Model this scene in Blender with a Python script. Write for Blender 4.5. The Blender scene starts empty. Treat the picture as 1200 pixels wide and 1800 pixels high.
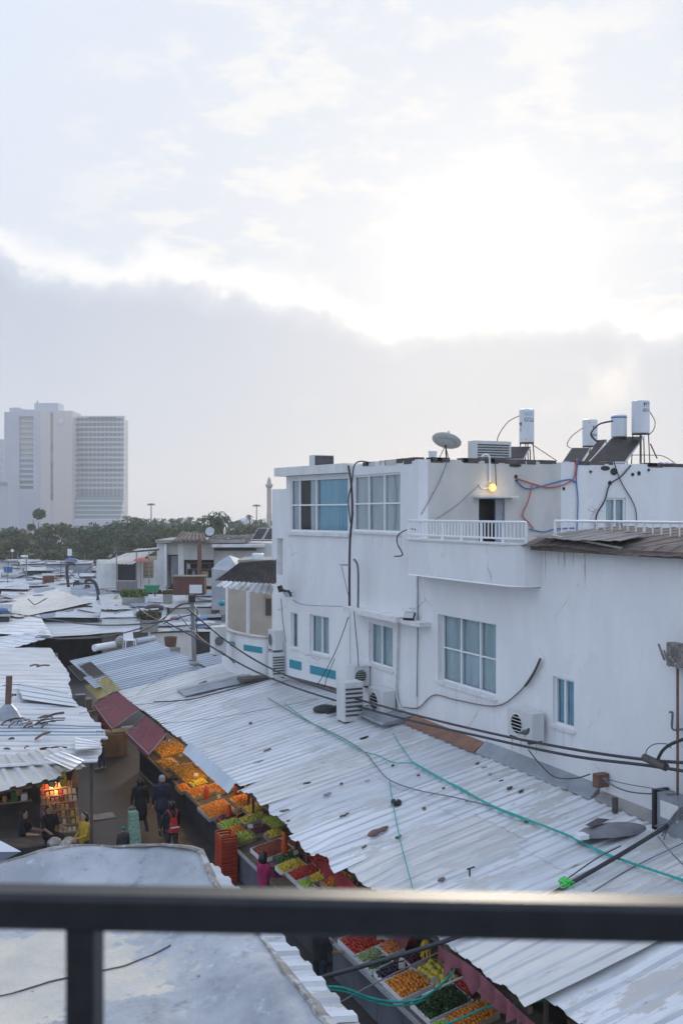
import bpy, bmesh, math, random
from mathutils import Vector, Matrix, noise
R = math.radians
random.seed(7)
sc = bpy.context.scene
COL = sc.collection
# ---------------------------------------------------------------- camera
# World axes: +X runs across the market alley (to the right), +Y along the alley (away), z = 0 is the alley paving.
H = 9.6                      # eye height of the roof terrace
F = 1750.0                   # focal length in photo pixels (35 mm lens)
TH = math.atan(800 / 1750)   # the lens looks this far to the right of the alley
FW = Vector((math.sin(TH), math.cos(TH), 0)); RT = Vector((math.cos(TH), -math.sin(TH), 0)); CAM = Vector((0, 0, H))
cd = bpy.data.cameras.new('camera'); cam = bpy.data.objects.new('camera', cd); COL.objects.link(cam)
cam.location = CAM; cam.rotation_euler = (R(90), 0, -TH)
cd.sensor_fit = 'VERTICAL'; cd.sensor_height = 36; cd.lens = 35; cd.clip_start = .05; cd.clip_end = 6000
cd.dof.use_dof = True; cd.dof.focus_distance = 24; cd.dof.aperture_fstop = 4.2
sc.camera = cam
# ---------------------------------------------------------------- light
SUN_EL, SUN_AZ = R(13.6), TH + R(8.4)
SUN = Vector((math.sin(SUN_AZ) * math.cos(SUN_EL), math.cos(SUN_AZ) * math.cos(SUN_EL), math.sin(SUN_EL)))
sc.view_settings.view_transform = 'Standard'; sc.view_settings.look = 'None'
sc.view_settings.exposure = 0.55; sc.view_settings.gamma = 1; sc.view_settings.use_curve_mapping = False
sl = bpy.data.lights.new('sun', 'SUN'); sl.energy = 1.4; sl.angle = R(14); sl.color = (1, .9, .76)
so = bpy.data.objects.new('sun', sl); COL.objects.link(so); so.rotation_euler = SUN.to_track_quat('Z', 'Y').to_euler()

def make_world():
    w = bpy.data.worlds.new('World'); sc.world = w; w.use_nodes = True
    t = w.node_tree; n = t.nodes; n.clear(); L = t.links.new
    def N(k, **a):
        x = n.new(k)
        for i, v in a.items(): setattr(x, i, v)
        return x
    def M(op, a, b=None, c=None):
        x = N('ShaderNodeMath', operation=op)
        for i, v in enumerate((a, b, c)):
            if v is None: continue
            if isinstance(v, (int, float)): x.inputs[i].default_value = v
            else: L(v, x.inputs[i])
        return x.outputs[0]
    def DOT(a, vec):
        x = N('ShaderNodeVectorMath', operation='DOT_PRODUCT'); L(a, x.inputs[0]); x.inputs[1].default_value = vec
        return x.outputs['Value']
    def MIX(f, a, b, bt='MIX'):
        x = N('ShaderNodeMix', data_type='RGBA', blend_type=bt)
        for s, v in ((0, f), (6, a), (7, b)):
            if isinstance(v, (int, float)): x.inputs[s].default_value = v
            elif isinstance(v, tuple): x.inputs[s].default_value = v + (1,)
            else: L(v, x.inputs[s])
        return x.outputs[2]
    def NOI(vec, scale, det, rough=.55):
        x = N('ShaderNodeTexNoise'); L(vec, x.inputs['Vector']); x.inputs['Scale'].default_value = scale
        x.inputs['Detail'].default_value = det; x.inputs['Roughness'].default_value = rough
        return x.outputs[0]
    def STEP(v, lo, hi, a=0., b=1.):
        x = N('ShaderNodeMapRange', interpolation_type='SMOOTHSTEP'); L(v, x.inputs[0])
        x.inputs[1].default_value = lo; x.inputs[2].default_value = hi; x.inputs[3].default_value = a; x.inputs[4].default_value = b
        return x.outputs[0]
    d = N('ShaderNodeTexCoord').outputs['Generated']
    z = DOT(d, (0, 0, 1))
    c = M('MAXIMUM', DOT(d, SUN), 0.)
    core = M('POWER', c, 480.); mid = M('POWER', c, 26.); wide = M('POWER', c, 3.0)
    # cloud deck coordinates: the view ray met with a flat layer overhead
    zz = M('ADD', M('MAXIMUM', z, 0.), .10)
    dv = N('ShaderNodeVectorMath', operation='SCALE'); L(d, dv.inputs[0]); L(M('DIVIDE', 1., zz), dv.inputs['Scale'])
    ofs = N('ShaderNodeVectorMath', operation='ADD'); L(dv.outputs[0], ofs.inputs[0]); ofs.inputs[1].default_value = (2.3, 4.1, 0); deck = ofs.outputs[0]
    puff = NOI(deck, 5.2, 10, .64); patch = NOI(deck, .8, 3)
    puffs = M('MULTIPLY', STEP(puff, .47, .60), M('MULTIPLY', STEP(patch, .36, .52), STEP(wide, .70, .90, .0, 1.)))
    # the high thin veil
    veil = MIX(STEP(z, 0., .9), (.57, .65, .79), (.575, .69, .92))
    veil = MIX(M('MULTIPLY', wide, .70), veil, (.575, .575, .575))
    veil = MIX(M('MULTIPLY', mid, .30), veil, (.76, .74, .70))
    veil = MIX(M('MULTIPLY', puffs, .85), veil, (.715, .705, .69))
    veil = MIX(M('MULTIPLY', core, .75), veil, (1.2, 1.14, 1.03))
    # the low grey-blue bank along the horizon
    n1 = NOI(d, 5.5, 8, .6); n2 = NOI(d, 14., 6, .6)
    edge = M('ADD', M('SUBTRACT', M('ADD', z, M('MULTIPLY', DOT(d, RT), .105)), .192), M('ADD', M('MULTIPLY', M('SUBTRACT', n1, .5), .10), M('MULTIPLY', M('SUBTRACT', n2, .5), .06)))
    bank = STEP(edge, -.022, .014, 1., 0.)
    rim = M('MULTIPLY', STEP(edge, -.006, .006), STEP(edge, .008, .04, 1., 0.))
    bc = MIX(STEP(z, 0., .2), (.49, .57, .685), (.30, .39, .565))
    bc = MIX(M('MULTIPLY', STEP(NOI(d, 4., 7, .6), .3, .7), .25), bc, (.54, .60, .72))
    bc = MIX(M('MULTIPLY', wide, .68), bc, (.545, .535, .53))
    hole = M('MULTIPLY', STEP(NOI(d, 6.3, 5), .58, .70), STEP(z, .05, .13))
    bc = MIX(M('MULTIPLY', hole, M('MULTIPLY', wide, .6)), bc, (.84, .79, .72))
    veil = MIX(M('MULTIPLY', rim, M('ADD', .3, M('MULTIPLY', wide, .5))), veil, (.86, .83, .79))
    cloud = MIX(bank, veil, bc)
    low = STEP(z, -.09, -.04)
    cloud = MIX(low, (.30, .32, .36), cloud)
    sky = N('ShaderNodeTexSky', sky_type='NISHITA'); sky.sun_disc = False
    sky.sun_elevation = SUN_EL; sky.sun_rotation = SUN_AZ; sky.air_density = 1.; sky.dust_density = 1.5; sky.ozone_density = 2.
    b1 = N('ShaderNodeBackground'); L(sky.outputs[0], b1.inputs[0]); b1.inputs[1].default_value = .05
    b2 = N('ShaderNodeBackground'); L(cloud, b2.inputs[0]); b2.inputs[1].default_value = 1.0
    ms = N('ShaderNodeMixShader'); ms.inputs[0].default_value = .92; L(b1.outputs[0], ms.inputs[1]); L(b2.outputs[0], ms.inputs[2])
    o = N('ShaderNodeOutputWorld'); L(ms.outputs[0], o.inputs[0])
make_world()

# ---------------------------------------------------------------- pixel helpers (photo 1200 x 1800, horizon at y = 900)
def ray(x, y): return FW + RT * ((x - 600) / F) + Vector((0, 0, -(y - 900) / F))
def onZ(x, y, z): d = ray(x, y); return CAM + d * ((z - H) / d.z)
def onV(x, y, v): d = ray(x, y); return CAM + d * (v / d.x)
def onU(x, y, u): d = ray(x, y); return CAM + d * (u / d.y)
def atD(x, y, D): return CAM + ray(x, y) * D
EV, EZ, WV, WZ = 7.94, 2.7, 13.2, 3.8           # market roof: eave and wall line
RS = (WZ - EZ) / (WV - EV)
def onRoof(x, y, off=0.):
    d = ray(x, y); t = (EZ - RS * EV + off - H) / (d.z - RS * d.x); return CAM + d * t
def V(*a): return Vector(a)
def lerp(a, b, t): return a + (b - a) * t

# ---------------------------------------------------------------- materials
MATS = {}
def mat(name, col, col2=None, scale=3., stretch=(1, 1, 1), rough=.6, metal=0., bump=.0, bscale=30., stain=None, sthr=(.58, .72), sscale=2., sstretch=(1, 1, 1), emit=None, estr=0., trans=0., alpha=1., spec=.5, cracks=0.):
    if name in MATS: return MATS[name]
    m = bpy.data.materials.new(name); m.use_nodes = True; t = m.node_tree; n = t.nodes; L = t.links.new
    p = n['Principled BSDF']; p.inputs['Roughness'].default_value = rough; p.inputs['Metallic'].default_value = metal
    p.inputs['Specular IOR Level'].default_value = spec
    p.inputs['Base Color'].default_value = tuple(col) + (1,)
    if trans: p.inputs['Transmission Weight'].default_value = trans
    if alpha < 1: p.inputs['Alpha'].default_value = alpha
    if emit: p.inputs['Emission Color'].default_value = tuple(emit) + (1,); p.inputs['Emission Strength'].default_value = estr
    pos = n.new('ShaderNodeNewGeometry').outputs['Position']
    def noi(st, s, det=6, ro=.6):
        mp = n.new('ShaderNodeMapping'); L(pos, mp.inputs[0]); mp.inputs['Scale'].default_value = st
        x = n.new('ShaderNodeTexNoise'); L(mp.outputs[0], x.inputs[0]); x.inputs['Scale'].default_value = s
        x.inputs['Detail'].default_value = det; x.inputs['Roughness'].default_value = ro
        return x.outputs[0]
    def mr(v, lo, hi):
        x = n.new('ShaderNodeMapRange'); x.interpolation_type = 'SMOOTHSTEP'; L(v, x.inputs[0]); x.inputs[1].default_value = lo; x.inputs[2].default_value = hi
        return x.outputs[0]
    def mix(f, a, b):
        x = n.new('ShaderNodeMix'); x.data_type = 'RGBA'; L(f, x.inputs[0])
        for s, v in ((6, a), (7, b)):
            if isinstance(v, tuple): x.inputs[s].default_value = v + (1,)
            else: L(v, x.inputs[s])
        return x.outputs[2]
    c = None
    def crack(sc_, w, cm):
        vv = n.new('ShaderNodeTexVoronoi'); vv.feature = 'DISTANCE_TO_EDGE'; vv.inputs['Scale'].default_value = sc_
        av = n.new('ShaderNodeMix'); av.data_type = 'VECTOR'; av.inputs[0].default_value = .22; L(pos, av.inputs[4])
        nz = n.new('ShaderNodeTexNoise'); L(pos, nz.inputs[0]); nz.inputs['Scale'].default_value = 2.5; nz.inputs['Detail'].default_value = 8; L(nz.outputs[1], av.inputs[5]); L(av.outputs[1], vv.inputs['Vector'])
        k = n.new('ShaderNodeMath'); k.operation = 'LESS_THAN'; L(vv.outputs[0], k.inputs[0]); k.inputs[1].default_value = w
        k2 = n.new('ShaderNodeMath'); k2.operation = 'MULTIPLY'; L(k.outputs[0], k2.inputs[0]); L(mr(noi((1, 1, 1), .6, 3), .52, .62), k2.inputs[1]); return k2.outputs[0]
    if col2 is not None: c = mix(mr(noi(stretch, scale), .35, .65), tuple(col), tuple(col2))
    if stain:
        for sp in (stain if isinstance(stain, list) else [(stain, sthr, sscale, sstretch)]):
            c = mix(mr(noi(sp[3], sp[2], 8, .68), *sp[1]), c if c is not None else tuple(col), tuple(sp[0]))
    if cracks: c = mix(crack(cracks, .005, None), c, (.47, .47, .47))
    if c is not None: L(c, p.inputs['Base Color'])
    if bump:
        b = n.new('ShaderNodeBump'); b.inputs['Strength'].default_value = bump; b.inputs['Distance'].default_value = .02
        L(noi((1, 1, 1), bscale, 5), b.inputs['Height']); L(b.outputs[0], p.inputs['Normal'])
    MATS[name] = m; return m

# ---------------------------------------------------------------- mesh collector
class MB:
    def __init__(s): s.v = []; s.f = []; s.mi = []; s.cur = 0
    def add(s, vs, fs, mi=None):
        o = len(s.v); s.v += [tuple(x) for x in vs]; s.f += [tuple(i + o for i in f) for f in fs]
        s.mi += [s.cur if mi is None else mi] * len(fs); return s
    def quad(s, a, b, c, d, mi=None): return s.add((a, b, c, d), ((0, 1, 2, 3),), mi)
    def box(s, p0, p1, mi=None, M=None, bev=0.):
        x0, y0, z0 = p0; x1, y1, z1 = p1
        if bev:
            b = min(bev, (x1 - x0) * .45, (y1 - y0) * .45); vs = []
            for zz in (z0, z1):
                vs += [(x0 + b, y0, zz), (x1 - b, y0, zz), (x1, y0 + b, zz), (x1, y1 - b, zz), (x1 - b, y1, zz), (x0 + b, y1, zz), (x0, y1 - b, zz), (x0, y0 + b, zz)]
            fs = [tuple(range(7, -1, -1)), tuple(range(8, 16))] + [(i, (i + 1) % 8, (i + 1) % 8 + 8, i + 8) for i in range(8)]
        else:
            vs = [(x0, y0, z0), (x1, y0, z0), (x1, y1, z0), (x0, y1, z0), (x0, y0, z1), (x1, y0, z1), (x1, y1, z1), (x0, y1, z1)]
            fs = [(3, 2, 1, 0), (4, 5, 6, 7), (0, 1, 5, 4), (1, 2, 6, 5), (2, 3, 7, 6), (3, 0, 4, 7)]
        if M is not None: vs = [M @ Vector(x) for x in vs]
        return s.add(vs, fs, mi)
    def hexa(s, b, t, mi=None):   # 4 bottom and 4 top corners
        return s.add(list(b) + list(t), [(3, 2, 1, 0), (4, 5, 6, 7), (0, 1, 5, 4), (1, 2, 6, 5), (2, 3, 7, 6), (3, 0, 4, 7)], mi)
    def tube(s, pts, r, n=6, mi=None, cap=True):
        pts = [Vector(p) for p in pts]; k = len(pts); rs = r if isinstance(r, (list, tuple)) else [r] * k
        vs = []; fs = []; up = None
        for i, p in enumerate(pts):
            d = (pts[min(i + 1, k - 1)] - pts[max(i - 1, 0)])
            d = d.normalized() if d.length > 1e-9 else Vector((0, 0, 1))
            if up is None: up = d.orthogonal().normalized()
            up = (up - d * up.dot(d)); up = up.normalized() if up.length > 1e-6 else d.orthogonal().normalized()
            w = d.cross(up)
            for j in range(n):
                a = 2 * math.pi * j / n; vs.append(p + (up * math.cos(a) + w * math.sin(a)) * rs[i])
        for i in range(k - 1):
            for j in range(n): fs.append((i * n + j, i * n + (j + 1) % n, (i + 1) * n + (j + 1) % n, (i + 1) * n + j))
        if cap: fs += [tuple(range(n - 1, -1, -1)), tuple((k - 1) * n + j for j in range(n))]
        return s.add(vs, fs, mi)
    def lathe(s, prof, n=20, c=(0, 0, 0), M=None, mi=None):   # prof: list of (r, z)
        vs = []; fs = []; k = len(prof)
        for r, z in prof:
            for j in range(n):
                a = 2 * math.pi * j / n; p = Vector((r * math.cos(a), r * math.sin(a), z)); vs.append((M @ p if M is not None else p) + Vector(c))
        for i in range(k - 1):
            for j in range(n): fs.append((i * n + j, i * n + (j + 1) % n, (i + 1) * n + (j + 1) % n, (i + 1) * n + j))
        fs += [tuple(range(n - 1, -1, -1)), tuple((k - 1) * n + j for j in range(n))]
        return s.add(vs, fs, mi)
    def ball(s, c, r, sx=1, sy=1, sz=1, seg=8, rings=5, mi=None, M=None):
        vs = [(0, 0, -r * sz)]; fs = []
        for i in range(1, rings):
            a = -math.pi / 2 + math.pi * i / rings
            for j in range(seg):
                b = 2 * math.pi * j / seg; vs.append((r * sx * math.cos(a) * math.cos(b), r * sy * math.cos(a) * math.sin(b), r * sz * math.sin(a)))
        vs.append((0, 0, r * sz)); T = len(vs) - 1
        for j in range(seg):
            fs.append((0, 1 + (j + 1) % seg, 1 + j)); fs.append((T, T - seg + j, T - seg + (j + 1) % seg))
            for i in range(rings - 2): fs.append((1 + i * seg + j, 1 + i * seg + (j + 1) % seg, 1 + (i + 1) * seg + (j + 1) % seg, 1 + (i + 1) * seg + j))
        c = Vector(c); vs = [(M @ Vector(x) if M is not None else Vector(x)) + c for x in vs]
        return s.add(vs, fs, mi)
    def build(s, name, mats, parent=None, smooth=False, label=None, cat=None, group=None, kind=None, origin=None):
        me = bpy.data.meshes.new(name)
        if parent is not None: og = OR[parent.name]
        elif origin is not None: og = Vector(origin)
        else:
            xs = [v[0] for v in s.v]; ys = [v[1] for v in s.v]; zs = [v[2] for v in s.v]
            og = Vector(((min(xs) + max(xs)) / 2, (min(ys) + max(ys)) / 2, min(zs)))
        me.from_pydata([(v[0] - og.x, v[1] - og.y, v[2] - og.z) for v in s.v], [], s.f)
        ms = mats if isinstance(mats, (list, tuple)) else [mats]
        for m in ms: me.materials.append(m)
        if len(ms) > 1: me.polygons.foreach_set('material_index', s.mi)
        if smooth: me.polygons.foreach_set('use_smooth', [True] * len(s.f))
        me.update()
        o = bpy.data.objects.new(name, me); COL.objects.link(o)
        if parent is not None: o.parent = parent
        else: o.location = og
        OR[o.name] = og
        tag(o, label, cat, group, kind); return o
OR = {}
def tag(o, label=None, cat=None, group=None, kind=None):
    if label: o['label'] = label
    if cat: o['category'] = cat
    if group: o['group'] = group
    if kind: o['kind'] = kind
    return o
def thing(name, label, cat, loc=(0, 0, 0), group=None):
    o = bpy.data.objects.new(name, None); COL.objects.link(o); o.location = loc; o.empty_display_size = .2
    OR[o.name] = Vector(loc); return tag(o, label, cat, group)
def copy_tree(o, parent=None, label=None, loc=None, rotz=None):
    c = o.copy(); COL.objects.link(c); c.parent = parent; OR[c.name] = OR[o.name].copy()
    if label: c['label'] = label
    if loc is not None: c.location = loc
    if rotz is not None: c.rotation_euler.z = rotz
    for ch in list(o.children): copy_tree(ch, c)
    return c
def spline(pts, n=8):
    pts = [Vector(p) for p in pts]; out = []
    for i in range(len(pts) - 1):
        p0 = pts[max(i - 1, 0)]; p1 = pts[i]; p2 = pts[i + 1]; p3 = pts[min(i + 2, len(pts) - 1)]
        for k in range(n):
            t = k / n
            out.append(.5 * ((2 * p1) + (p2 - p0) * t + (2 * p0 - 5 * p1 + 4 * p2 - p3) * t * t + (3 * p1 - p0 - 3 * p2 + p3) * t ** 3))
    out.append(pts[-1]); return out
def cable(name, label, pts, r, m, cat='cable', n=6, group=None, seg=8, parent=None):
    b = MB(); b.tube(spline(pts, seg), r, n); return b.build(name, m, parent, True, label, cat, group)

PROF = [(0., 0.), (.52, 0.), (.62, 1.), (.90, 1.)]
def sheet(mb, c00, c10, c11, c01, ribs=5, amp=.035, rows=8, wob=.015, jag=.0, seed=0, curl=None, sine=False, mi=None):
    """Ribbed metal sheet over a four-cornered patch: ribs run from edge c00-c10 to edge c01-c11 (thin metal, real thickness 3 mm)."""
    c00, c10, c11, c01 = map(Vector, (c00, c10, c11, c01))
    nrm = (c10 - c00).cross(c01 - c00).normalized()
    if nrm.z < 0: nrm = -nrm
    prof = [(k / 6., .5 - .5 * math.cos(2 * math.pi * k / 6)) for k in range(6)] if sine else PROF
    cols = [(min((i + o) / ribs, 1.), h) for i in range(ribs) for o, h in prof] + [(1., 0.)]
    vs = []; k = len(cols)
    for r in range(rows + 1):
        t = r / rows
        for ci, (s, h) in enumerate(cols):
            tt = t
            if jag and r == 0: tt = -jag * (noise.noise(Vector((int(s * ribs * .999) * 1.7, seed * 3.1, 0))) * .5 + .5) + .0
            a = c00.lerp(c10, s); b = c01.lerp(c11, s); p = a.lerp(b, tt)
            w = noise.noise(Vector((p.x * .55 + seed, p.y * .55, seed * .37))) * wob + noise.noise(Vector((p.x * 1.7, p.y * 1.7 + seed, 3.))) * wob * .4
            p = p + nrm * (h * amp + w)
            if curl: p = p + curl(s, t)
            vs.append(p)
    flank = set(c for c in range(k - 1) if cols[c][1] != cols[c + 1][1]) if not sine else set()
    n0 = len(vs); vs += [v - nrm * .004 for v in vs]
    fs = []; fl = []
    for r in range(rows):
        for c in range(k - 1):
            a = r * k + c; q = (a, a + 1, a + k + 1, a + k); (fl if c in flank else fs).append(q); fs.append(tuple(i + n0 for i in reversed(q)))
    for c in range(k - 1):
        for a in (c, rows * k + c): fs.append((a, a + n0, a + n0 + 1, a + 1))
    for r in range(rows):
        for a in (r * k, r * k + k - 1): fs.append((a, a + n0, a + n0 + k, a + k))
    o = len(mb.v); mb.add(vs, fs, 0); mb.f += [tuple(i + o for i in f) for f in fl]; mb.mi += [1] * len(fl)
    return mb
# ---------------------------------------------------------------- material library
WALL = mat('white_plaster', (.80, .80, .80), (.74, .74, .745), 1.2, (1, 1, .35), .85, 0, .3, 22., stain=[((.75, .75, .755), (.53, .56), .75, (1, 1, .8)), ((.63, .61, .58), (.60, .84), 2.2, (2.2, 2.2, .22)), ((.64, .61, .57), (.64, .80), .8, (1, 1, 1)), ((.40, .36, .31), (.70, .80), 4.5, (2.5, 2.5, .16)), ((.46, .45, .44), (.70, .74), 9., (1, 1, .8))], cracks=.55)
WALLG = mat('grey_plaster', (.60, .585, .55), (.52, .51, .48), 1.6, (1, 1, .5), .9, 0, .3, 25., stain=[((.26, .26, .25), (.64, .8), 2.5, (1, 1, .3))])
WALLC = mat('cream_plaster', (.52, .49, .44), (.42, .40, .37), 1.4, (1, 1, .6), .9, 0, .3, 20., stain=[((.24, .22, .2), (.6, .78), 1.6, (1, 1, .4))])
WALLP = mat('patched_plaster', (.76, .76, .74), (.66, .66, .64), 2.6, (1, 1, .6), .9, 0, .3, 25., stain=[((.38, .37, .36), (.62, .76), 3., (1, 1, .3))])
SHW = [mat('white_roof_sheet_%s' % s, c, c2, 1.1, (.35, 1.2, 1), .42, .15, .1, 60., stain=[((.48, .48, .48), (.48, .70), 1.3, (.22, 1.8, 1)), ((.36, .28, .23), (.62, .76), 2.4, (.45, 2., 1)), ((.55, .53, .50), (.55, .58), .7, (.6, 1.4, 1)), ((.26, .18, .13), (.70, .76), 7., (.6, 1.6, 1)), ((.20, .18, .17), (.735, .76), 22., (1, 1, 1))])
       for s, c, c2 in (('clean', (.74, .75, .76), (.64, .66, .69)), ('dull', (.66, .67, .69), (.56, .58, .62)), ('warm', (.74, .71, .66), (.63, .62, .60)), ('pale', (.80, .80, .81), (.70, .72, .74)), ('dirty', (.58, .60, .63), (.42, .45, .49)))]
SHB = [mat('blue_grey_roof_sheet_%s' % s, c, c2, 1.2, (.3, 1.3, 1), .45, .2, .1, 60., stain=[((.22, .2, .2), (.66, .8), 2.6, (.5, 1.6, 1))])
       for s, c, c2 in (('mid', (.36, .43, .52), (.29, .35, .43)), ('light', (.52, .58, .64), (.43, .49, .55)))]
SHC = [mat('cream_roof_sheet_%s' % s, c, c2, 1.2, (.5, 1., 1), .5, .1, .1, 60., stain=[((.26, .22, .18), (.62, .78), 2.4, (.6, 1.4, 1))])
       for s, c, c2 in (('pale', (.66, .61, .53), (.55, .52, .47)), ('old', (.46, .42, .37), (.31, .29, .27)))]
GROOVE = mat('rib_grime_shade', (.62, .63, .65), (.46, .47, .48), 1.4, (.5, 1.5, 1), .6, .1, stain=[((.24, .17, .13), (.6, .72), 3., (.5, 2., 1))])  # rib flanks: grime, plus painted shade for rib contrast lost in soft light
GROOVED = mat('rib_grime_shade_dark', (.30, .34, .39), (.20, .23, .27), 1.4, (.5, 1.5, 1), .6, .1)  # same grime and painted flank shade, for the darker sheets
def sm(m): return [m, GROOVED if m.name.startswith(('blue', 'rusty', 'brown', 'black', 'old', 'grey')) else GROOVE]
RUST = mat('rusty_sheet', (.16, .12, .10), (.09, .075, .07), 2., (1, 1, 1), .75, .2, .3, 40., stain=[((.25, .13, .07), (.55, .72), 2.2, (1, 1, 1))])
TERRA = mat('rust_flashing', (.30, .15, .09), (.20, .11, .08), 3., (1, 1, 1), .8, 0, .2, 40.)
FLASH = mat('grey_flashing', (.33, .36, .40), (.26, .28, .31), 1.8, (1, 1, 1), .5, .3, .15, 30., stain=[((.16, .15, .15), (.6, .76), 2.2, (1, 1, 1))])
RAILM = mat('dark_painted_steel', (.010, .011, .015), (.015, .016, .02), 30., (1, 1, 1), .42, .0, .05, 200., spec=.35)
PAINTW = mat('white_paint', (.78, .79, .80), (.72, .73, .75), 5., (1, 1, 1), .45)
UPVC = mat('window_frame_white', (.80, .81, .82), None, rough=.4)
CURT = mat('teal_curtain', (.70, .83, .86), (.56, .71, .76), 3., (1, 1, .2), .9)
CURTB = mat('bright_blue_curtain', (.46, .76, .87), (.36, .66, .80), 3., (1, 1, .2), .9)
CURTW = mat('pale_curtain', (.80, .87, .89), (.70, .79, .83), 3., (1, 1, .2), .9)
DARKIN = mat('dark_room', (.05, .048, .045), (.035, .033, .03), 2.)
BLACK = mat('black_rubber', (.018, .018, .02), None, rough=.55)
BLACKC = mat('black_cable_sheath', (.022, .024, .03), (.035, .037, .044), 8., rough=.5)
GREYC = mat('grey_cable_sheath', (.16, .17, .19), (.11, .12, .14), 8., rough=.6)
WHITEC = mat('white_cable_sheath', (.62, .63, .64), (.5, .5, .5), 8., rough=.6)
GREENR = mat('green_rope', (.02, .30, .25), (.03, .40, .34), 14., rough=.8)
LIME = mat('lime_twine', (.06, .55, .08), (.10, .70, .12), 14., rough=.7)
REDP = mat('red_pipe_plastic', (.50, .10, .07), None, rough=.5)
BLUEP = mat('blue_pipe_plastic', (.05, .16, .38), None, rough=.5)
STEEL = mat('galvanised_steel', (.34, .35, .37), (.25, .26, .28), 6., rough=.45, metal=.6)
DSTEEL = mat('dark_steel', (.06, .06, .065), (.10, .085, .075), 5., rough=.6, metal=.3)
RUSTP = mat('rusty_pipe', (.20, .10, .07), (.13, .08, .065), 6., rough=.8, metal=.1)
ACW = mat('air_conditioner_white', (.66, .67, .67), (.58, .59, .58), 2., (1, 1, .4), .5, stain=[((.34, .31, .26), (.62, .78), 3., (1, 1, .5))])
ACG = mat('air_conditioner_grille', (.05, .055, .06), (.09, .09, .1), 8., rough=.6)
TANK = mat('tank_white', (.74, .76, .78), (.66, .69, .72), 2., (1, 1, .3), .4, stain=[((.45, .43, .4), (.66, .8), 3., (1, 1, .4))])
PANEL = mat('solar_collector', (.035, .028, .028), (.06, .046, .042), 2.5, (1, 1, 1), .6, .0, spec=.2)
ALU = mat('aluminium_trim', (.62, .63, .65), None, rough=.4, metal=.7)
DISH = mat('dish_grey', (.60, .60, .58), (.50, .51, .50), 3., rough=.6)
TEAL = mat('teal_tile', (.02, .30, .36), (.03, .24, .31), 12., rough=.4)
WOOD = mat('old_wood', (.17, .13, .10), (.10, .08, .07), 4., (1, 1, .3), .8, 0, .3, 40.)
WOODL = mat('pale_wood', (.38, .29, .19), (.28, .21, .14), 4., (1, 1, .3), .8)
CARD = mat('cardboard', (.42, .32, .22), (.35, .26, .17), 5., rough=.9)
CONC = mat('concrete', (.34, .33, .31), (.26, .25, .24), 2., rough=.9, bump=.3, bscale=30.)
BROWNP = mat('brown_board', (.15, .05, .035), (.10, .04, .03), 2., rough=.6)
REDC = mat('red_awning_canvas', (.22, .045, .055), (.16, .036, .045), 3., rough=.75)
REDD = mat('red_cloth', (.30, .02, .025), (.22, .02, .025), 5., rough=.85)
PINKC = mat('dusty_pink_cloth', (.30, .10, .125), (.22, .075, .095), 5., rough=.85)
YELC = mat('yellow_awning_canvas', (.55, .40, .10), (.40, .36, .18), 1.4, rough=.75, stain=[((.22, .24, .18), (.5, .7), 1.1, (1, 1, 1))])
BRNC = mat('brown_awning_canvas', (.10, .075, .07), (.07, .055, .05), 3., rough=.8)
CRATER = mat('red_crate_plastic', (.45, .055, .025), (.38, .05, .025), 4., rough=.5)
CRATEO = mat('orange_red_plastic', (.62, .10, .03), None, rough=.4)
CRATEG = mat('grey_crate_plastic', (.42, .44, .47), (.34, .36, .38), 4., rough=.5)
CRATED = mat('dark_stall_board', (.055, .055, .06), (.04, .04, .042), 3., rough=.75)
STALLG = mat('grey_stall_board', (.13, .145, .17), (.09, .10, .12), 2., rough=.7)
ALLEY = mat('alley_paving', (.062, .052, .049), (.042, .036, .035), 1.3, (1, 1, 1), .50, 0, .35, 14., stain=[((.045, .04, .04), (.55, .7), .8, (1, 1, 1))])
GROUND = mat('dusty_ground', (.16, .15, .14), (.11, .11, .105), .05, rough=.95)
GRASSM = mat('park_grass', (.07, .09, .045), (.05, .07, .035), .05, rough=.95)
GLASS = None
def glass():
    m = bpy.data.materials.new('window_glass'); m.use_nodes = True; t = m.node_tree; n = t.nodes; n.clear(); L = t.links.new
    tr = n.new('ShaderNodeBsdfTransparent'); tr.inputs[0].default_value = (.94, .97, .98, 1)
    gl = n.new('ShaderNodeBsdfGlossy'); gl.inputs['Roughness'].default_value = .04
    fr = n.new('ShaderNodeFresnel'); fr.inputs[0].default_value = 1.5
    mx = n.new('ShaderNodeMixShader'); L(fr.outputs[0], mx.inputs[0]); L(tr.outputs[0], mx.inputs[1]); L(gl.outputs[0], mx.inputs[2])
    o = n.new('ShaderNodeOutputMaterial'); L(mx.outputs[0], o.inputs[0]); return m
GLASS = glass()
# ================================================================ SETTING
def gz(D): return 0. if D < 260 else -(D - 260) * .06      # the land falls to the shore behind the park
def gsheet(name, m, x0, x1, rows, dz):
    b = MB(); vs = []
    for D_ in rows:
        for x in (x0, x1): q = CAM + RT * x + FW * D_; vs.append((q.x, q.y, gz(D_) + dz))
    b.add(vs, [(2 * i, 2 * i + 1, 2 * i + 3, 2 * i + 2) for i in range(len(rows) - 1)]); b.build(name, m, kind='structure', origin=(0, 0, 0))
gsheet('ground', GROUND, -2500, 2500, (-300, 260, 1200), 0.)
b = MB()
pts = []
for j in range(41):
    for i in range(9): pts.append((4.2 + 4.6 * i / 8, 3 + 62 * j / 40, .012 + .012 * noise.noise(Vector((i * .9, j * .7, 0)))))
b.add(pts, [(j * 9 + i, j * 9 + i + 1, j * 9 + i + 10, j * 9 + i + 9) for j in range(40) for i in range(8)])
b.build('alley', ALLEY, kind='structure', origin=(0, 0, 0), smooth=True)
gsheet('park_lawn', GRASSM, -500, 500, (142, 260, 560), .006)

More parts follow.
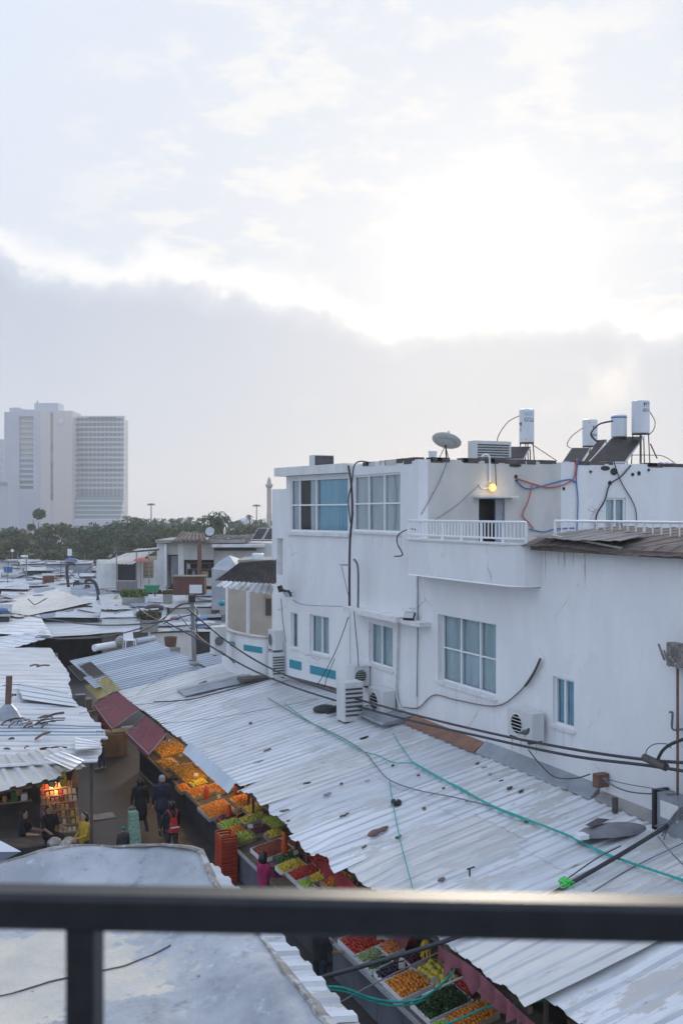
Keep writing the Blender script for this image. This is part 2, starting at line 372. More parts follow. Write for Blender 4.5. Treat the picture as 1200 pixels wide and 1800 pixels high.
# ================================================================ walls and windows
def basis(O, S, inward):
    S = Vector(S); I = Vector(inward); O = Vector(O)
    return Matrix(((S.x, I.x, 0, O.x), (S.y, I.y, 0, O.y), (0, 0, 1, O.z), (0, 0, 0, 1)))
def wall(parent, name, M, x0, x1, z0, z1, holes, th, m, topn=0.):
    xs = sorted({x0, x1} | {h[0] for h in holes} | {h[1] for h in holes}); zs = sorted({z0, z1} | {h[2] for h in holes} | {h[3] for h in holes})
    b = MB(); Q = lambda *p: b.quad(*[M @ Vector(q) for q in p])
    def cut(a):   # finer columns so that the top edge can be uneven
        out = []
        for p, q in zip(a, a[1:]):
            k = max(1, int((q - p) / .6)); out += [p + (q - p) * i / k for i in range(k)]
        return out + [a[-1]]
    def tz(x): return z1 + topn * noise.noise(Vector((x * 2.3, z1, x0)))
    xf = cut(xs)
    for a, c in zip(xf, xf[1:]):
        for d, e in zip(zs, zs[1:]):
            mx, mz = (a + c) / 2, (d + e) / 2
            if any(h[0] < mx < h[1] and h[2] < mz < h[3] for h in holes): continue
            e1, e2 = (tz(a), tz(c)) if e == z1 else (e, e)
            Q((a, 0, d), (c, 0, d), (c, 0, e2), (a, 0, e1)); Q((c, th, d), (a, th, d), (a, th, e1), (c, th, e2))
        Q((a, 0, tz(a)), (c, 0, tz(c)), (c, th, tz(c)), (a, th, tz(a)))
    for h0, h1, h2, h3 in holes:
        Q((h0, 0, h2), (h0, 0, h3), (h0, th, h3), (h0, th, h2)); Q((h1, 0, h3), (h1, 0, h2), (h1, th, h2), (h1, th, h3))
        Q((h0, 0, h3), (h1, 0, h3), (h1, th, h3), (h0, th, h3)); Q((h1, 0, h2), (h0, 0, h2), (h0, th, h2), (h1, th, h2))
    Q((x0, th, z0), (x0, 0, z0), (x0, 0, tz(x0)), (x0, th, tz(x0))); Q((x1, 0, z0), (x1, th, z0), (x1, th, tz(x1)), (x1, 0, tz(x1)))
    Q((x0, th, z0), (x1, th, z0), (x1, 0, z0), (x0, 0, z0))
    return b.build(name, m, parent)
def curtain_mesh(M, x0, x1, z0, z1, y, seed, amp=.06, wave=.16):
    b = MB(); n = max(8, int((x1 - x0) / wave * 6)); vs = []
    for r, zz in enumerate((z0, z0 + (z1 - z0) * .5, z1)):
        for i in range(n + 1):
            x = x0 + (x1 - x0) * i / n
            ph = x / wave * 2 * math.pi + 1.6 * noise.noise(Vector((x * 3, seed, r * .6)))
            a = amp * (.5 + .7 * abs(noise.noise(Vector((x * 1.5, seed + 4., 0)))))
            vs.append(M @ Vector((x + .02 * noise.noise(Vector((x * 2, zz, seed))), y + a * math.sin(ph), zz)))
    b.add(vs, [(r * (n + 1) + i, r * (n + 1) + i + 1, (r + 1) * (n + 1) + i + 1, (r + 1) * (n + 1) + i) for r in range(2) for i in range(n)])
    return b
def window(parent, M, x0, x1, z0, z1, cols, rows, dep=.16, fw=.05, curt=CURT, seed=0, sill=True, cgap=None, curtx=None):
    """cols / rows: inner bar positions as fractions. The frame is the part; panes, curtain, sill and room are its pieces."""
    b = MB(); fy0, fy1 = dep - .05, dep + .02
    B = lambda a, c, d, e, y0=fy0, y1=fy1: b.box((a, y0, d), (c, y1, e), M=M)
    B(x0, x0 + fw, z0, z1); B(x1 - fw, x1, z0, z1); B(x0 + fw, x1 - fw, z0, z0 + fw); B(x0 + fw, x1 - fw, z1 - fw, z1)
    xs = [x0 + fw / 2] + [x0 + (x1 - x0) * c for c in cols] + [x1 - fw / 2]; zs = [z0 + fw / 2] + [z0 + (z1 - z0) * r for r in rows] + [z1 - fw / 2]
    for x in xs[1:-1]: B(x - fw * .5, x + fw * .5, z0 + fw, z1 - fw, fy0 - .008, fy1 - .004)
    for zz in zs[1:-1]: B(x0 + fw, x1 - fw, zz - fw * .4, zz + fw * .4, fy0 - .004, fy1 - .008)
    w = b.build('window', UPVC, parent)
    for a, c in zip(xs, xs[1:]):
        for d, e in zip(zs, zs[1:]):
            p = MB(); t = random.uniform(-.004, .004); y = dep - .012
            p.quad(*[M @ Vector(q) for q in ((a, y - t, d), (c, y + t, d), (c, y + t, e), (a, y - t, e))]); p.build('pane', GLASS, w)
    for k, (ca, cb, cm) in enumerate(curtx or [(0, 1, curt)]):
        curtain_mesh(M, x0 + (x1 - x0) * ca + .02, x0 + (x1 - x0) * cb - .02, z0 + .03, z1 - .02, dep + .07, seed + k).build('curtain', cm, w, True)
    r = MB(); y1 = dep + 1.1
    P = lambda *q: r.quad(*[M @ Vector(s) for s in q])
    X0, X1, Z0, Z1, Y0 = x0 - .05, x1 + .05, z0 - .05, z1 + .05, dep + .03
    P((X0, y1, Z0), (X1, y1, Z0), (X1, y1, Z1), (X0, y1, Z1)); P((X0, Y0, Z0), (X0, y1, Z0), (X0, y1, Z1), (X0, Y0, Z1)); P((X1, y1, Z0), (X1, Y0, Z0), (X1, Y0, Z1), (X1, y1, Z1))
    P((X0, Y0, Z0), (X1, Y0, Z0), (X1, y1, Z0), (X0, y1, Z0)); P((X0, y1, Z1), (X1, y1, Z1), (X1, Y0, Z1), (X0, Y0, Z1))
    r.build('room', DARKIN, w)
    if sill:
        s = MB(); s.box((x0 - .06, -.05, z0 - .07), (x1 + .06, dep - .055, z0 - .006), M=M); s.build('sill', WALLP, w)
    return w

# ================================================================ THE WHITE BUILDING
fu = lambda x, v=WV: onV(x, 900, v).y
fz = lambda x, y, v=WV: onV(x, y, v).z
BU = thing('white_building', 'big white plastered house with curtained windows and a roof terrace', 'building', (WV, 24, 0))
U_L, U_B0, U_B1, U_C, U_R = fu(478), fu(508), fu(612), fu(735), 6.0
ZT, ZP = 11.05, 8.86
Mf = basis((WV, U_L, 0), (0, -1, 0), (1, 0, 0)); lx = lambda px, v=WV: U_L - fu(px, v)
def hole(x0, x1, y0, y1, v=WV, xr=None):
    return (lx(x0, v), lx(x1, v), fz(x0, y1, v), fz(x0, y0, v))
# left wing, lower top
hs = hole(487, 497, 946, 1010)
wall(BU, 'wall', Mf, 0, lx(508) + .02, 0, 10.45, [hs], .3, WALL, .03)
b = MB(); b.box((hs[0] - .01, .17, hs[2] - .02), (hs[1] + .01, .2, hs[3] + .02), M=Mf); b.build('shutter', WALLG, BU, label='grey closed shutter in narrow slot window')
# bay: flush at its right end, swinging out over the market roof at its left
BL, BRt = onV(507, 900, 12.52), onV(614, 900, 13.16); bs = V(BRt.x - BL.x, BRt.y - BL.y, 0); BLEN = bs.length; bs.normalize(); bi = V(-bs.y, bs.x, 0)
if bi.x < 0: bi = -bi
Mb = basis((BL.x, BL.y, 0), bs, bi)
def onBay(x, y): d = ray(x, y); t = (V(BL.x, BL.y, 0) - V(0, 0, 0)).dot(bi) / d.dot(bi); return CAM + d * t
def bayhole(x0, x1, y0, y1):
    q = lambda x: (onBay(x, 900) - V(BL.x, BL.y, H)).dot(bs)
    return (q(x0), q(x1), onBay((x0 + x1) / 2, y1).z, onBay((x0 + x1) / 2, y0).z)
h1 = bayhole(510, 612, 840, 935); h3 = bayhole(544, 578, 1082, 1150); h4 = bayhole(511, 523, 1077, 1139)
wall(BU, 'bay_wall', Mb, 0, BLEN, 4.0, 10.82, [h1, h3, h4], .2, WALL)
b = MB(); ring = [Mb @ V(-.5 * math.sin(R(15 * k)), .5 * (1 - math.cos(R(15 * k))), 0) for k in range(7)]
for p, q in zip(ring, ring[1:]): b.quad((q.x, q.y, 4.0), (p.x, p.y, 4.0), (p.x, p.y, 10.82), (q.x, q.y, 10.82))
ext = ring[-1] + bi * .5; b.quad((ext.x, ext.y, 4.0), (ring[-1].x, ring[-1].y, 4.0), (ring[-1].x, ring[-1].y, 10.82), (ext.x, ext.y, 10.82))
e2 = Mb @ V(BLEN, .21, 0); b.add([(e2.x, e2.y, 4.0), tuple((Mb @ V(0, .21, 4.0)))] + [(p.x, p.y, 4.001) for p in ring] + [(ext.x, ext.y, 4.0)], [tuple(range(10))])
b.build('bay_corner', WALL, BU)
b = MB(); b.box((-.62, -.2, 10.83), (BLEN + .02, 1.2, 11.12), M=Mb); b.build('bay_roof_slab', WALLP, BU)
b = MB(); b.box((-.02, -.07, h1[2] - .13), (BLEN, -.004, h1[2] - .02), M=Mb); b.build('bay_ledge', WALLP, BU)
window(BU, Mb, *h1, [.165, .46], [.5], .08, .06, seed=1, sill=False, curtx=[(0, .15, CURTW), (.31, .45, CURTW), (.47, 1, CURTB)])
window(BU, Mb, *h3, [.55], [], .14, .05, curt=CURT, seed=2); window(BU, Mb, *h4, [], [], .12, .04, seed=3)
for q in ((545, 590, 1174, 1189), (509, 530, 1161, 1176)):
    hh = bayhole(*q); b = MB(); b.box((hh[0], -.012, hh[2]), (hh[1], .004, hh[3]), M=Mb); b.build('tile_band', TEAL, BU, label='teal tile band below bay window')
    b = MB(); b.box((hh[0] - .1, -.008, hh[3] + .08), (hh[1] + .1, .004, hh[3] + .12), M=Mb); b.build('moulding', WALLP, BU)
# main wall left of the terrace
h2 = (lx(620), lx(703), fz(660, 935), fz(660, 833)); h5 = hole(648, 690, 1093, 1165)
wall(BU, 'wall', Mf, lx(613), lx(735), 0, ZT, [h2, h5], .3, WALL, .05)
window(BU, Mf, *h2, [.33, .66], [.49], .1, .06, curt=CURTW, seed=5); window(BU, Mf, *h5, [.45], [], .14, .05, curt=CURT, seed=6)
# main wall under the terrace
h6 = hole(769, 871, 1079, 1196); h7 = hole(971, 1008, 1188, 1272)
wall(BU, 'wall', Mf, lx(735) + .002, U_L - U_R, 0, ZP - .95, [h6, h7], .3, WALL)
window(BU, Mf, *h6, [.34, .67], [.5], .2, .045, curt=CURT, seed=8); window(BU, Mf, *h7, [.47], [], .12, .05, curt=CURTB, seed=9)
# parapet with the curved balcony front (bulges out over the lower wall)
b = MB(); ua, ub = fu(712, 12.6) + .35, fu(905, 12.6) - .1; rows = [(ZP - .93, .0), (ZP - .90, .03), (ZP - .08, .0), (ZP, .0)]
n = 40; vs = []
for zz, o in rows:
    for i in range(n + 1):
        t = i / n; uu = lerp(ua, ub, t); bul = .60 * min(1., math.sin(math.pi * min(t * 1.02, 1.)) * 6) if t < .5 else .60 * min(1., (1 - t) * 7)
        bul = .60 * (1 - abs(2 * t - 1) ** 16); vs.append((WV - bul + o, uu, zz))
b.add(vs, [(r * (n + 1) + i, r * (n + 1) + i + 1, (r + 1) * (n + 1) + i + 1, (r + 1) * (n + 1) + i) for r in range(3) for i in range(n)])
b.add([vs[3 * (n + 1) + i] for i in range(n + 1)] + [(WV + .3, ub, ZP), (WV + .3, ua, ZP)], [tuple(range(n + 3))])
b.add([vs[i] for i in range(n + 1)] + [(WV + .3, ub, ZP - .93), (WV + .3, ua, ZP - .93)], [tuple(reversed(range(n + 3)))])
b.build('balcony_front', WALL, BU)
b = MB()
for i in range(n):
    t0, t1 = i / n, (i + 1) / n; f = lambda t: WV - .60 * (1 - abs(2 * t - 1) ** 16) - .05
    b.hexa([(f(t0), lerp(ua, ub, t0), ZP + .003), (f(t1), lerp(ua, ub, t1), ZP + .003), (f(t1) + .2, lerp(ua, ub, t1), ZP + .003), (f(t0) + .2, lerp(ua, ub, t0), ZP + .003)],
           [(f(t0), lerp(ua, ub, t0), ZP + .05), (f(t1), lerp(ua, ub, t1), ZP + .05), (f(t1) + .2, lerp(ua, ub, t1), ZP + .05), (f(t0) + .2, lerp(ua, ub, t0), ZP + .05)])
b.build('balcony_coping', WALLP, BU)
b = MB(); b.box((WV + .004, U_R, ZP - .95), (WV + .28, ub + .0, ZP - .02)); b.build('parapet', WALL, BU)
b = MB(); b.box((WV + .004, ua, ZP - .95), (WV + .28, U_C, ZP - .02)); b.build('parapet', WALL, BU)
b = MB(); b.box((WV + .3, U_R, ZP - 1.1), (30, U_C, ZP - .94)); b.build('terrace_floor', CONC, BU)
# joints and the slight step in the long wall
b = MB(); b.box((WV - .035, U_R, .0), (WV - .003, fu(1056), ZP - .06)); b.build('wall_facing', WALL, BU)
b = MB(); b.box((WV - .03, fu(733.5), 3.9), (WV - .002, fu(732), ZP - .95)); b.build('downpipe', WALLP, BU)
# end wall of the upper storey, facing the terrace
Me = basis((WV, U_C, 0), (1, 0, 0), (0, 1, 0)); ex = lambda px, y=900: onU(px, y, U_C).x - WV; ez = lambda px, y: onU(px, y, U_C).z
hd = (ex(841), ex(887), ZP - .94, ez(860, 877)); h8 = (ex(1063), ex(1099), ez(1080, 955), ez(1080, 875))
wall(BU, 'end_wall', Me, 0.302, ex(985), ZP - .94, ZT, [hd], .25, WALLG, .04)
wall(BU, 'end_wall', Me, ex(985) + .003, ex(1330), ZP - .94, ZT + .02, [h8], .25, WALL, .04)
window(BU, Me, *h8, [.5], [], .1, .06, curt=CURT, seed=11, sill=False)
b = MB(); b.box((hd[0] + (hd[1] - hd[0]) * .68, .06, hd[2] + .01), (hd[1] - .01, .12, hd[3] - .01), M=Me); b.build('door', FLASH, BU, label='grey metal door standing half open')
b = MB(); b.box((hd[0] - .1, .5, hd[2]), (hd[1] + .1, .52, hd[3] + .1), M=Me); b.build('doorway_back', DARKIN, BU)
b = MB(); b.box((ex(831), -.35, ez(860, 875)), (ex(899), -.004, ez(860, 871.5)), M=Me); b.build('door_canopy', WALLP, BU)
b = MB(); b.box((WV + .32, fu(613), 0), (WV + .5, fu(508), 4.2)); b.build('wall', WALL, BU)
# roof slab and hidden sides
b = MB(); b.box((WV + .3, U_C + .25, ZT - .25), (30, fu(508) + .4, ZT - .05)); b.build('roof_slab', CONC, BU)
b = MB(); b.box((WV + .3, U_L - .3, 0), (30, U_L - .004, 10.4)); b.build('rear_wall', WALL, BU)
b = MB(); b.box((WV + .3, fu(508) + .41, 10.1), (30, U_L - .31, 10.3)); b.build('roof_slab', CONC, BU)
# canopy slab above the small window
b = MB(); c0, c1 = fu(602, 12.7), fu(694, 12.7); zc = fz(640, 1082, 12.75)
b.box((WV - .50, c1, zc), (WV - .003, c0, zc + .14), bev=.03); b.build('window_canopy', WALLP, BU)
b = MB(); c2 = fu(734, 12.8); b.box((WV - .36, c2, zc - .02), (WV - .003, c1 - .004, zc + .09)); b.build('window_canopy', WALLP, BU)
# rails on the terrace
def railing(parent, P0, P1, z0, z1, nb, lean=0.):
    P0, P1 = Vector(P0), Vector(P1); b = MB()
    b.tube([P0 + V(0, 0, z1), P1 + V(0, 0, z1)], .028, 8); r = b.build('railing', PAINTW, parent)
    b = MB(); b.tube([P0 + V(0, 0, z0 + .09), P1 + V(0, 0, z0 + .09)], .022, 8); b.build('bottom_rail', PAINTW, r)
    for i in range(nb + 1):
        p = P0.lerp(P1, i / nb); q = MB(); big = i % 6 == 0
        q.tube([p + V(0, 0, z0 if big else z0 + .1), p + V(0, 0, z1 - .02)], .034 if big else .017, 6); q.build('post' if big else 'baluster', PAINTW, r)
    return r
railing(BU, (WV - .46, ua - .25, 0), (WV - .46, fu(924, 12.74), 0), ZP + .05, fz(800, 916, 12.8), 36)
railing(BU, (WV + .9, fu(975, 14.1), 0), (WV + .9, 9, 0), ZP - .5, fz(1080, 917, 14.1), 40)
railing(BU, (WV - .42, ua - .2, 0), (WV + .1, ua - .02, 0), ZP + .05, fz(800, 918, 12.8), 4)
# rust-brown flashing where market roof meets the wall
def strip(name, px0, px1, z0, z1, out, m, label, n=12, wav=.02):
    b = MB(); a, c = fu(px0), fu(px1)
    for i in range(n):
        u0, u1 = lerp(a, c, i / n), lerp(a, c, (i + 1) / n); w0 = wav * noise.noise(V(u0 * 2, 1, 1)); w1 = wav * noise.noise(V(u1 * 2, 1, 1))
        b.hexa([(WV - out, u0, z0 + w0), (WV - out, u1, z0 + w1), (WV - .004, u1, z0), (WV - .004, u0, z0)], [(WV - out + .03, u0, z0 + .05 + w0), (WV - out + .03, u1, z0 + .05 + w1), (WV - .004, u1, z1), (WV - .004, u0, z1)])
    return b.build(name, m, BU, label=label)
strip('flashing', 728, 852, 3.80, 4.02, .34, TERRA, 'rust red roof flashing along the wall foot')
strip('flashing', 854, 1056, 3.80, 4.06, .30, FLASH, 'grey roof flashing along the wall foot')
strip('flashing', 1060, 1240, 3.80, 3.98, .24, CONC, 'concrete fillet along the wall foot')
strip('flashing', 664, 726, 3.80, 4.0, .95, FLASH, 'dented grey metal flashing by the air conditioners')
# ================================================================ CAMERA TERRACE RAIL
RL = thing('balcony_railing', 'dark painted steel handrail with square post in front of the white roof', 'railing', atD(150, 2300, 1.18))
b = MB()
p0, p1 = atD(-700, 1576, 1.235), atD(1900, 1626, 1.13)
d = (p1 - p0).normalized(); up = V(0, 0, 1); s = d.cross(up).normalized()
prof = [(-.020, -.022), (.020, -.022), (.024, -.018), (.024, .014), (.016, .020), (-.016, .020), (-.024, .014), (-.024, -.018)]
vs = [p + s * a + up * c for p in (p0, p1) for a, c in prof]
b.add(vs, [(i, (i + 1) % 8, (i + 1) % 8 + 8, i + 8) for i in range(8)] + [tuple(range(8)), tuple(range(15, 7, -1))])
b.build('handrail', RAILM, RL)
def rail_at(px):
    lo, hi = 0., 1.
    for _ in range(40):
        m_ = (lo + hi) / 2; q = p0.lerp(p1, m_) - CAM
        if q.dot(RT) / q.dot(FW) * F + 600 < px: lo = m_
        else: hi = m_
    return p0.lerp(p1, lo)
for px in (150, 1290):
    q = rail_at(px); b = MB()
    vs = []
    for zz in (-1.0, -.022):
        for a, c in ((-.017, -.02), (.0, -.023), (.017, -.02), (.017, .02), (-.017, .02)): vs.append(q + d * a + s * c + up * zz)
    b.add(vs, [(i, (i + 1) % 5, (i + 1) % 5 + 5, i + 5) for i in range(5)] + [tuple(range(5))])
    b.build('post', RAILM, RL)
# the terrace slab it stands on
b = MB(); b.box((-6, -6, 7.7), (1.1, .9, 8.0)); b.build('terrace_building', CONC, label='concrete terrace under the steel handrail', cat='terrace')

# ================================================================ FOREGROUND CONCRETE ROOF
RZ = 6.2
def roof_paint():
    m = bpy.data.materials.new('peeling_roof_paint'); m.use_nodes = True; t = m.node_tree; n = t.nodes; L = t.links.new; p = n['Principled BSDF']
    pos = n.new('ShaderNodeNewGeometry').outputs['Position']
    def noi(s, det=8, ro=.62, w=0.):
        x = n.new('ShaderNodeTexNoise'); x.noise_dimensions = '4D'; x.inputs['W'].default_value = w; L(pos, x.inputs['Vector']); x.inputs['Scale'].default_value = s; x.inputs['Detail'].default_value = det; x.inputs['Roughness'].default_value = ro; return x.outputs[0]
    def mr(v, lo, hi):
        x = n.new('ShaderNodeMapRange'); L(v, x.inputs[0]); x.inputs[1].default_value = lo; x.inputs[2].default_value = hi; return x.outputs[0]
    def mix(f, a, c):
        x = n.new('ShaderNodeMix'); x.data_type = 'RGBA'; L(f, x.inputs[0])
        for i, v in ((6, a), (7, c)):
            if isinstance(v, tuple): x.inputs[i].default_value = v + (1,)
            else: L(v, x.inputs[i])
        return x.outputs[2]
    c = mix(mr(noi(1.1, 10, .7), .40, .60), (.43, .45, .475), (.28, .30, .33))
    c = mix(mr(noi(3.2, 8, .7, 7.), .56, .66), c, (.20, .22, .25))
    sx = n.new('ShaderNodeSeparateXYZ'); L(pos, sx.inputs[0])
    def mt(op, a, q):
        x = n.new('ShaderNodeMath'); x.operation = op
        for i, v in enumerate((a, q)):
            if isinstance(v, (int, float)): x.inputs[i].default_value = v
            else: L(v, x.inputs[i])
        return x.outputs[0]
    # old cream coat, a worn island in the middle of the roof
    isl = mt('MAXIMUM', mt('MULTIPLY', mt('ABSOLUTE', mt('SUBTRACT', sx.outputs[1], 7.75), 0), 1.25), mt('SUBTRACT', sx.outputs[0], .95))
    isl = mt('ADD', isl, mt('MULTIPLY', mt('SUBTRACT', noi(1.5, 8, .68, 2.), .5), 2.2))
    c = mix(mr(isl, 1.02, .96), c, mix(mr(noi(2.2, 6, .6, 3.), .4, .6), (.60, .56, .47), (.49, .47, .42)))
    c = mix(mr(noi(2.6, 6, .7, 5.), .60, .68), c, (.50, .53, .57))        # fresh white dabs
    c = mix(mr(noi(11., 6, .7, 9.), .66, .70), c, (.12, .11, .11))         # dirt specks
    L(c, p.inputs['Base Color']); p.inputs['Roughness'].default_value = .62
    bp = n.new('ShaderNodeBump'); bp.inputs['Strength'].default_value = .8; bp.inputs['Distance'].default_value = .04; L(noi(6., 10, .65), bp.inputs['Height']); L(bp.outputs[0], p.inputs['Normal'])
    return m
ROOFP = roof_paint()
FR = thing('flat_roof_building', 'flat roofed building with peeling pale blue roof paint below the handrail', 'building', (0, 6, 0))
e0 = onZ(385, 1550, RZ + .16).x                           # roof edge along the alley
far = onZ(200, 1478, RZ + .1).y
nx, ny = 110, 120; X0, Y0 = -9., 1.4; vs = []
def edge_x(y): return e0 - .13 * (far - y) / (far - 5)
def roofh(x, y):
    """Surface of the hand-trowelled roof: gentle swells, a raised rim along the alley and far edges."""
    t = max(0, 1 - (edge_x(y) - x) / .75); f = max(0, 1 - (yfar(x) - y) / .7)
    z = RZ - .05 + .05 * noise.noise(V(x * .6, y * .6, 1)) + .02 * noise.noise(V(x * 2.1, y * 2.1, 5)) + .006 * noise.noise(V(x * 7, y * 7, 2))
    z += (.020 * noise.noise(V(x * 4, y * 4, 9)) + .028 * noise.noise(V(x * 2, y * 2.2, 4))) * max(t, f)
    z += .22 * (t * t * (3 - 2 * t)) + .16 * (f * f * (3 - 2 * f)) * (.8 + .5 * noise.noise(V(x * .9, 3, 3)))
    return z
def yfar(x):
    k = max(0., (x - (e0 - 1.3)) / 1.3)
    return far - 1.25 * k ** 2.4 + .07 * noise.noise(V(x * 1.3, 7, 0)) - .10 * max(0, -x - .5)
for j in range(ny + 1):
    for i in range(nx + 1):
        x = X0 + (e0 - X0) * (1 - (1 - i / nx) ** 1.6); y = Y0 + (yfar(x) - Y0) * j / ny; x = X0 + (edge_x(y) - X0) * (1 - (1 - i / nx) ** 1.6)
        xx = x + (.05 * noise.noise(V(9, y * 1.1, 0)) + .02 * noise.noise(V(3, y * 4, 0)) if i == nx else 0)
        vs.append((xx, y, roofh(x, y)))
b = MB(); W = nx + 1
b.add(vs, [(j * W + i, j * W + i + 1, (j + 1) * W + i + 1, (j + 1) * W + i) for j in range(ny) for i in range(nx)])
b.build('roof_surface', ROOFP, FR, True)
b = MB()   # rough edge and walls below
edge = [vs[j * W + nx] for j in range(ny + 1)] + [vs[ny * W + i] for i in range(nx - 1, -1, -1)]
low = [(x + .015 * noise.noise(V(x * 5, y * 5, 0)), y, z - .2) for x, y, z in edge]
b.add(edge + low, [(i, i + 1, i + 1 + len(edge), i + len(edge)) for i in range(len(edge) - 1)])
b.build('roof_edge', mat('broken_concrete_edge', (.30, .27, .24), (.20, .18, .165), 9., rough=.95, bump=.6, bscale=25., stain=[((.46, .45, .44), (.5, .62), 6., (1, 1, 1))]), FR)
b = MB(); es = edge[:ny + 1:2] + edge[ny + 2:ny + 60:2]   # broken rim of old mortar
for q, w in zip(es, es[1:]):
    a, c = Vector(q), Vector(w); dd = (c - a).normalized().cross(V(0, 0, 1)); k = .05 + .05 * noise.noise(a * 2.3); k2 = .05 + .05 * noise.noise(c * 2.3); up_ = V(0, 0, .018)
    b.hexa([a - dd * k, a + dd * .015, c + dd * .015, c - dd * k2], [a - dd * k * .8 + up_, a + dd * .01 + up_ * .4, c + dd * .01 + up_ * .4, c - dd * k2 * .8 + up_])
b.build('rim_mortar', MATS['broken_concrete_edge'], FR)
b = MB(); b.box((X0, Y0, 0), (e0 - .25, far - 1.5, RZ - .25)); b.build('wall', WALLC, FR)
for k, pp in enumerate(([(300, 1662), (250, 1676), (210, 1690), (120, 1706), (20, 1730), (-60, 1740)],)):
    b = MB(); ps = spline([onZ(x, y, RZ) for x, y in pp], 6)
    for q, w in zip(ps, ps[1:]): 
        a = V(q.x, q.y, roofh(q.x, q.y) + .004); c = V(w.x, w.y, roofh(w.x, w.y) + .004); dd = (c - a).normalized().cross(V(0, 0, 1)) * (.004 + .007 * abs(noise.noise(a * 3)))
        b.hexa([a - dd, a + dd, c + dd, c - dd], [a - dd + V(0, 0, .006), a + dd + V(0, 0, .006), c + dd + V(0, 0, .006), c - dd + V(0, 0, .006)])
    b.build('tar_seam', BLACK if k else DSTEEL, FR)
for k in range(16):   # chips of loose paint and grit
    x, y = random.uniform(-2.2, e0 - .2), random.uniform(5.2, far - 1.2); b = MB(); r = random.uniform(.012, .03)
    b.ball((x, y, roofh(x, y) + .006), r, 1, random.uniform(.5, 1), .4, 6, 4)
    b.build('pebble', random.choice((DSTEEL, CARD, WALLC)), label='grit chip lying on the pale blue flat roof', cat='pebble', group='grit on the flat roof')

# ================================================================ MARKET ROOFS
def roof_thing(name, label, loc, group=None): return thing(name, label, 'roof', loc, group)
def add_sheet(parent, corners, m, **k):
    b = MB(); sheet(b, *corners, **k); return b.build('roofing_sheet', sm(m), parent)
rng = random.Random(3)
MR = roof_thing('market_roof', 'long white ribbed metal roof over the fruit stalls beside the white building', (10, 25, EZ))
def rz(v, o=0.): return EZ + RS * (v - EV) + o
us = [11.6]
while us[-1] < 37.2: us.append(us[-1] + rng.uniform(1.7, 2.5))
us[-1] = 37.9
for i, (a, c) in enumerate(zip(us, us[1:])):
    ov = .10; dz = .012 * (i % 2) + rng.uniform(0, .012)
    e = EV + rng.uniform(-.04, .22); mid = rng.uniform(10.3, 11.1)
    torn = 15.5 < (a + c) / 2 < 24
    def curl(s, t, i=i, torn=torn):
        k = max(0, 1 - t * 2.4) ** 2
        w = noise.noise(V(s * 2.2 + i * 1.31, i * 2.7, 0)); z = k * (.05 * w)
        if torn: z = k * (.16 * w + .07 * noise.noise(V(s * 7 + i, 4, i)))
        return V(.10 * k * abs(w) * (2 if torn else 1), 0, z - (.04 * k if torn else 0))
    up = rng.random() < .35
    m1, m2 = rng.choice((SHW[0], SHW[0], SHW[1], SHW[3], SHW[2])), rng.choice((SHW[0], SHW[1], SHW[1], SHW[3]))
    add_sheet(MR, ((e, a - ov, rz(e, dz)), (e + rng.uniform(-.12, .12), c, rz(e, dz)), (mid + .15, c, rz(mid + .15, dz)), (mid + .15, a - ov, rz(mid + .15, dz))), m1, ribs=max(4, round((c - a) / .31)), amp=.030, rows=14, wob=.022, jag=.02 if not torn else .05, seed=i + 1, curl=curl)
    add_sheet(MR, ((mid, a - ov, rz(mid, dz + .012)), (mid, c, rz(mid, dz + .012)), (WV - .03, c, rz(WV - .03, dz + .012)), (WV - .03, a - ov, rz(WV - .03, dz + .012))), m2 if rng.random() < .45 else m1, ribs=max(4, round((c - a) / .31)), amp=.030, rows=9, wob=.022, seed=i + 1)
# bent-up corners and torn flaps near the eave
for k, (x, y, w, m) in enumerate(()):
    p = onRoof(x, y, .06); L_ = V(1.1, 0, .24 * RS + .1)
    add_sheet(MR, (p + V(-.35, -w, .02), p + V(-.45, w * .3, -.05), p + V(.9, w * .2, .30), p + V(.9, -w * .9, .26)), m, ribs=3, amp=.03, rows=8, wob=.05, seed=70 + k, curl=lambda s, t, k=k: V(0, 0, .16 * (s - .5) ** 2 + .10 * noise.noise(V(s * 3, t * 3, k))))
# toothed fringe bent down over the yellow stall
f0, f1 = onV(328, 1306, EV - .05), onV(408, 1376, EV - .05)
b = MB(); sheet(b, f0 + V(-.10, 0, -.24), f1 + V(-.10, 0, -.24), f1 + V(.1, 0, .02), f0 + V(.1, 0, .02), ribs=16, amp=.03, rows=4, wob=.03, jag=.12, seed=5, sine=True)
b.build('roofing_sheet', SHB[1], MR, label='toothed strip of sheet bent down at the eave')
# timber under the eave
for k, uu in enumerate([13 + 2.6 * i for i in range(10)]):
    b = MB(); b.box((EV + .25, uu, rz(EV + .25) - .16), (WV - .1, uu + .08, rz(EV + .25) - .08), M=None); b.build('rafter', WOOD, MR)
b = MB(); b.box((EV + .3, 11.7, rz(EV) - .20), (EV + .38, 37.5, rz(EV) - .10)); b.build('beam', WOOD, MR)
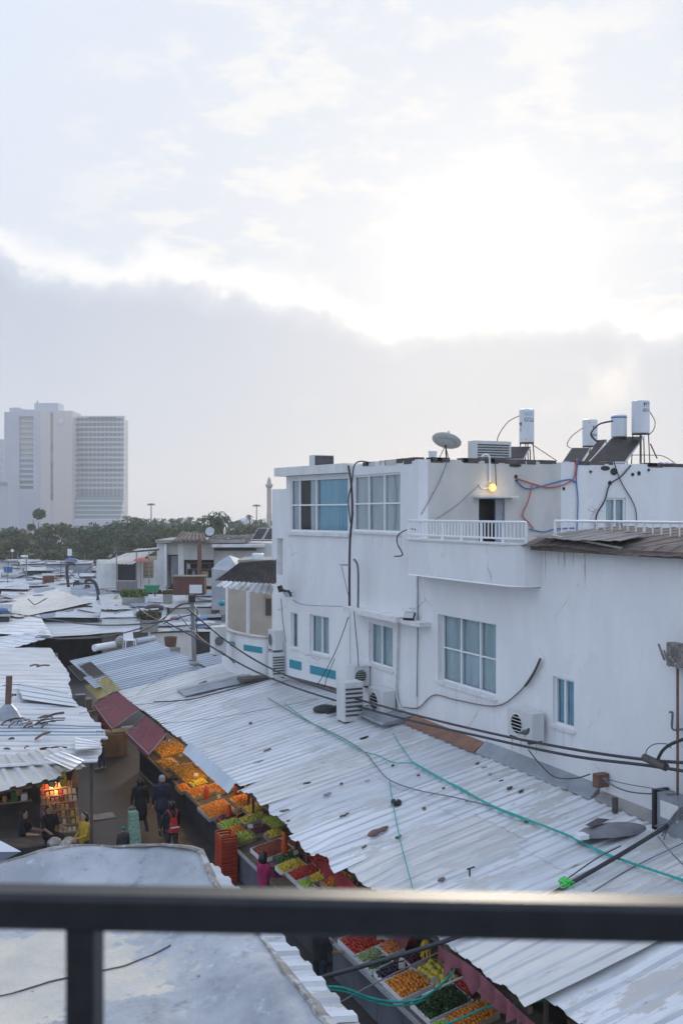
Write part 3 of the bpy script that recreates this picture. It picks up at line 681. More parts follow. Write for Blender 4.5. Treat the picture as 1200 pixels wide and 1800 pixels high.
# nearer, lower roof
NR = roof_thing('market_roof', 'white ribbed metal roof crossed by green ropes, below the handrail', (10, 8, EZ))
for i, (a, c) in enumerate(((9.3, 11.9), (7.1, 9.5), (4.6, 7.3))):
    add_sheet(NR, ((8.50, a, rz(8.5, -.09 + .02 * i)), (8.46, c, rz(8.5, -.09 + .02 * i)), (11.0, c, rz(11, -.09 + .02 * i)), (11.0, a, rz(11, -.09 + .02 * i))), SHW[(3, 0, 2)[i]], ribs=5, amp=.04, rows=10, wob=.05, seed=90 + i)
    add_sheet(NR, ((10.85, a, rz(10.85, -.05 + .02 * i)), (10.85, c, rz(10.85, -.05 + .02 * i)), (WV - .03, c, rz(WV, -.05 + .02 * i)), (WV - .03, a, rz(WV, -.05 + .02 * i))), SHW[(0, 3, 1)[i]], ribs=5, amp=.04, rows=8, wob=.04, seed=95 + i)
b = MB(); b.box((8.66, 11.28, .0), (8.74, 11.36, 2.5)); b.build('post', RUSTP, NR)
# blue-grey stretch beyond the white one
BR = roof_thing('market_roof', 'blue grey ribbed metal roof with pipes lying on it, past the white roof', (10, 44, EZ))
ub_ = [37.75, 40.2, 42.6, 45.0, 47.6]
for i, (a, c) in enumerate(zip(ub_, ub_[1:])):
    e = 7.75 + rng.uniform(-.2, .2)
    add_sheet(BR, ((e, a - .1, 2.6), (e, c, 2.62), (11.9, c, 3.32), (11.9, a - .1, 3.3)), SHB[i % 2], ribs=6, amp=.03, rows=8, wob=.02, seed=110 + i)
add_sheet(BR, ((11.7, 37.0, 3.35), (11.7, 41.5, 3.38), (15.5, 41.5, 3.9), (15.5, 37.0, 3.9)), SHB[0], ribs=11, amp=.03, rows=5, seed=118)

# left side of the alley: overlapping sheets, eave over the alley
LRF = roof_thing('market_roof', 'patchwork of overlapping white metal sheets roofing the stalls across the alley', (4, 36, 2.6))
strips = [((85, 1138), (118, 1186), (-70, 1140), (-70, 1186), SHW[4]), ((116, 1183), (121, 1233), (-70, 1182), (-70, 1226), SHW[1]),
          ((126, 1231), (168, 1274), (-70, 1222), (-70, 1272), SHW[4]), ((168, 1271), (181, 1300), (-70, 1268), (-70, 1300), SHB[1]), ((176, 1297), (164, 1340), (-70, 1296), (-70, 1352), SHW[4])]
for i, (a, c, d_, e_, m) in enumerate(strips):
    z0, z1 = 2.58 + .045 * i, 2.95 + .045 * i
    add_sheet(LRF, (onZ(*a, z0), onZ(*c, z0), onZ(*e_, z1), onZ(*d_, z1)), m, ribs=(7, 7, 6, 5, 6)[i], amp=.032, rows=9, wob=.04, jag=.06, seed=130 + i, curl=lambda s, t, i=i: V(0, 0, .10 * max(0, 1 - t * 2) ** 2 * noise.noise(V(s * 3, i * 2., 1))))
add_sheet(LRF, (onZ(140, 1243, 2.75), onZ(118, 1216, 2.78), onZ(30, 1200, 3.05), onZ(40, 1228, 3.02)), SHB[1], ribs=3, amp=.02, rows=4, wob=.03, seed=141)
add_sheet(LRF, (onZ(176, 1305, 2.92), onZ(174, 1316, 2.90), onZ(132, 1319, 2.98), onZ(133, 1296, 3.0)), SHW[3], ribs=4, amp=.025, rows=4, wob=.02, seed=142)
# cream sheets over the spice stall
CRF = roof_thing('stall_roof', 'cream wide ribbed sheets sloping over the spice stall', (3, 26, 2.6))
add_sheet(CRF, (onZ(-90, 1412, 2.62), onZ(112, 1366, 2.62), onZ(58, 1324, 3.12), onZ(-90, 1340, 3.16)), SHC[0], ribs=7, amp=.06, rows=8, wob=.03, seed=150)
add_sheet(CRF, (onZ(98, 1360, 2.70), onZ(152, 1349, 2.68), onZ(110, 1316, 3.05), onZ(50, 1320, 3.14)), SHC[0], ribs=3, amp=.05, rows=6, wob=.03, seed=151)
add_sheet(CRF, (onZ(128, 1351, 2.86), onZ(149, 1336, 2.86), onZ(108, 1321, 3.16), onZ(77, 1331, 3.18)), SHW[3], ribs=3, amp=.02, rows=5, wob=.05, seed=152)
b = MB(); q0, q1 = onZ(-90, 1414, 2.55), onZ(112, 1368, 2.55)
b.tube([q0, q1], .035, 6); b.build('beam', WOOD, CRF)
# fringe of the left eave beside the flat roof
FRG = roof_thing('stall_roof', 'white ribbed eave strip poking out past the edge of the flat roof', (5, 12, 2.6))
for i, (a, c) in enumerate(((6.0, 9.2), (9.1, 12.4), (12.3, 15.6), (15.5, 19.0))):
    add_sheet(FRG, ((5.82, c, 2.6 + .02 * i), (5.82, a, 2.6 + .02 * i), (3.2, a, 3.0 + .02 * i), (3.2, c, 3.0 + .02 * i)), SHW[(3, 0, 3, 1)[i]], ribs=6, amp=.06, rows=6, wob=.02, jag=.05, seed=160 + i)

# roofs meeting over the alley further off
OV = roof_thing('market_roof', 'wide pale sheets bridging the alley with a dark gap beneath', (10, 60, 2.9))
add_sheet(OV, (onZ(95, 1119, 2.75), onZ(40, 1066, 3.0), onZ(250, 1068, 3.1), onZ(312, 1105, 2.95)), SHW[4], ribs=14, amp=.03, rows=8, wob=.08, seed=171)
add_sheet(OV, (onZ(-80, 1128, 2.8), onZ(80, 1110, 3.25), onZ(98, 1119, 2.95), onZ(18, 1141, 2.7)), SHW[0], ribs=6, amp=.03, rows=4, wob=.04, seed=172)
add_sheet(OV, (onZ(-80, 1112, 3.05), onZ(-80, 1062, 3.2), onZ(60, 1066, 3.25), onZ(92, 1117, 3.1)), SHW[3], ribs=9, amp=.03, rows=6, wob=.08, seed=173)
add_sheet(OV, (onZ(35, 1086, 3.25), onZ(-60, 1071, 3.2), onZ(100, 1036, 3.4), onZ(165, 1058, 3.35)), SHC[0], ribs=6, amp=.03, rows=6, wob=.05, seed=174)
add_sheet(OV, (onZ(130, 1062, 3.2), onZ(150, 1040, 3.25), onZ(240, 1050, 3.25), onZ(260, 1075, 3.2)), SHW[0], ribs=6, amp=.03, rows=6, wob=.08, seed=175)
for i, (x, y) in enumerate(((100, 1150), (318, 1120), (60, 1100), (200, 1085))):
    p = onZ(x, y, 2.7); b = MB(); b.tube([V(p.x, p.y, 0), V(p.x, p.y, 2.75)], .06, 6); b.build('post', WOOD, OV)
b = MB(); q0, q1 = onZ(100, 1124, 2.7), onZ(310, 1109, 2.88); b.tube([q0, q1], .05, 6); b.build('beam', WOOD, OV)

# ================================================================ AWNINGS hanging into the alley
def awning(label, eave, front, m, zf=2.15):
    a, c = [onV(x, y, EV - .05) for x, y in eave]; d_, e_ = [onZ(x, y, zf) for x, y in front]; b = MB(); n = 8; vs = []
    for r in range(n + 1):
        for i in range(n + 1):
            s_, t_ = i / n, r / n; p = a.lerp(c, s_).lerp(d_.lerp(e_, s_), t_); p.z -= .10 * math.sin(math.pi * t_) * (.6 + .4 * math.sin(math.pi * s_)) - .03 * noise.noise(p * 2); vs.append(p)
    for i in range(n + 1): vs.append(vs[n * (n + 1) + i] + V(-.01, 0, -.13 + .02 * math.sin(i * 2.1)))
    b.add(vs, [(r * (n + 1) + i, r * (n + 1) + i + 1, (r + 1) * (n + 1) + i + 1, (r + 1) * (n + 1) + i) for r in range(n + 1) for i in range(n)])
    t = thing('awning', label, 'awning', (a + c) / 2); b.build('canvas', m, t, True)
    b = MB(); b.tube([d_, e_], .018, 6); b.build('front_bar', STEEL, t)
    for q, w in ((a, d_), (c, e_)): b = MB(); b.tube([q, w], .015, 6); b.build('arm', STEEL, t)
awning('faded red canvas awning, the nearer of two red ones', ((254, 1258), (293, 1290)), ((222, 1287), (262, 1326)), REDC)
awning('faded red canvas awning next to the yellow awning', ((205, 1213), (245, 1248)), ((165, 1237), (197, 1281)), REDC)
awning('stained yellow canvas awning above the alley stalls', ((190, 1188), (212, 1212)), ((150, 1205), (172, 1230)), YELC)
awning('dark brown canvas awning past the yellow awning', ((160, 1163), (186, 1186)), ((120, 1172), (142, 1196)), BRNC)
# ================================================================ FRUIT STALLS (right side of the alley)
TZ0, TV0, TS = .84, 8.30, .20                    # table front height, front line, rake
def tz(v): return TZ0 + TS * (v - TV0)
def onTable(x, y):
    d = ray(x, y); t = (TZ0 - TS * TV0 - H) / (d.z - TS * d.x); return CAM + d * t
def stall(label, u0, u1, v1=10.1, front=CRATED, v0=TV0, posts=True):
    t = thing('market_stall', label, 'stall', (v0, u0, 0)); k = max(2, int((u1 - u0) / .95))
    for i in range(k):
        a, c = lerp(u0, u1, i / k) + .006, lerp(u0, u1, (i + 1) / k) - .006; b = MB()
        b.hexa([(v0, a, tz(v0) - .05), (v1, a, tz(v1) - .05), (v1, c, tz(v1) - .05), (v0, c, tz(v0) - .05)], [(v0, a, tz(v0) - .012), (v1, a, tz(v1) - .012), (v1, c, tz(v1) - .012), (v0, c, tz(v0) - .012)])
        b.build('table_board', WOOD, t)
        b = MB(); b.box((v0 + .05, a, .04), (v0 + .08, c, tz(v0) - .06)); b.build('front_panel', front, t)
    b = MB(); b.box((v0 + .06, u0 + .02, .04), (v1 - .1, u0 + .05, tz(v0) - .06)); b.build('end_panel', STALLG, t)
    b = MB(); b.box((v0 - .035, u0, tz(v0) - .06), (v0 - .004, u1, tz(v0) + .03)); b.build('edge_strip', CRATEG if front is STALLG else WOODL, t)
    if posts:
        for uu in (u0 + .1, u1 - .1): b = MB(); b.box((v0 + .95, uu - .03, tz(v0)), (v0 + 1.01, uu + .03, EZ + .12)); b.build('post', WOOD, t)
    return t
stall('yellow lit market stall with packets, under the red awnings', 27.0, 31.6, v0=8.48)
stall('far market stall of yellow crates behind the red awning', 32.2, 36.6, v0=8.48)
stall('fruit stall with grapes and green apples behind the red crates', 22.9, 26.3, 10.4, STALLG)
stall('fruit stall with dates and peppers under the red cloth', 19.3, 22.4, 10.2)
stall('vegetable stall with tomatoes and mandarins below the handrail', 12.6, 18.7, 10.0, STALLG)
def fm(n, c, c2): return mat(n, c, c2, 9., rough=.42)
ORG = [fm('orange_skin_a', (.72, .24, .02), (.62, .19, .02)), fm('orange_skin_b', (.80, .33, .03), (.70, .26, .03))]
TOM = [fm('tomato_skin_a', (.52, .035, .02), (.45, .03, .02)), fm('tomato_skin_b', (.60, .07, .03), (.5, .05, .03))]
LEM = [fm('lemon_skin_a', (.78, .55, .04), (.7, .48, .04)), fm('lemon_skin_b', (.66, .52, .05), (.74, .6, .08))]
GRN = [fm('green_apple_a', (.36, .52, .06), (.30, .46, .05)), fm('green_apple_b', (.46, .58, .10), (.40, .52, .08))]
PEAR = [fm('pear_skin_a', (.55, .52, .07), (.48, .48, .07)), fm('pear_skin_b', (.42, .46, .08), (.5, .5, .08))]
PLUM = [fm('plum_skin_a', (.09, .02, .04), (.06, .015, .03)), fm('plum_skin_b', (.14, .03, .05), (.10, .02, .04))]
CUKE = [fm('cucumber_a', (.05, .12, .03), (.035, .09, .025)), fm('cucumber_b', (.08, .16, .05), (.06, .13, .04))]
ZUC = [fm('courgette_a', (.28, .36, .14), (.22, .30, .11)), fm('courgette_b', (.34, .40, .2), (.28, .35, .16))]
AUB = [fm('aubergine_a', (.02, .012, .025), (.03, .015, .035)), fm('aubergine_b', (.028, .018, .034), None)]
DATE = [fm('date_a', (.26, .05, .03), (.20, .04, .025)), fm('date_b', (.34, .07, .04), (.28, .06, .03))]
CARR = [fm('carrot_a', (.74, .20, .05), None), fm('carrot_b', (.66, .24, .09), None)]
ONI = [fm('onion_a', (.60, .50, .34), (.52, .42, .28)), fm('onion_b', (.68, .60, .46), None)]
MEL = [fm('melon_a', (.76, .56, .05), (.68, .50, .05)), fm('melon_b', (.70, .60, .12), None)]
LEAF = [fm('herb_leaf_a', (.045, .10, .03), (.03, .075, .025)), fm('herb_leaf_b', (.07, .13, .04), None)]
MNG = [fm('packet_yellow', (.72, .42, .03), (.62, .34, .03)), fm('packet_amber', (.58, .26, .03), (.5, .22, .03))]
def crate(label, p, dv, du, m=CRATEG, hgt=.10):
    t = thing('crate', label, 'crate', p); z0 = tz(p.x)
    def side(a, c, d_, e_, nm='side'):
        b = MB(); b.hexa([(a, c, tz(a)), (d_, c, tz(d_)), (d_, e_, tz(d_)), (a, e_, tz(a))], [(a, c, tz(a) + hgt), (d_, c, tz(d_) + hgt), (d_, e_, tz(d_) + hgt), (a, e_, tz(a) + hgt)]); b.build(nm, m, t)
    x0, x1, y0, y1 = p.x - dv / 2, p.x + dv / 2, p.y - du / 2, p.y + du / 2
    side(x0, y0, x1, y0 + .018); side(x0, y1 - .018, x1, y1); side(x0, y0 + .02, x0 + .018, y1 - .02); side(x1 - .018, y0 + .02, x1, y1 - .02)
    b = MB(); b.hexa([(x0 + .02, y0 + .02, tz(x0)), (x1 - .02, y0 + .02, tz(x1)), (x1 - .02, y1 - .02, tz(x1)), (x0 + .02, y1 - .02, tz(x0))], [(x0 + .02, y0 + .02, tz(x0) + .03), (x1 - .02, y0 + .02, tz(x1) + .03), (x1 - .02, y1 - .02, tz(x1) + .03), (x0 + .02, y1 - .02, tz(x0) + .03)]); b.build('base', m, t)
def pile(name, label, p, dv, du, r, ms, heap=.10, shp=(1, 1, 1), base=.06, leafy=False, step=1.75):
    b = MB(); rg = random.Random(hash(label) % 1000 if False else len(label) * 7 + int(p.y * 10))
    nv, nu = max(2, int(dv / (r * step))), max(2, int(du / (r * step * max(1, shp[1] * .75))))
    for i in range(nv):
        for j in range(nu):
            s_, t_ = (i + .5) / nv, (j + .5) / nu; hp = heap * (math.sin(math.pi * s_) * math.sin(math.pi * t_)) ** .6
            x = p.x + (s_ - .5) * (dv - .04) + rg.uniform(-.4, .4) * r; y = p.y + (t_ - .5) * (du - .04) + rg.uniform(-.4, .4) * r; k = rg.uniform(.85, 1.12)
            z = tz(x) + base + hp + rg.uniform(-.3, .5) * r
            M_ = Matrix.Rotation(rg.uniform(-.5, .5) if shp[1] > 1.4 else rg.uniform(0, 6), 3, 'Z') @ Matrix.Rotation(rg.uniform(-.5, .5), 3, 'X')
            if leafy:
                for q in range(3):
                    a = V(x, y, z); d1 = V(rg.uniform(-1, 1), rg.uniform(-1, 1), rg.uniform(.1, 1)).normalized() * r * 2.2; d2 = d1.cross(V(rg.uniform(-1, 1), rg.uniform(-1, 1), .3)).normalized() * r * .9
                    b.add([a, a + d1 * .5 + d2, a + d1, a + d1 * .5 - d2], [(0, 1, 2, 3)], rg.randrange(2))
            else: b.ball((x, y, z), r * k, shp[0], shp[1], shp[2], 7, 5, rg.randrange(len(ms)), M_)
    # the heap below the top layer
    n = 6; vs = []
    for i in range(n + 1):
        for j in range(n + 1):
            s_, t_ = i / n, j / n; x = p.x + (s_ - .5) * (dv - .04); vs.append((x, p.y + (t_ - .5) * (du - .04), tz(x) + base - r * .5 + heap * max(0, math.sin(math.pi * s_) * math.sin(math.pi * t_)) ** .6))
    b.add(vs, [(i * (n + 1) + j, (i + 1) * (n + 1) + j, (i + 1) * (n + 1) + j + 1, i * (n + 1) + j + 1) for i in range(n) for j in range(n)], 0)
    b.build(name, ms, None, True, label, name.split('_')[0] if '_' in name else name, kind='stuff')
CELLS = [  # photo spot, size across and along, radius, skins, name, what, crate material
 (378, 1428, .8, 1.1, .040, ORG, 'apricot_pile', 'apricots', CRATEG, (1, 1, 1)), (396, 1437, .45, .8, .036, PLUM, 'plum_pile', 'dark plums next to the apricots', CRATER, (1, 1, 1)),
 (404, 1453, .5, .62, .042, GRN, 'lime_pile', 'limes', WOODL, (1, 1, 1)), (410, 1465, .5, .5, .040, ORG, 'tangerine_pile', 'tangerines between limes and green apples', WOODL, (1, 1, 1)),
 (422, 1479, .62, .6, .044, GRN, 'apple_pile', 'green apples', WOODL, (1, 1, 1)), (447, 1465, .68, .75, .030, PLUM, 'grape_pile', 'black grapes', WOODL, (1, 1, 1)),
 (474, 1453, .60, .85, .032, GRN, 'grape_pile', 'green grapes', WOODL, (1, 1, 1)), (446, 1444, .6, .6, .040, PEAR, 'pear_pile', 'yellow green pears', CRATEG, (1, 1, 1.2)),
 (431, 1411, .6, .9, .042, ORG, 'orange_pile', 'oranges heaped under the torn eave', CARD, (1, 1, 1)), (457, 1421, .8, .6, .040, LEM, 'lemon_pile', 'lemons under the torn eave', CARD, (1, 1.2, 1)),
 (478, 1498, .75, .85, .026, DATE, 'date_pile', 'red dates in a white tray', PAINTW, (1, 1.4, .9)), (525, 1493, .6, .95, .026, DATE, 'date_pile', 'brown red dates beside the orange bag', CARD, (1, 1.4, .9)),
 (506, 1511, .55, .5, .030, CUKE, 'cucumber_pile', 'dark cucumbers', CRATED, (.9, 2.6, .9)), (510, 1527, .55, .55, .036, LEM, 'pepper_pile', 'yellow peppers', PAINTW, (1, 1.2, 1)),
 (533, 1539, .6, .6, .036, TOM, 'pepper_pile', 'red peppers beside yellow ones', PAINTW, (1, 1, 1.1)), (568, 1541, .7, .6, .040, LEM, 'quince_pile', 'yellow quinces by the red cloth', CARD, (1, 1, 1)), (560, 1517, .8, .9, .040, TOM, 'pomegranate_pile', 'pomegranates', CRATER, (1, 1, 1)),
 (637, 1661, .66, .72, .036, TOM, 'tomato_pile', 'ripe red tomatoes', PAINTW, (1, 1, .9)), (676, 1646, .42, .6, .038, ONI, 'onion_pile', 'pale onions', CRATEG, (1, 1, 1)), (687, 1673, .34, .42, .028, CARR, 'carrot_pile', 'orange carrots', PAINTW, (.9, 2.4, .9)),
 (657, 1683, .6, .36, .026, ZUC, 'courgette_pile', 'pale green courgettes', PAINTW, (2.6, .9, .9)), (671, 1698, .55, .30, .024, CUKE, 'cucumber_pile', 'small cucumbers between courgettes and aubergines', PAINTW, (2.6, .9, .9)), (690, 1714, .55, .34, .036, AUB, 'aubergine_pile', 'black aubergines', PAINTW, (1.8, 1, 1)),
 (716, 1737, .58, .68, .038, ORG, 'mandarin_pile', 'bright orange mandarins', PAINTW, (1, 1, .95)), (763, 1722, .55, .72, .062, MEL, 'melon_pile', 'large yellow melons', CARD, (1, 1.25, 1)), (722, 1693, .36, .42, .03, PLUM, 'plum_pile', 'purple plums by the pink cloth', PAINTW, (1, 1, 1)),
 (776, 1770, .78, .62, .030, LEAF, 'herb_bunch', 'dark green herbs', PAINTW, (1, 1, 1)), (719, 1789, .5, .5, .032, LEM, 'lemon_pile', 'small lemons below the mandarins', PAINTW, (1, 1.1, 1)), (828, 1794, .7, .5, .036, ORG, 'orange_pile', 'oranges next to the dark herbs', CARD, (1, 1, 1)), (775, 1820, .7, .45, .036, GRN, 'apple_pile', 'green apples below the dark herbs', PAINTW, (1, 1, 1)),
 (330, 1362, .62, 1.9, .045, MNG, 'packet_pile', 'flat yellow packets', WOODL, (1.7, 1, .5)), (372, 1354, .8, 2.2, .050, MNG, 'mango_pile', 'amber mangoes under the bent eave', WOODL, (1, 1.3, .9)), (352, 1396, .6, .8, .042, ORG, 'orange_pile', 'oranges on the yellow lit stall', CARD, (1, 1, 1)), (392, 1386, .6, .9, .045, ORG, 'persimmon_pile', 'orange persimmons', CARD, (1, 1, .9)),
 (298, 1318, .9, 1.8, .05, MNG, 'mango_pile', 'yellow mangoes behind the red awning', YELC, (1, 1.3, .9)),
]
CELLS += [
 (296, 1346, .5, 1.1, .045, MNG, 'packet_pile', 'amber packets at the table corner', WOODL, (1.6, 1, .5)), (345, 1378, .45, .9, .045, LEM, 'lemon_pile', 'lemons beside the flat yellow packets', WOODL, (1, 1.2, 1)), (322, 1390, .4, .7, .042, ORG, 'tangerine_pile', 'tangerines at the front of the yellow lit stall', WOODL, (1, 1, 1)), (405, 1372, .5, .9, .045, ORG, 'orange_pile', 'oranges beneath the toothed strip', CARD, (1, 1, 1)),
 (366, 1445, .4, .5, .040, TOM, 'nectarine_pile', 'red nectarines at the front of the grape stall', CRATER, (1, 1, 1)), (410, 1424, .45, .6, .038, TOM, 'cherry_pile', 'red cherries behind the apricots', CRATER, (1, 1, 1)), (480, 1470, .4, .6, .04, LEM, 'pear_pile', 'yellow pears beside the green grapes', WOODL, (1, 1, 1.2)),
 (545, 1504, .5, .6, .036, TOM, 'plum_pile', 'red plums beside the pomegranates', CRATER, (1, 1, 1)), (590, 1552, .6, .5, .04, ORG, 'orange_pile', 'oranges under the dark red cloth', CARD, (1, 1, 1)), (548, 1558, .5, .5, .036, GRN, 'lime_pile', 'limes at the front of the date stall', PAINTW, (1, 1, 1)),
 (702, 1656, .4, .5, .034, TOM, 'radish_pile', 'red radishes behind the carrots', CRATER, (1, 1, 1)), (742, 1696, .4, .5, .05, LEM, 'banana_heap', 'yellow bananas beside the pink cloth', CARD, (.7, 2.2, .7)), (800, 1748, .45, .5, .04, TOM, 'apple_pile', 'red apples behind the dark herbs', CRATER, (1, 1, 1)), (742, 1770, .28, .5, .03, ZUC, 'bean_pile', 'pale green beans beside the dark herbs', PAINTW, (.6, 2.6, .6)), (845, 1775, .5, .4, .04, LEM, 'lemon_pile', 'lemons under the maroon cloth', CARD, (1, 1.1, 1))]
PLACED = []
for x, y, dv, du, r, ms, nm, what, cm, shp in CELLS:
    p = onTable(x, y); p.z = tz(p.x); dv *= 1.12; du *= 1.12
    for q, qv, qu in PLACED:      # trays stand side by side: trim the one that would overlap
        ov, ou = (dv + qv) / 2 - abs(p.x - q.x), (du + qu) / 2 - abs(p.y - q.y)
        if ov > 0 and ou > 0:
            if ov / dv < ou / du: s_ = 1 if p.x > q.x else -1; dv -= ov + .01; p.x += s_ * (ov + .01) / 2
            else: s_ = 1 if p.y > q.y else -1; du -= ou + .01; p.y += s_ * (ou + .01) / 2
    if dv < .16 or du < .16: continue
    if p.x - dv / 2 < TV0: k_ = TV0 - (p.x - dv / 2); p.x += k_ / 2; dv -= k_
    if dv < .16: continue
    PLACED.append((p.copy(), dv, du)); p.z = tz(p.x)
    crate('shallow %s tray holding %s' % ({'grey_crate_plastic': 'grey plastic', 'red_crate_plastic': 'red plastic', 'pale_wood': 'wooden', 'cardboard': 'cardboard', 'white_paint': 'white', 'dark_stall_board': 'dark', 'yellow_awning_canvas': 'yellow'}[cm.name], what), p, dv, du, cm)
    pile(nm, 'heap of ' + what + ' on a market stall', p, dv, du, r, ms, .09, shp, leafy='herb' in nm)
PC_ = mat('price_card', (.74, .72, .66), None); rgp = random.Random(2)
for k, (x, y) in enumerate(((385, 1420), (414, 1446), (440, 1474), (478, 1440), (470, 1492), (520, 1522), (650, 1650), (668, 1676), (706, 1728), (750, 1700), (764, 1756), (345, 1380), (318, 1345), (428, 1402))):
    p = onTable(x, y); z = tz(p.x) + .14; t = thing('price_card', 'blank looking price card on a stick among the fruit trays', 'price card', V(p.x, p.y, z), 'price cards on the stalls'); b = MB(); b.tube([V(p.x, p.y, z), V(p.x, p.y, z + .16)], .006, 5); b.build('stick', WOODL, t)
    a = rgp.uniform(-.5, .5); d_ = V(math.cos(a), math.sin(a), 0) * .07; b = MB(); q = V(p.x, p.y - .008, z + .14); nn = V(-math.sin(a), math.cos(a), 0) * .003; b.hexa([q - d_ - nn, q + d_ - nn, q + d_ + nn, q - d_ + nn], [q - d_ - nn + V(0, .02, .10), q + d_ - nn + V(0, .02, .10), q + d_ + nn + V(0, .02, .10), q - d_ + nn + V(0, .02, .10)]); b.build('card', PC_, t)
# hanging orange net bags
def netbag(x, y0, y1, v, label):
    a, c = onV(x, y0, v), onV(x, y1, v); hh = a.z - c.z; b = MB()
    b.lathe([(.012, hh), (.06, hh * .95), (.075, hh * .6), (.09, hh * .25), (.07, .02), (.02, 0)], 10, c); b.build('hanging_bag', CRATEO, None, True, label, 'bag', 'orange bags hung along the stalls')
netbag(402, 1414, 1446, 8.75, 'orange red net bag hung among the apricots'); netbag(500, 1462, 1500, 8.9, 'orange red net bag hung above the dates'); netbag(363, 1380, 1406, 8.6, 'orange red net bag hung by the yellow lit stall')
netbag(417, 1376, 1398, 9.3, 'orange red net bag hung under the bent eave')
# stacked red crates in front of the grey stall
p = onZ(398, 1548, 0)
for k in range(6):
    t = thing('stacked_crate', ('topmost' if k == 5 else 'lowest' if k == 0 else ('second', 'third', 'fourth', 'fifth')[k - 1]) + ' red plastic crate of the stack' + ('' if k in (0, 5) else ' counted from the ground') + ' in the alley', 'crate', (p.x, p.y, .21 * k), 'stacked red crates'); w, d_, h_ = .21, .28, .20; jx = random.uniform(-.012, .012)
    for s_ in (-1, 1):
        for zz in (.0, .075, .15):
            b = MB(); b.box((p.x + jx + s_ * w - .012, p.y - d_, .21 * k + zz), (p.x + jx + s_ * w + .012, p.y + d_, .21 * k + zz + .048)); b.build('slat', CRATER, t)
            b = MB(); b.box((p.x + jx - w + .014, p.y + s_ * d_ - .012, .21 * k + zz), (p.x + jx + w - .014, p.y + s_ * d_ + .012, .21 * k + zz + .048)); b.build('slat', CRATER, t)
        for q in (-1, 1): b = MB(); b.box((p.x + jx + s_ * (w - .03) - .015, p.y + q * (d_ - .03) - .015, .21 * k + .004), (p.x + jx + s_ * (w - .03) + .015, p.y + q * (d_ - .03) + .015, .21 * k + .205)); b.build('corner', CRATER, t)
    b = MB(); b.box((p.x + jx - w + .015, p.y - d_ + .015, .21 * k + .002), (p.x + jx + w - .015, p.y + d_ - .015, .21 * k + .016)); b.build('base', CRATER, t)
# cloth valances under the eave
def valance(label, pts, drop, m, v=EV + .12, fold=.06):
    ps = [onV(x, y, v) for x, y in pts]; ps = spline(ps, 10); b = MB(); n = len(ps); vs = []
    for r in range(5):
        for i, q in enumerate(ps):
            t = r / 4; vs.append(q + V(fold * (.6 * math.sin(i * 1.25) + .6 * noise.noise(V(i * .6, 9, 0))) * t + .03 * noise.noise(q * 3) * t, 0, -drop * t * (.8 + .9 * noise.noise(V(i * .45, 2, 0)))))
    b.add(vs, [(r * n + i, r * n + i + 1, (r + 1) * n + i + 1, (r + 1) * n + i) for r in range(4) for i in range(n - 1)])
    b.build('cloth_valance', m, None, True, label, 'cloth')
valance('maroon cloth hung below the eave over the tomato stall', [(770, 1662), (830, 1700), (880, 1745), (915, 1778), (940, 1800)], .36, PINKC, fold=.13)
valance('dark red cloth hung below the eave over the date stall', [(563, 1508), (600, 1535), (640, 1570)], .42, REDD)
p = onTable(712, 1665); b = MB(); vs = []
for r in range(7):
    for i in range(9): vs.append((p.x + .10 * r - .15 + .03 * math.sin(i * 1.7), p.y - .25 + .065 * i, tz(p.x) + .32 + .05 * r + .06 * noise.noise(V(i * .7, r * .6, 3)) - .25 * max(0, (2 - r)) * .5))
b.add(vs, [(r * 9 + i, r * 9 + i + 1, (r + 1) * 9 + i + 1, (r + 1) * 9 + i) for r in range(6) for i in range(8)]); b.build('folded_cloth', PINKC, None, True, 'dusty pink cloth draped between carrots and bananas', 'cloth')
# hanging bananas
q = onV(748, 1652, 9.0); b = MB()
for k in range(14):
    a = 2 * math.pi * k / 7; o = V(.07 * math.cos(a), .07 * math.sin(a), -.11 * (k // 7))
    b.tube(spline([q + o * .3 + V(0, 0, -.11 * (k // 7)), q + o + V(0, 0, -.08), q + o * 1.25 + V(0, 0, -.2)], 3), [.008, .018, .020, .02, .019, .016, .008], 6)
b.build('banana_bunch', LEM, None, True, 'bunch of yellow bananas hung under the eave', 'bananas')
# cardboard boxes and dark interior under the market roof
for k, (x, y, w, h_) in enumerate(((835, 1748, .32, .24), (858, 1766, .30, .3), (812, 1725, .26, .3))):
    p = onTable(x, y); p.x = min(p.x + .15, 10.2); b = MB(); b.box((p.x - w / 2, p.y - .2, tz(p.x) + .05), (p.x + w / 2, p.y + .2, tz(p.x) + .05 + h_))
    b.build('cardboard_box', CARD if k < 2 else CRATER, label=('opened cardboard box behind the melons', 'cardboard box under the maroon cloth', 'red carton behind the melons')[k], cat='box')
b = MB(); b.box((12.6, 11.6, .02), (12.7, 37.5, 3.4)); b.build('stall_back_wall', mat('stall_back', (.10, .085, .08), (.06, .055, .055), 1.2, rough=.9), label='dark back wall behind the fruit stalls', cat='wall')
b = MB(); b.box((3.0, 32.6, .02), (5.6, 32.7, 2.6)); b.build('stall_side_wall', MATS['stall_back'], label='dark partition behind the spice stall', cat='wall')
b = MB(); b.box((2.0, 33, .02), (2.1, 60, 2.7)); b.build('stall_back_wall', MATS['stall_back'], label='dark back wall of the stalls across the alley', cat='wall')
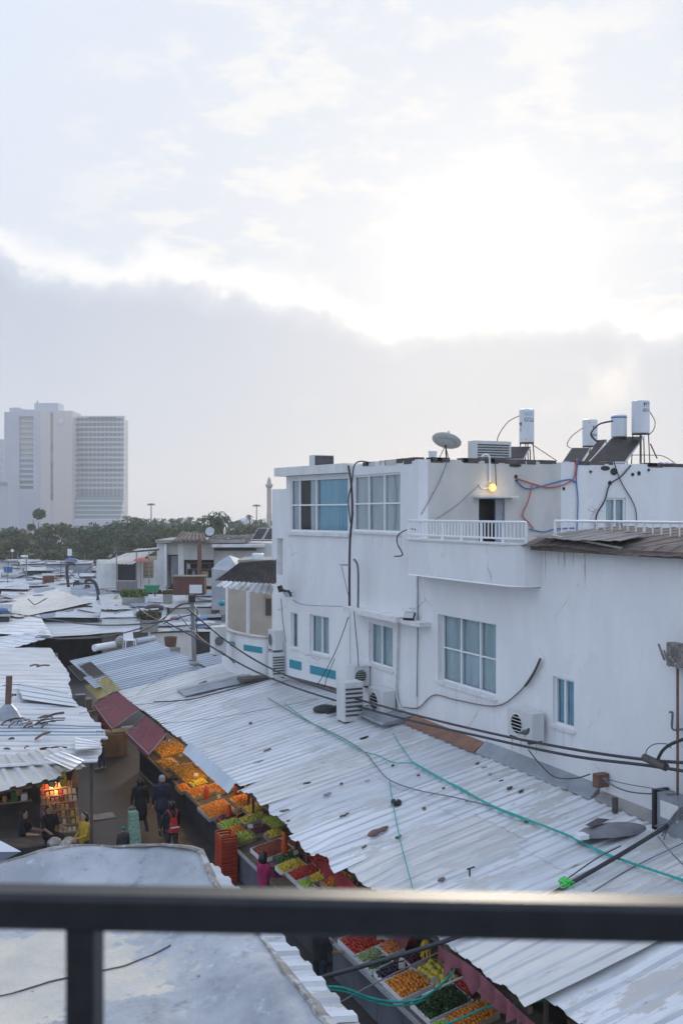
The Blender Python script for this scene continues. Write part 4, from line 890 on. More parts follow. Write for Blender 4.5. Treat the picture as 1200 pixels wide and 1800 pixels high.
# bare bulbs that light the stalls
def bulb(label, p, w, col=(1, .62, .25)):
    t = thing('light_bulb', label, 'lamp', p); b = MB(); b.ball(p, .045, 1, 1, 1.25, 10, 8); b.build('glass', mat('lit_bulb', (1, .8, .5), emit=(1, .62, .22), estr=14.), t, True)
    b = MB(); b.tube([p + V(0, 0, .05), p + V(0, 0, .30)], .012, 6); b.build('cord', BLACK, t)
    l = bpy.data.lights.new('bulb_light', 'POINT'); l.energy = w; l.color = col; l.shadow_soft_size = .05; o = bpy.data.objects.new('bulb_light', l); COL.objects.link(o); o.parent = t; o.location = (0, 0, -.12)
bulb('lit bulb over the yellow lit stall', V(9.0, 30.2, 2.25), 22); bulb('lit bulb over the amber mangoes', V(9.2, 28.0, 2.3), 17)
bulb('lit bulb behind the red awning', V(8.9, 34.0, 2.25), 18); bulb('lit bulb above the spice rack', onU(96, 1375, 29.6), 7, (1, .5, .2))
bulb('lit bulb at the far end of the alley', V(8.9, 38.8, 2.2), 10)
# small far stalls down the alley: crates of red, green and white goods
rg = random.Random(11)
for k in range(26):
    u = rg.uniform(38.5, 50); s_ = rg.choice((-1, 1)); v = rg.uniform(8.2, 9.2) if s_ > 0 else rg.uniform(5.4, 6.4); z = rg.uniform(.6, 1.5); w = rg.uniform(.2, .45)
    b = MB(); b.box((v - w, u - w * .8, 0 if rg.random() < .5 else z - .25), (v + w, u + w * .8, z), bev=.03); b.build('goods_box', rg.choice((CRATER, CARD, CRATEG, CUKE[1], PAINTW, WOODL, ORG[0])), label='box of goods piled along the far end of the alley', cat='box', group='boxes at the far end of the alley')

# ================================================================ SPICE STALL (left)
SP = thing('spice_stall', 'spice stall with counter and shelves under the cream sheets', 'stall', (3.6, 29, 0))
b = MB(); b.box((1.2, 31.6, 0), (5.0, 31.7, 2.75)); b.build('back_wall', MATS['stall_back'], SP)
for vv in (2.3, 5.15): b = MB(); b.box((vv, 28.0, 0), (vv + .08, 28.08, 2.6)); b.build('post', WOOD, SP)
for k, zz in enumerate((.9, 1.3, 1.7, 2.1)): b = MB(); b.box((1.3, 31.1, zz), (4.0, 31.58, zz + .03)); b.build('shelf', WOODL, SP)
b = MB(); b.box((2.2, 27.7, .62), (3.9, 28.5, .68)); b.build('counter', WOOD, SP)
b = MB(); b.box((2.25, 27.75, 0), (3.85, 27.8, .62)); b.build('counter_front', CRATED, SP)
r0 = onZ(112, 1448, .8); 
PKT = [mat('packet_tan', (.42, .24, .12), (.34, .18, .09), 9.), mat('packet_red', (.36, .05, .035), None), mat('packet_cream', (.58, .48, .34), None), mat('packet_brown', (.20, .10, .06), (.26, .14, .07), 9.), mat('packet_gold', (.52, .32, .08), None)]
RK = thing('stepped_rack', 'stepped wooden rack of small packets at the spice stall', 'rack', (r0.x, r0.y, 0))
for k in range(7):
    y = r0.y + .16 * k; z = .55 + .17 * k; b = MB(); b.box((r0.x - .5, y, z - .03), (r0.x + .5, y + .17, z)); b.build('step', WOODL, RK)
    b = MB(); b.box((r0.x - .49, y + .005, 0), (r0.x - .45, y + .15, z - .031)); b.build('side', WOOD, RK)
    for j in range(8):
        x = r0.x - .44 + .125 * j; b = MB(); h_ = random.uniform(.10, .16); b.hexa([(x - .05, y + .03, z + .002), (x + .05, y + .03, z + .002), (x + .05, y + .13, z + .002), (x - .05, y + .13, z + .002)], [(x - .045, y + .07, z + h_), (x + .045, y + .07, z + h_), (x + .04, y + .12, z + h_), (x - .04, y + .12, z + h_)])
        b.build('spice_packet', PKT[(k + j // 3 + random.randrange(2)) % 5], label='small packet standing on the stepped rack', cat='packet', group='packets on the stepped rack')
for k in range(34):
    zz = (.93, 1.33, 1.73, 2.13)[k % 4]; x = 1.5 + (k // 4) * .29 + random.uniform(-.04, .04); h_ = random.uniform(.14, .30); b = MB()
    if k % 3: b.box((x - .09, 31.15, zz + .002), (x + .09, 31.4, zz + h_), bev=.02)
    else: b.lathe([(.07, zz + .002), (.075, zz + h_ * .8), (.05, zz + h_)], 10, (x, 31.3, 0))
    b.build('goods_box', random.choice(PKT + [PAINTW, CUKE[1], ORG[1]]), label='jar or packet on the back shelves of the spice stall', cat='packet', group='goods on the spice stall shelves')
for k in range(9):   # bags and strings hung below the cream roof
    x = 2.4 + .3 * k; y = 28.3 + random.uniform(-.1, .5); b = MB(); h_ = random.uniform(.3, .6); b.lathe([(.01, 2.45), (.05, 2.40), (.10, 2.45 - h_ * .6), (.08, 2.45 - h_), (.01, 2.44 - h_)], 9, (x, y, 0)); b.build('hanging_bag', random.choice((LEM[1], PKT[0], PKT[4], CUKE[1], PKT[2])), None, True, 'bag of goods hung from the beam of the spice stall', 'bag', 'bags hung at the spice stall')
b = MB(); c = onZ(112, 1470, .7); 
for k in range(12): b.ball((c.x + random.uniform(-.3, .3), c.y - .35 + random.uniform(-.25, .25), .42 + random.uniform(-.1, .25)), random.uniform(.12, .2), 1, 1, .7, 8, 6, random.randrange(2))
b.build('plastic_sack_heap', [mat('clear_plastic', (.40, .44, .45), (.22, .24, .22), 14., rough=.25), mat('sack_white', (.55, .56, .55), (.3, .28, .24), 9.)], None, False, 'heap of crumpled clear plastic sacks beside the woman in yellow', 'sacks', kind='stuff')
b = MB(); q = onU(110, 1388, 30.2); b.box((q.x - .3, 30.2, q.z - .22), (q.x + .3, 30.24, q.z + .22)); b.build('wall_poster', mat('poster_red', (.45, .06, .05), (.20, .12, .28), 6.), label='red and blue poster hung above the spice rack', cat='poster')
b = MB(); c = onZ(20, 1500, 2.2); b.add([onZ(-60, 1470, 2.3), onZ(2, 1478, 2.2), onZ(38, 1497, 2.05), onZ(-20, 1525, 2.0), onZ(-90, 1530, 2.1), onZ(-30, 1498, 2.45)], [(0, 1, 5), (1, 2, 5), (2, 3, 5), (3, 4, 5), (4, 0, 5)]); b.build('parasol', mat('pale_blue_canvas', (.36, .44, .58), None), label='pale blue parasol corner beside the spice stall', cat='parasol')
# ================================================================ EQUIPMENT ON THE WHITE BUILDING
def ac_unit(label, c, w, d, h, face, group=None, bracket=False, fan=True, big=False):
    """Outdoor air conditioner; c = centre of the base, face = unit vector of the grille side (+-x or +-y)."""
    c = Vector(c); f = Vector(face); s = V(-f.y, f.x, 0); M = Matrix(((s.x, f.x, 0, c.x), (s.y, f.y, 0, c.y), (0, 0, 1, c.z), (0, 0, 0, 1)))
    t = thing('air_conditioner', label, 'air conditioner', c, group); b = MB(); b.box((-w / 2, -d / 2, .02), (w / 2, d / 2, h), M=M, bev=.03); b.build('casing', ACW, t)
    if fan:
        r = min(w, h) * .38; o = M @ V(-w * .08, d / 2 + .002, h * .5); b = MB(); Mq = Matrix((s, V(0, 0, 1), f)).transposed()
        b.lathe([(r, 0), (r, .02), (r * .93, .022), (r * .9, .004)], 20, o, Mq); b.build('fan_ring', ACW, t)
        b = MB(); b.lathe([(r * .89, .002), (r * .89, .004)], 20, o, Mq); b.build('fan_grille', ACG, t)
        for k in range(5): zz = (k - 2) * r * .32; hw = math.sqrt(max(.0, (r * .85) ** 2 - zz * zz)); b = MB(); b.box((-w * .08 - hw, d / 2 + .008, h * .5 + zz - .008), (-w * .08 + hw, d / 2 + .02, h * .5 + zz + .008), M=M); b.build('slat', ACW, t)
    else:
        for k in range(2 if big else 0): b = MB(); b.box((-w * .46 + w * .47 * k, d / 2 + .003, h * .06), (-w * .01 + w * .47 * k, d / 2 + .02, h * .96), M=M); b.build('grille_panel', ACG, t)
        for k in range(0 if big else 7): b = MB(); b.box((-w * .42, d / 2 + .003, h * (.15 + .11 * k)), (w * .42, d / 2 + .02, h * (.15 + .11 * k) + h * .05), M=M); b.build('slat', ACG, t)
    for sx in (-1, 1):
        b = MB(); b.box((sx * w * .36 - .03, -d * .48, -.03 if not bracket else -.06), (sx * w * .36 + .03, d * .48, .018), M=M); b.build('bracket' if bracket else 'foot', DSTEEL, t)
    return t
p = onRoof(613, 1268, .06); ac_unit('tall white outdoor unit standing on the market roof by the bay', p + V(.1, .15, 0), .62, .55, 1.12, (0, -1, 0), fan=False)
p = onV(627, 1205, 12.85); ac_unit('small dirty outdoor unit hung on the wall beside the small window', (12.9, p.y, p.z), .55, .5, .62, (0, -1, 0), bracket=True)
p = onRoof(668, 1258, .06); ac_unit('wide old outdoor unit standing below the small window', p + V(.1, .1, 0), .95, .42, .75, (-1, 0, 0))
p = onV(921, 1297, 12.9); ac_unit('white outdoor unit on wall brackets with a pigeon in front', (12.93, p.y, p.z), .95, .36, .62, (-1, 0, 0), bracket=True); AC4 = p
p = onV(487, 1142, 12.4); ac_unit('white outdoor unit wedged between porch and bay', (12.35, p.y, p.z), .6, .35, .7, (-1, 0, 0)); q = onV(486, 1190, 12.3); ac_unit('white outdoor unit on the roof below the wedged one', (12.3, q.y, q.z), .5, .4, .85, (0, -1, 0), fan=False)
p = onV(386, 1150, 11.3); ac_unit('old outdoor unit beside the round porch', (11.25, p.y, p.z), .5, .5, 1.05, (0, -1, 0))
p = onU(860, 806, 25.2); ac_unit('outdoor unit on the roof edge above the wall lamp', (p.x, 25.2, ZT - .05), 1.3, .4, p.z + .5 - ZT + .06, (0, -1, 0), fan=False)
p = onU(565, 822, 34.6); ac_unit('dark grilled cooler box on the bay roof', (p.x, 34.6, 11.02), .82, .5, .72, (0, -1, 0), fan=False, big=True)
# pigeon perched on a cable in front of that unit
def pigeon(p, label):
    t = thing('pigeon', label, 'pigeon', p); b = MB(); p = Vector(p)
    b.tube([p + V(0, .20, .05), p + V(0, .10, .07), p + V(0, .03, .10), p + V(0, -.05, .12), p + V(0, -.10, .15), p + V(0, -.115, .19), p + V(0, -.135, .205), p + V(0, -.16, .195)], [.012, .03, .055, .06, .042, .027, .027, .006], 10)
    b.build('body', mat('pigeon_grey', (.10, .105, .12), (.06, .065, .08), 20.), t, True)
    b = MB(); b.tube([p + V(0, -.155, .197), p + V(0, -.185, .187)], [.008, .002], 6); b.build('beak', DSTEEL, t)
    for s in (-1, 1):
        b = MB(); b.tube([p + V(s * .045, .16, .055), p + V(s * .055, .05, .095), p + V(s * .045, -.04, .115)], [.008, .022, .014], 6); b.build('wing', mat('pigeon_wing', (.07, .075, .085), None), t, True)
        b = MB(); b.tube([p + V(s * .02, .0, .06), p + V(s * .02, -.005, .0)], .006, 5); b.build('leg', TERRA, t)
p = onV(922, 1296, 12.3); pigeon(p, 'grey pigeon perched on the black cables')
# flood lights and cameras
def flood(label, p, aim):
    t = thing('floodlight', label, 'floodlight', p); M = Vector(aim).to_track_quat('Y', 'Z').to_matrix().to_4x4(); M.translation = p; b = MB(); b.box((-.16, -.05, -.11), (.16, .05, .11), M=M, bev=.03); b.build('housing', BLACK, t)
    b = MB(); b.box((-.14, .052, -.09), (.14, .058, .09), M=M); b.build('lens', mat('lamp_lens', (.5, .52, .55), rough=.2), t); b = MB(); b.tube([M @ V(0, -.05, 0), M @ V(0, -.2, -.12)], .02, 6); b.build('bracket', STEEL, t)
p = onV(505, 1043, 12.3); flood('floodlight with white lens at the bay corner', p, (-1, -.4, -.7)); p = onV(493, 1035, 12.1); flood('black floodlight seen from behind beside the bay corner', p, (-.8, .6, -.3)); p = onV(716, 1090, 12.9); flood('floodlight lying on the window canopy', V(12.95, p.y, zc + .2), (-.6, -.5, .6))
# the lit globe lamp over the terrace door
p = onU(865, 857, U_C - .12); t = thing('wall_lamp', 'round yellow lit lamp above the terrace door', 'lamp', p)
b = MB(); b.ball(p, .115, 1, .7, 1, 16, 10); b.build('globe', mat('lit_globe', (.8, .5, .15), emit=(1, .62, .2), estr=.55), t, True)
l = bpy.data.lights.new('lamp_light', 'POINT'); l.energy = 3; l.color = (1, .7, .35); l.shadow_soft_size = .12; o = bpy.data.objects.new('lamp_light', l); COL.objects.link(o); o.parent = t; o.location = (0, -.2, 0)
b = MB(); b.tube(spline([p + V(-.02, .08, 0), p + V(-.28, .09, -.02), p + V(-.36, .1, .07)], 4), .025, 6); b.build('arm', PAINTW, t)
cable('drain_pipe', 'white hooked pipe running from the roof down to the lamp', [onU(846, 803, U_C - .08), onU(851, 799, U_C - .1), onU(858, 801, U_C - .1), onU(860, 812, U_C - .06), onU(860, 848, U_C - .06)], .03, PAINTW, 'pipe')
# water tanks, collectors
def tank(label, px, pt, pb, wpx, u, texts=(), lid=None):
    a, c = onU(px, pt, u), onU(px, pb, u); r = wpx / 2 / F * (c - CAM).dot(FW); h_ = a.z - c.z
    t = thing('water_tank', label, 'water tank', (c.x, c.y, ZT - .05)); b = MB(); b.lathe([(r * .96, 0), (r, .02), (r, h_ - .03), (r * .97, h_ - .005), (r * .6, h_ + .02)], 28, c); b.build('drum', TANK, t, False)
    b = MB(); b.lathe([(r * .98, -.035), (r * .98, -.002)], 24, c); b.build('base_ring', DSTEEL, t)
    if lid: b = MB(); b.lathe([(r * 1.03, h_ - .10), (r * 1.03, h_ - .06)], 24, c); b.build('band', BLUEP, t)
    for k in range(4):
        ang = R(45 + 90 * k); q = c + V(math.cos(ang), math.sin(ang), 0) * r * .85; b = MB(); b.tube([V(q.x + .05 * math.cos(ang), q.y + .05 * math.sin(ang), ZT - .05), q + V(0, 0, -.036)], .018, 5); b.build('leg', DSTEEL, t)
    dirc = (CAM - c); dirc.z = 0; a0 = math.atan2(dirc.y, dirc.x)
    for txt, zf, hs_, off, m in texts:
        cu = bpy.data.curves.new('t', 'FONT'); cu.body = txt; cu.size = hs_; cu.align_x = 'CENTER'; o = bpy.data.objects.new('t', cu); COL.objects.link(o)
        dg = bpy.context.evaluated_depsgraph_get(); me = bpy.data.meshes.new_from_object(o.evaluated_get(dg)); bpy.data.objects.remove(o)
        bb = MB(); vs = []
        for v in me.vertices:
            an = a0 + (v.co.x / r) + off; vs.append((c.x + math.cos(an) * (r + .004), c.y + math.sin(an) * (r + .004), c.z + h_ * zf + v.co.y))
        bb.add(vs, [tuple(f.vertices) for f in me.polygons]); bb.build('lettering', m, t); bpy.data.meshes.remove(me)
    return c, r, h_
INKG = mat('ink_teal_green', (.0, .22, .20), None); INKL = mat('ink_light_teal', (.16, .45, .52), None); INKB = mat('ink_black', (.02, .02, .03), None); INKN = mat('ink_navy', (.03, .05, .16), None); INKY = mat('ink_yellow_green', (.42, .46, .10), None)
tank('tall white water tank with green lettering above the terrace door', 925, 720, 778, 26, 26.2, [('\u05d8\u05d1\u05e2', .62, .20, .42, INKG), ('\u05d8\u05d1\u05e2', .625, .19, .43, INKG), ('\u05e4\u05de\u05d5\u05e8', .80, .17, .40, INKL), ('\u05d3', .48, .22, -.95, INKB), ('\u05d0', .34, .14, -.95, INKB), ('\u25ac\u25ac', .06, .16, -.1, INKY)])
tank('tall white water tank with dark lettering, the highest on the roof', 1125, 705, 762, 31, 25.4, [('\u05ea\u05dc', .80, .22, .75, INKN), ('60-0', .65, .16, .75, INKN)])
tank('short white water tank with a blue lid band on the collector', 1087, 730, 768, 27, 25.9, [], True)
tank('white water tank with dark marks behind the small collector', 1036, 738, 784, 26, 27.5, [('\u05ea\u05dc', .62, .18, .75, INKN), ('60-0', .36, .13, .75, INKN), ('-', .82, .2, -.1, INKB)])
def collector(label, bl, br, tr, tl, u0, u1, loose=False):
    P = [onU(*bl, u0), onU(*br, u0), onU(*tr, u1), onU(*tl, u1)]; n = (P[1] - P[0]).cross(P[3] - P[0]).normalized()
    t = thing('solar_collector', label, 'solar panel', (P[0] + P[1]) / 2); b = MB(); b.hexa([q - n * .08 for q in P], P); b.build('casing', ALU, t)
    c = sum(P, V(0, 0, 0)) / 4; b = MB(); Q = [c + (q - c) * .93 + n * .004 for q in P]; b.hexa(Q, [q + n * .006 for q in Q]); b.build('absorber', PANEL, t)
    for q in (P[2], P[3]): b = MB(); b.tube([q - n * .09, V(q.x, q.y, ZT - .05)], .02, 5); b.build('leg', DSTEEL, t)
    b = MB(); b.tube([P[3] - n * .04, P[2] - n * .04], .03, 6); b.build('header_pipe', ALU, t)
collector('dark solar collector beside the tank with green lettering', (884, 807), (920, 807), (932, 785), (887, 785), 24.9, 26.0)
collector('small dark solar collector in front of the marked tank', (988, 811), (1022, 811), (1037, 787), (1004, 787), 24.4, 25.6)
collector('narrow dark solar collector between the tanks', (1024, 812), (1036, 812), (1066, 772), (1050, 773), 24.3, 26.0)
collector('large tilted dark solar collector under the short tank', (1032, 813), (1098, 813), (1132, 766), (1075, 768), 24.2, 25.9)
# satellite dish on the roof
def dish(label, c, r, aim, m, foot):
    t = thing('satellite_dish', label, 'satellite dish', foot); A = Vector(aim).normalized(); Mq = A.to_track_quat('Z', 'Y').to_matrix(); b = MB(); prof = []
    for k in range(7): prof.append((max(r * k / 6, .01), .28 * r * (k / 6) ** 2))
    b.lathe(prof + [(r * 1.01, .28 * r + .015), (r * .5, .28 * r * .25 - .02), (.01, -.02)], 28, c, Mq); b.build('reflector', m, t, True)
    f = c + A * r * .95; b = MB()
    b.tube(spline([c + Mq @ V(0, -r * .95, .25 * r), c + Mq @ V(0, -r * .55, .75 * r), f], 4), .012, 5); b.build('feed_arm', STEEL, t)
    b = MB(); b.tube([c + Mq @ V(r * .9, 0, .25 * r), f], .008, 5); b.build('feed_stay', STEEL, t); b = MB(); b.ball(f, .045, 1, 1, 1.4, 8, 6); b.build('receiver', ACW, t)
    b = MB(); b.tube([c - A * .02, Vector(foot) + V(0, 0, .25), Vector(foot)], .025, 6); b.build('mast', DSTEEL, t)
    for k in range(2): b = MB(); b.tube([c - A * .03, Vector(foot) + V(.25 - .5 * k, .2, 0)], .012, 5); b.build('stay', DSTEEL, t)
c = onU(783, 781, 25.6); dish('grey satellite dish tilted to the sky on the roof edge', c, .44, (.35, .25, .75), DISH, (c.x + .08, 25.7, ZT - .06))
p = onU(760, 803, 24.6); b = MB(); b.lathe([(.10, 0), (.125, .27), (.13, .28), (.11, .27)], 14, (p.x, 24.6, ZT - .01)); b.build('bucket', PAINTW, label='white plastic bucket beside the roof dish', cat='bucket')
# junk on the parapet right of the collectors
p = onU(1160, 812, 24.1); b = MB()
for k in range(5): b.ball((p.x + .12 * k, 24.1 + .1 * (k % 2), ZT + .04), .10, 1, 1, .7, 8, 6, k % 2)
b.build('rubbish_bag_heap', [mat('bag_lilac', (.45, .4, .55), None), mat('bag_red', (.4, .08, .08), None)], None, True, 'heap of lilac and red bags on the wall top', 'bags', kind='stuff')
# holes and black patches in the end wall
for k, (x, y, w, h_) in enumerate(((905, 818, .42, .10), (1063, 823, .34, .14), (1078, 829, .26, .22), (1170, 818, .5, .09), (906, 838, .10, .12), (907, 845, .09, .07), (990, 859, .08, .10), (1071, 849, .14, .14), (1037, 829, .09, .08), (1111, 834, .11, .11), (1122, 832, .12, .14), (1139, 826, .09, .08))):
    p = onU(x, y, U_C - .006); b = MB(); n = 12; vs = [(p.x + w / 2 * math.cos(2 * math.pi * i / n) * (1 + .25 * noise.noise(V(i, k, 0))), U_C - .008 - .02 * (i % 2), p.z + h_ / 2 * math.sin(2 * math.pi * i / n) * (1 + .3 * noise.noise(V(i, k, 4)))) for i in range(n)]
    vs += [(x_, U_C + .03, z_) for x_, _, z_ in vs]
    b.add(vs, [tuple(range(n))] + [(i, (i + 1) % n, (i + 1) % n + n, i + n) for i in range(n)]); b.build('tar_patch', BLACK, BU)
# rusty tin roof resting on the parapet
RT_ = roof_thing('tin_roof', 'rusty brown tin roof resting on the white parapet', (13.6, 14, ZP))
u1_, z1_ = onV(918, 950, 12.85).y, 8.98
def rustcurl(s, t): return V(0, 0, .10 * noise.noise(V(s * 5, t * 2, 0)) - (.14 * max(0, 1 - t * 6)))
b = MB(); sheet(b, (12.80, u1_, ZP + .12), (12.90, 7., ZP + .06), (15.0, 7., ZP + .22), (14.9, u1_ - .9, ZP + .44), ribs=26, amp=.012, rows=12, wob=.05, seed=8, curl=rustcurl); b.build('roofing_sheet', [RUST, mat('rusty_sheet_dark', (.10, .075, .065), (.07, .06, .055), 2., rough=.8)], RT_)
b = MB(); sheet(b, (12.78, u1_ - .4, ZP + .20), (12.85, u1_ - 3.2, ZP + .17), (13.7, u1_ - 3.0, ZP + .30), (13.9, u1_ - .9, ZP + .38), ribs=6, amp=.012, rows=6, wob=.05, seed=18); b.build('roofing_sheet', mat('old_roofing_felt', (.22, .20, .19), (.15, .14, .135), 2., rough=.9), RT_)
b = MB(); b.box((12.92, 7., ZP - .10), (13.02, u1_ - .2, ZP + .02)); b.build('edge_beam', WOOD, RT_)
def lying_frame(label, px):
    P = [onV(x, y, v) for x, y, v in px]; t = thing('window_frame', label, 'window frame', P[0])
    for a, c in zip(P, P[1:] + P[:1]): b = MB(); b.tube([a, c], .03, 4); b.build('rail', mat('weathered_frame', (.46, .43, .40), (.36, .34, .32), 5.), t)
    b = MB(); b.tube([(P[0] + P[1]) / 2, (P[2] + P[3]) / 2], .025, 4); b.build('bar', MATS['weathered_frame'], t)
lying_frame('empty wooden window frame lying on the rusty tin roof', [(1012, 948, 13.0), (1090, 963, 13.0), (1112, 952, 13.9), (1040, 939, 13.9)])
lying_frame('second empty window frame lying beside it on the rusty tin roof', [(970, 942, 13.0), (1012, 950, 13.0), (1034, 940, 14.0), (1000, 934, 14.0)])
# wires, hoses and pipes on the building
W_ = U_C - .05
def wc(label, pts, r, m, u=W_, cat='cable', name='cable'): return cable(name, label, [onU(x, y, u) for x, y in pts], r, m, cat)
wc('blue hose sagging across the grey wall', [(907, 846), (925, 859), (950, 855), (975, 848), (1000, 843), (1012, 848)], .022, BLUEP, name='hose', cat='hose')
wc('red hose sagging across the grey wall', [(908, 841), (935, 850), (965, 857), (995, 850), (1009, 838), (1013, 806)], .020, REDP, name='hose', cat='hose')
wc('red hose hanging down beside the doorway', [(935, 852), (928, 880), (918, 905), (928, 918), (937, 929)], .018, REDP, name='hose', cat='hose')
wc('blue hose running down the white wall to the rail', [(1016, 806), (1012, 840), (1015, 880), (1013, 932)], .020, BLUEP, name='hose', cat='hose')
wc('blue hose lying along the terrace edge', [(930, 930), (955, 935), (975, 930), (1010, 928)], .020, BLUEP, name='hose', cat='hose')
wc('black cable crossing the white wall to the right of the small window', [(1077, 808), (1090, 845), (1110, 880), (1117, 900), (1118, 925)], .016, BLACKC)
wc('black and white taped cable hanging by the terrace window', [(1108, 818), (1090, 838), (1071, 852), (1062, 880), (1048, 905), (1046, 932)], .022, BLACKC)
wc('thin grey cable stretched from the dish to the terrace rail', [(788, 805), (770, 850), (740, 905)], .010, GREYC)
wc('thin grey cable slanting over the grey wall to the door', [(842, 852), (800, 890), (762, 915)], .008, GREYC)
wc('dark cable dropping beside the lamp', [(870, 808), (871, 840), (872, 855)], .012, BLACKC)
for lb, pp, u, r, m in (('thin brown cable looping up to the green lettered tank', [(912, 731), (892, 742), (876, 765), (874, 780), (884, 792)], 26., .014, RUSTP), ('thin brown cable looping to the marked tank', [(1024, 752), (1004, 767), (996, 782), (1003, 788)], 26.5, .014, RUSTP),
                        ('thick black hose looping from the short tank', [(1076, 740), (1052, 746), (1038, 762), (1046, 774), (1052, 775)], 25.6, .03, BLACKC), ('thin brown cable looping off the highest tank', [(1141, 724), (1150, 740), (1148, 755), (1138, 766)], 25.3, .014, RUSTP),
                        ('taut wire from the tank stand to the roof', [(934, 781), (978, 810)], 25.5, .012, DSTEEL), ('bent wire drooping over the right wall top', [(1100, 800), (1140, 800), (1165, 802), (1188, 816)], 25.0, .012, DSTEEL), ('leaning rod beside the highest tank', [(1142, 780), (1154, 806)], 24.6, .022, RUSTP)):
    cable('cable', lb, [onU(x, y, u) for x, y in pp], r, m)
def fc(label, pts, r, m, v=WV - .05, cat='cable', name='cable'): return cable(name, label, [onV(x, y, v) for x, y in pts], r, m, cat)
fc('bundle of black cables hanging down between the upper windows', [(612, 818), (617, 850), (619, 900), (615, 950), (614, 1000), (614, 1065)], .035, BLACKC, 12.55)
fc('thinner black cable looping off the roof beside the bundle', [(650, 813), (632, 811), (622, 820), (618, 850), (612, 880), (616, 920)], .02, BLACKC, 12.5)
fc('dark pipe loop on the wall beside the balcony', [(693, 978), (707, 975), (698, 955), (700, 940), (718, 930), (730, 931)], .018, BLACKC, 12.9)
fc('grey vertical pipe between bay and main wall', [(622, 983), (629, 1000), (629, 1068)], .035, GREYC, 12.9, 'pipe', 'pipe')
fc('grey horizontal pipe stub by the bay', [(598, 993), (616, 993)], .018, GREYC, 12.5, 'pipe', 'pipe')
fc('diagonal wire from bay to pipe', [(600, 995), (614, 1055)], .010, GREYC, 12.55)
fc('grey cable hanging from the canopy to the outdoor unit', [(622, 1075), (625, 1110), (628, 1140), (630, 1172)], .016, GREYC, 12.6); fc('black wire slanting from canopy to the thick cables', [(612, 1085), (596, 1130), (580, 1165), (557, 1206)], .014, BLACKC, 12.4)
fc('second black wire slanting to the thick cables', [(588, 1158), (575, 1190), (570, 1208)], .012, BLACKC, 12.4)
fc('brown cable sagging along the wall under the large window', [(709, 1243), (735, 1244), (762, 1222), (800, 1230), (870, 1241), (910, 1218), (935, 1185), (949, 1160)], .018, mat('brown_cable', (.20, .17, .17), None))
fc('frayed cable end hanging off the wall', [(949, 1158), (940, 1178), (930, 1195), (922, 1206)], .030, DSTEEL, WV - .09)
fc('thin vertical cable below the balcony edge', [(735, 1010), (734, 1120), (732, 1225)], .012, GREYC); fc('white pipe along the wall foot joint', [(700, 1050 + 45), (698, 1170), (698, 1230), (722, 1268)], .03, WHITEC, WV - .06, 'pipe', 'pipe')
fc('faint cable run along the bay face', [(505, 1045), (530, 1062), (602, 1066)], .010, GREYC, 12.58); fc('cable hanging down the bay corner', [(494, 1052), (497, 1090), (502, 1130)], .014, GREYC, 12.4)
fc('pair of sagging dark wires low on the right wall', [(1058, 1368), (1085, 1385), (1120, 1394), (1185, 1396)], .016, GREYC, 12.9); fc('upper sagging wire low on the right wall', [(1058, 1367), (1100, 1378), (1185, 1392)], .010, GREYC, 12.88)
fc('wire from outdoor unit to wall bracket', [(928, 1318), (950, 1345), (975, 1366), (1010, 1368), (1036, 1361)], .014, DSTEEL, 12.75)
fc('rusty vertical pipe on the right wall', [(1190, 1160), (1190, 1300), (1190, 1440)], .028, RUSTP, 13.05, 'pipe', 'pipe'); fc('grey bent pipe beside the rusty pipe', [(1176, 1252), (1181, 1254), (1181, 1281), (1200, 1282), (1230, 1284)], .022, GREYC, 13.05, 'pipe', 'pipe')
# electric bracket, meter box and wall anchor
p = onV(1183, 1152, 13.0); t = thing('cable_bracket', 'corroded cable bracket at the top of the rusty pipe', 'bracket', (13.1, p.y, p.z))
b = MB(); b.box((12.95, p.y - .22, p.z - .2), (13.15, p.y + .18, p.z + .22), bev=.05); b.build('plate', mat('corroded_plaster', (.30, .27, .25), (.14, .125, .12), 8., rough=.95, bump=.6, bscale=30.), t)
for k in range(4): b = MB(); b.tube([V(12.93, p.y - .2 + .12 * k, p.z - .2 + .1 * (k % 2)), V(12.80, p.y - .25 + .14 * k, p.z - .1 + .1 * k)], .022, 6); b.build('insulator', CONC, t)
p = onV(1178, 1430, 12.9); t = thing('meter_box', 'grey meter box with dark frame at the wall foot', 'box', (13.0, p.y, p.z - .4)); b = MB(); b.box((12.85, p.y - .35, p.z - .45), (13.15, p.y + .3, p.z + .32)); b.build('case', FLASH, t); b = MB(); b.box((12.80, p.y + .31, p.z - .5), (13.15, p.y + .38, p.z + .36)); b.build('side_rail', BLACK, t); b = MB(); b.box((12.835, p.y - .25, p.z - .1), (12.848, p.y + .2, p.z + .2)); b.build('door', WALLP, t)
p = onV(1040, 1372, 12.8); b = MB(); b.box((12.85, p.y - .10, p.z - .14), (13.16, p.y + .08, p.z + .12), bev=.03); b.build('wall_anchor', RUSTP, label='rusty wall anchor with wires above the grey flashing', cat='bracket')
p = onRoof(1080, 1428, .05); b = MB(); b.tube([p, p + V(.0, 0, .28)], .06, 8); b.build('pipe_stub', DSTEEL, label='dark pipe stub on the roof by the meter box', cat='pipe')

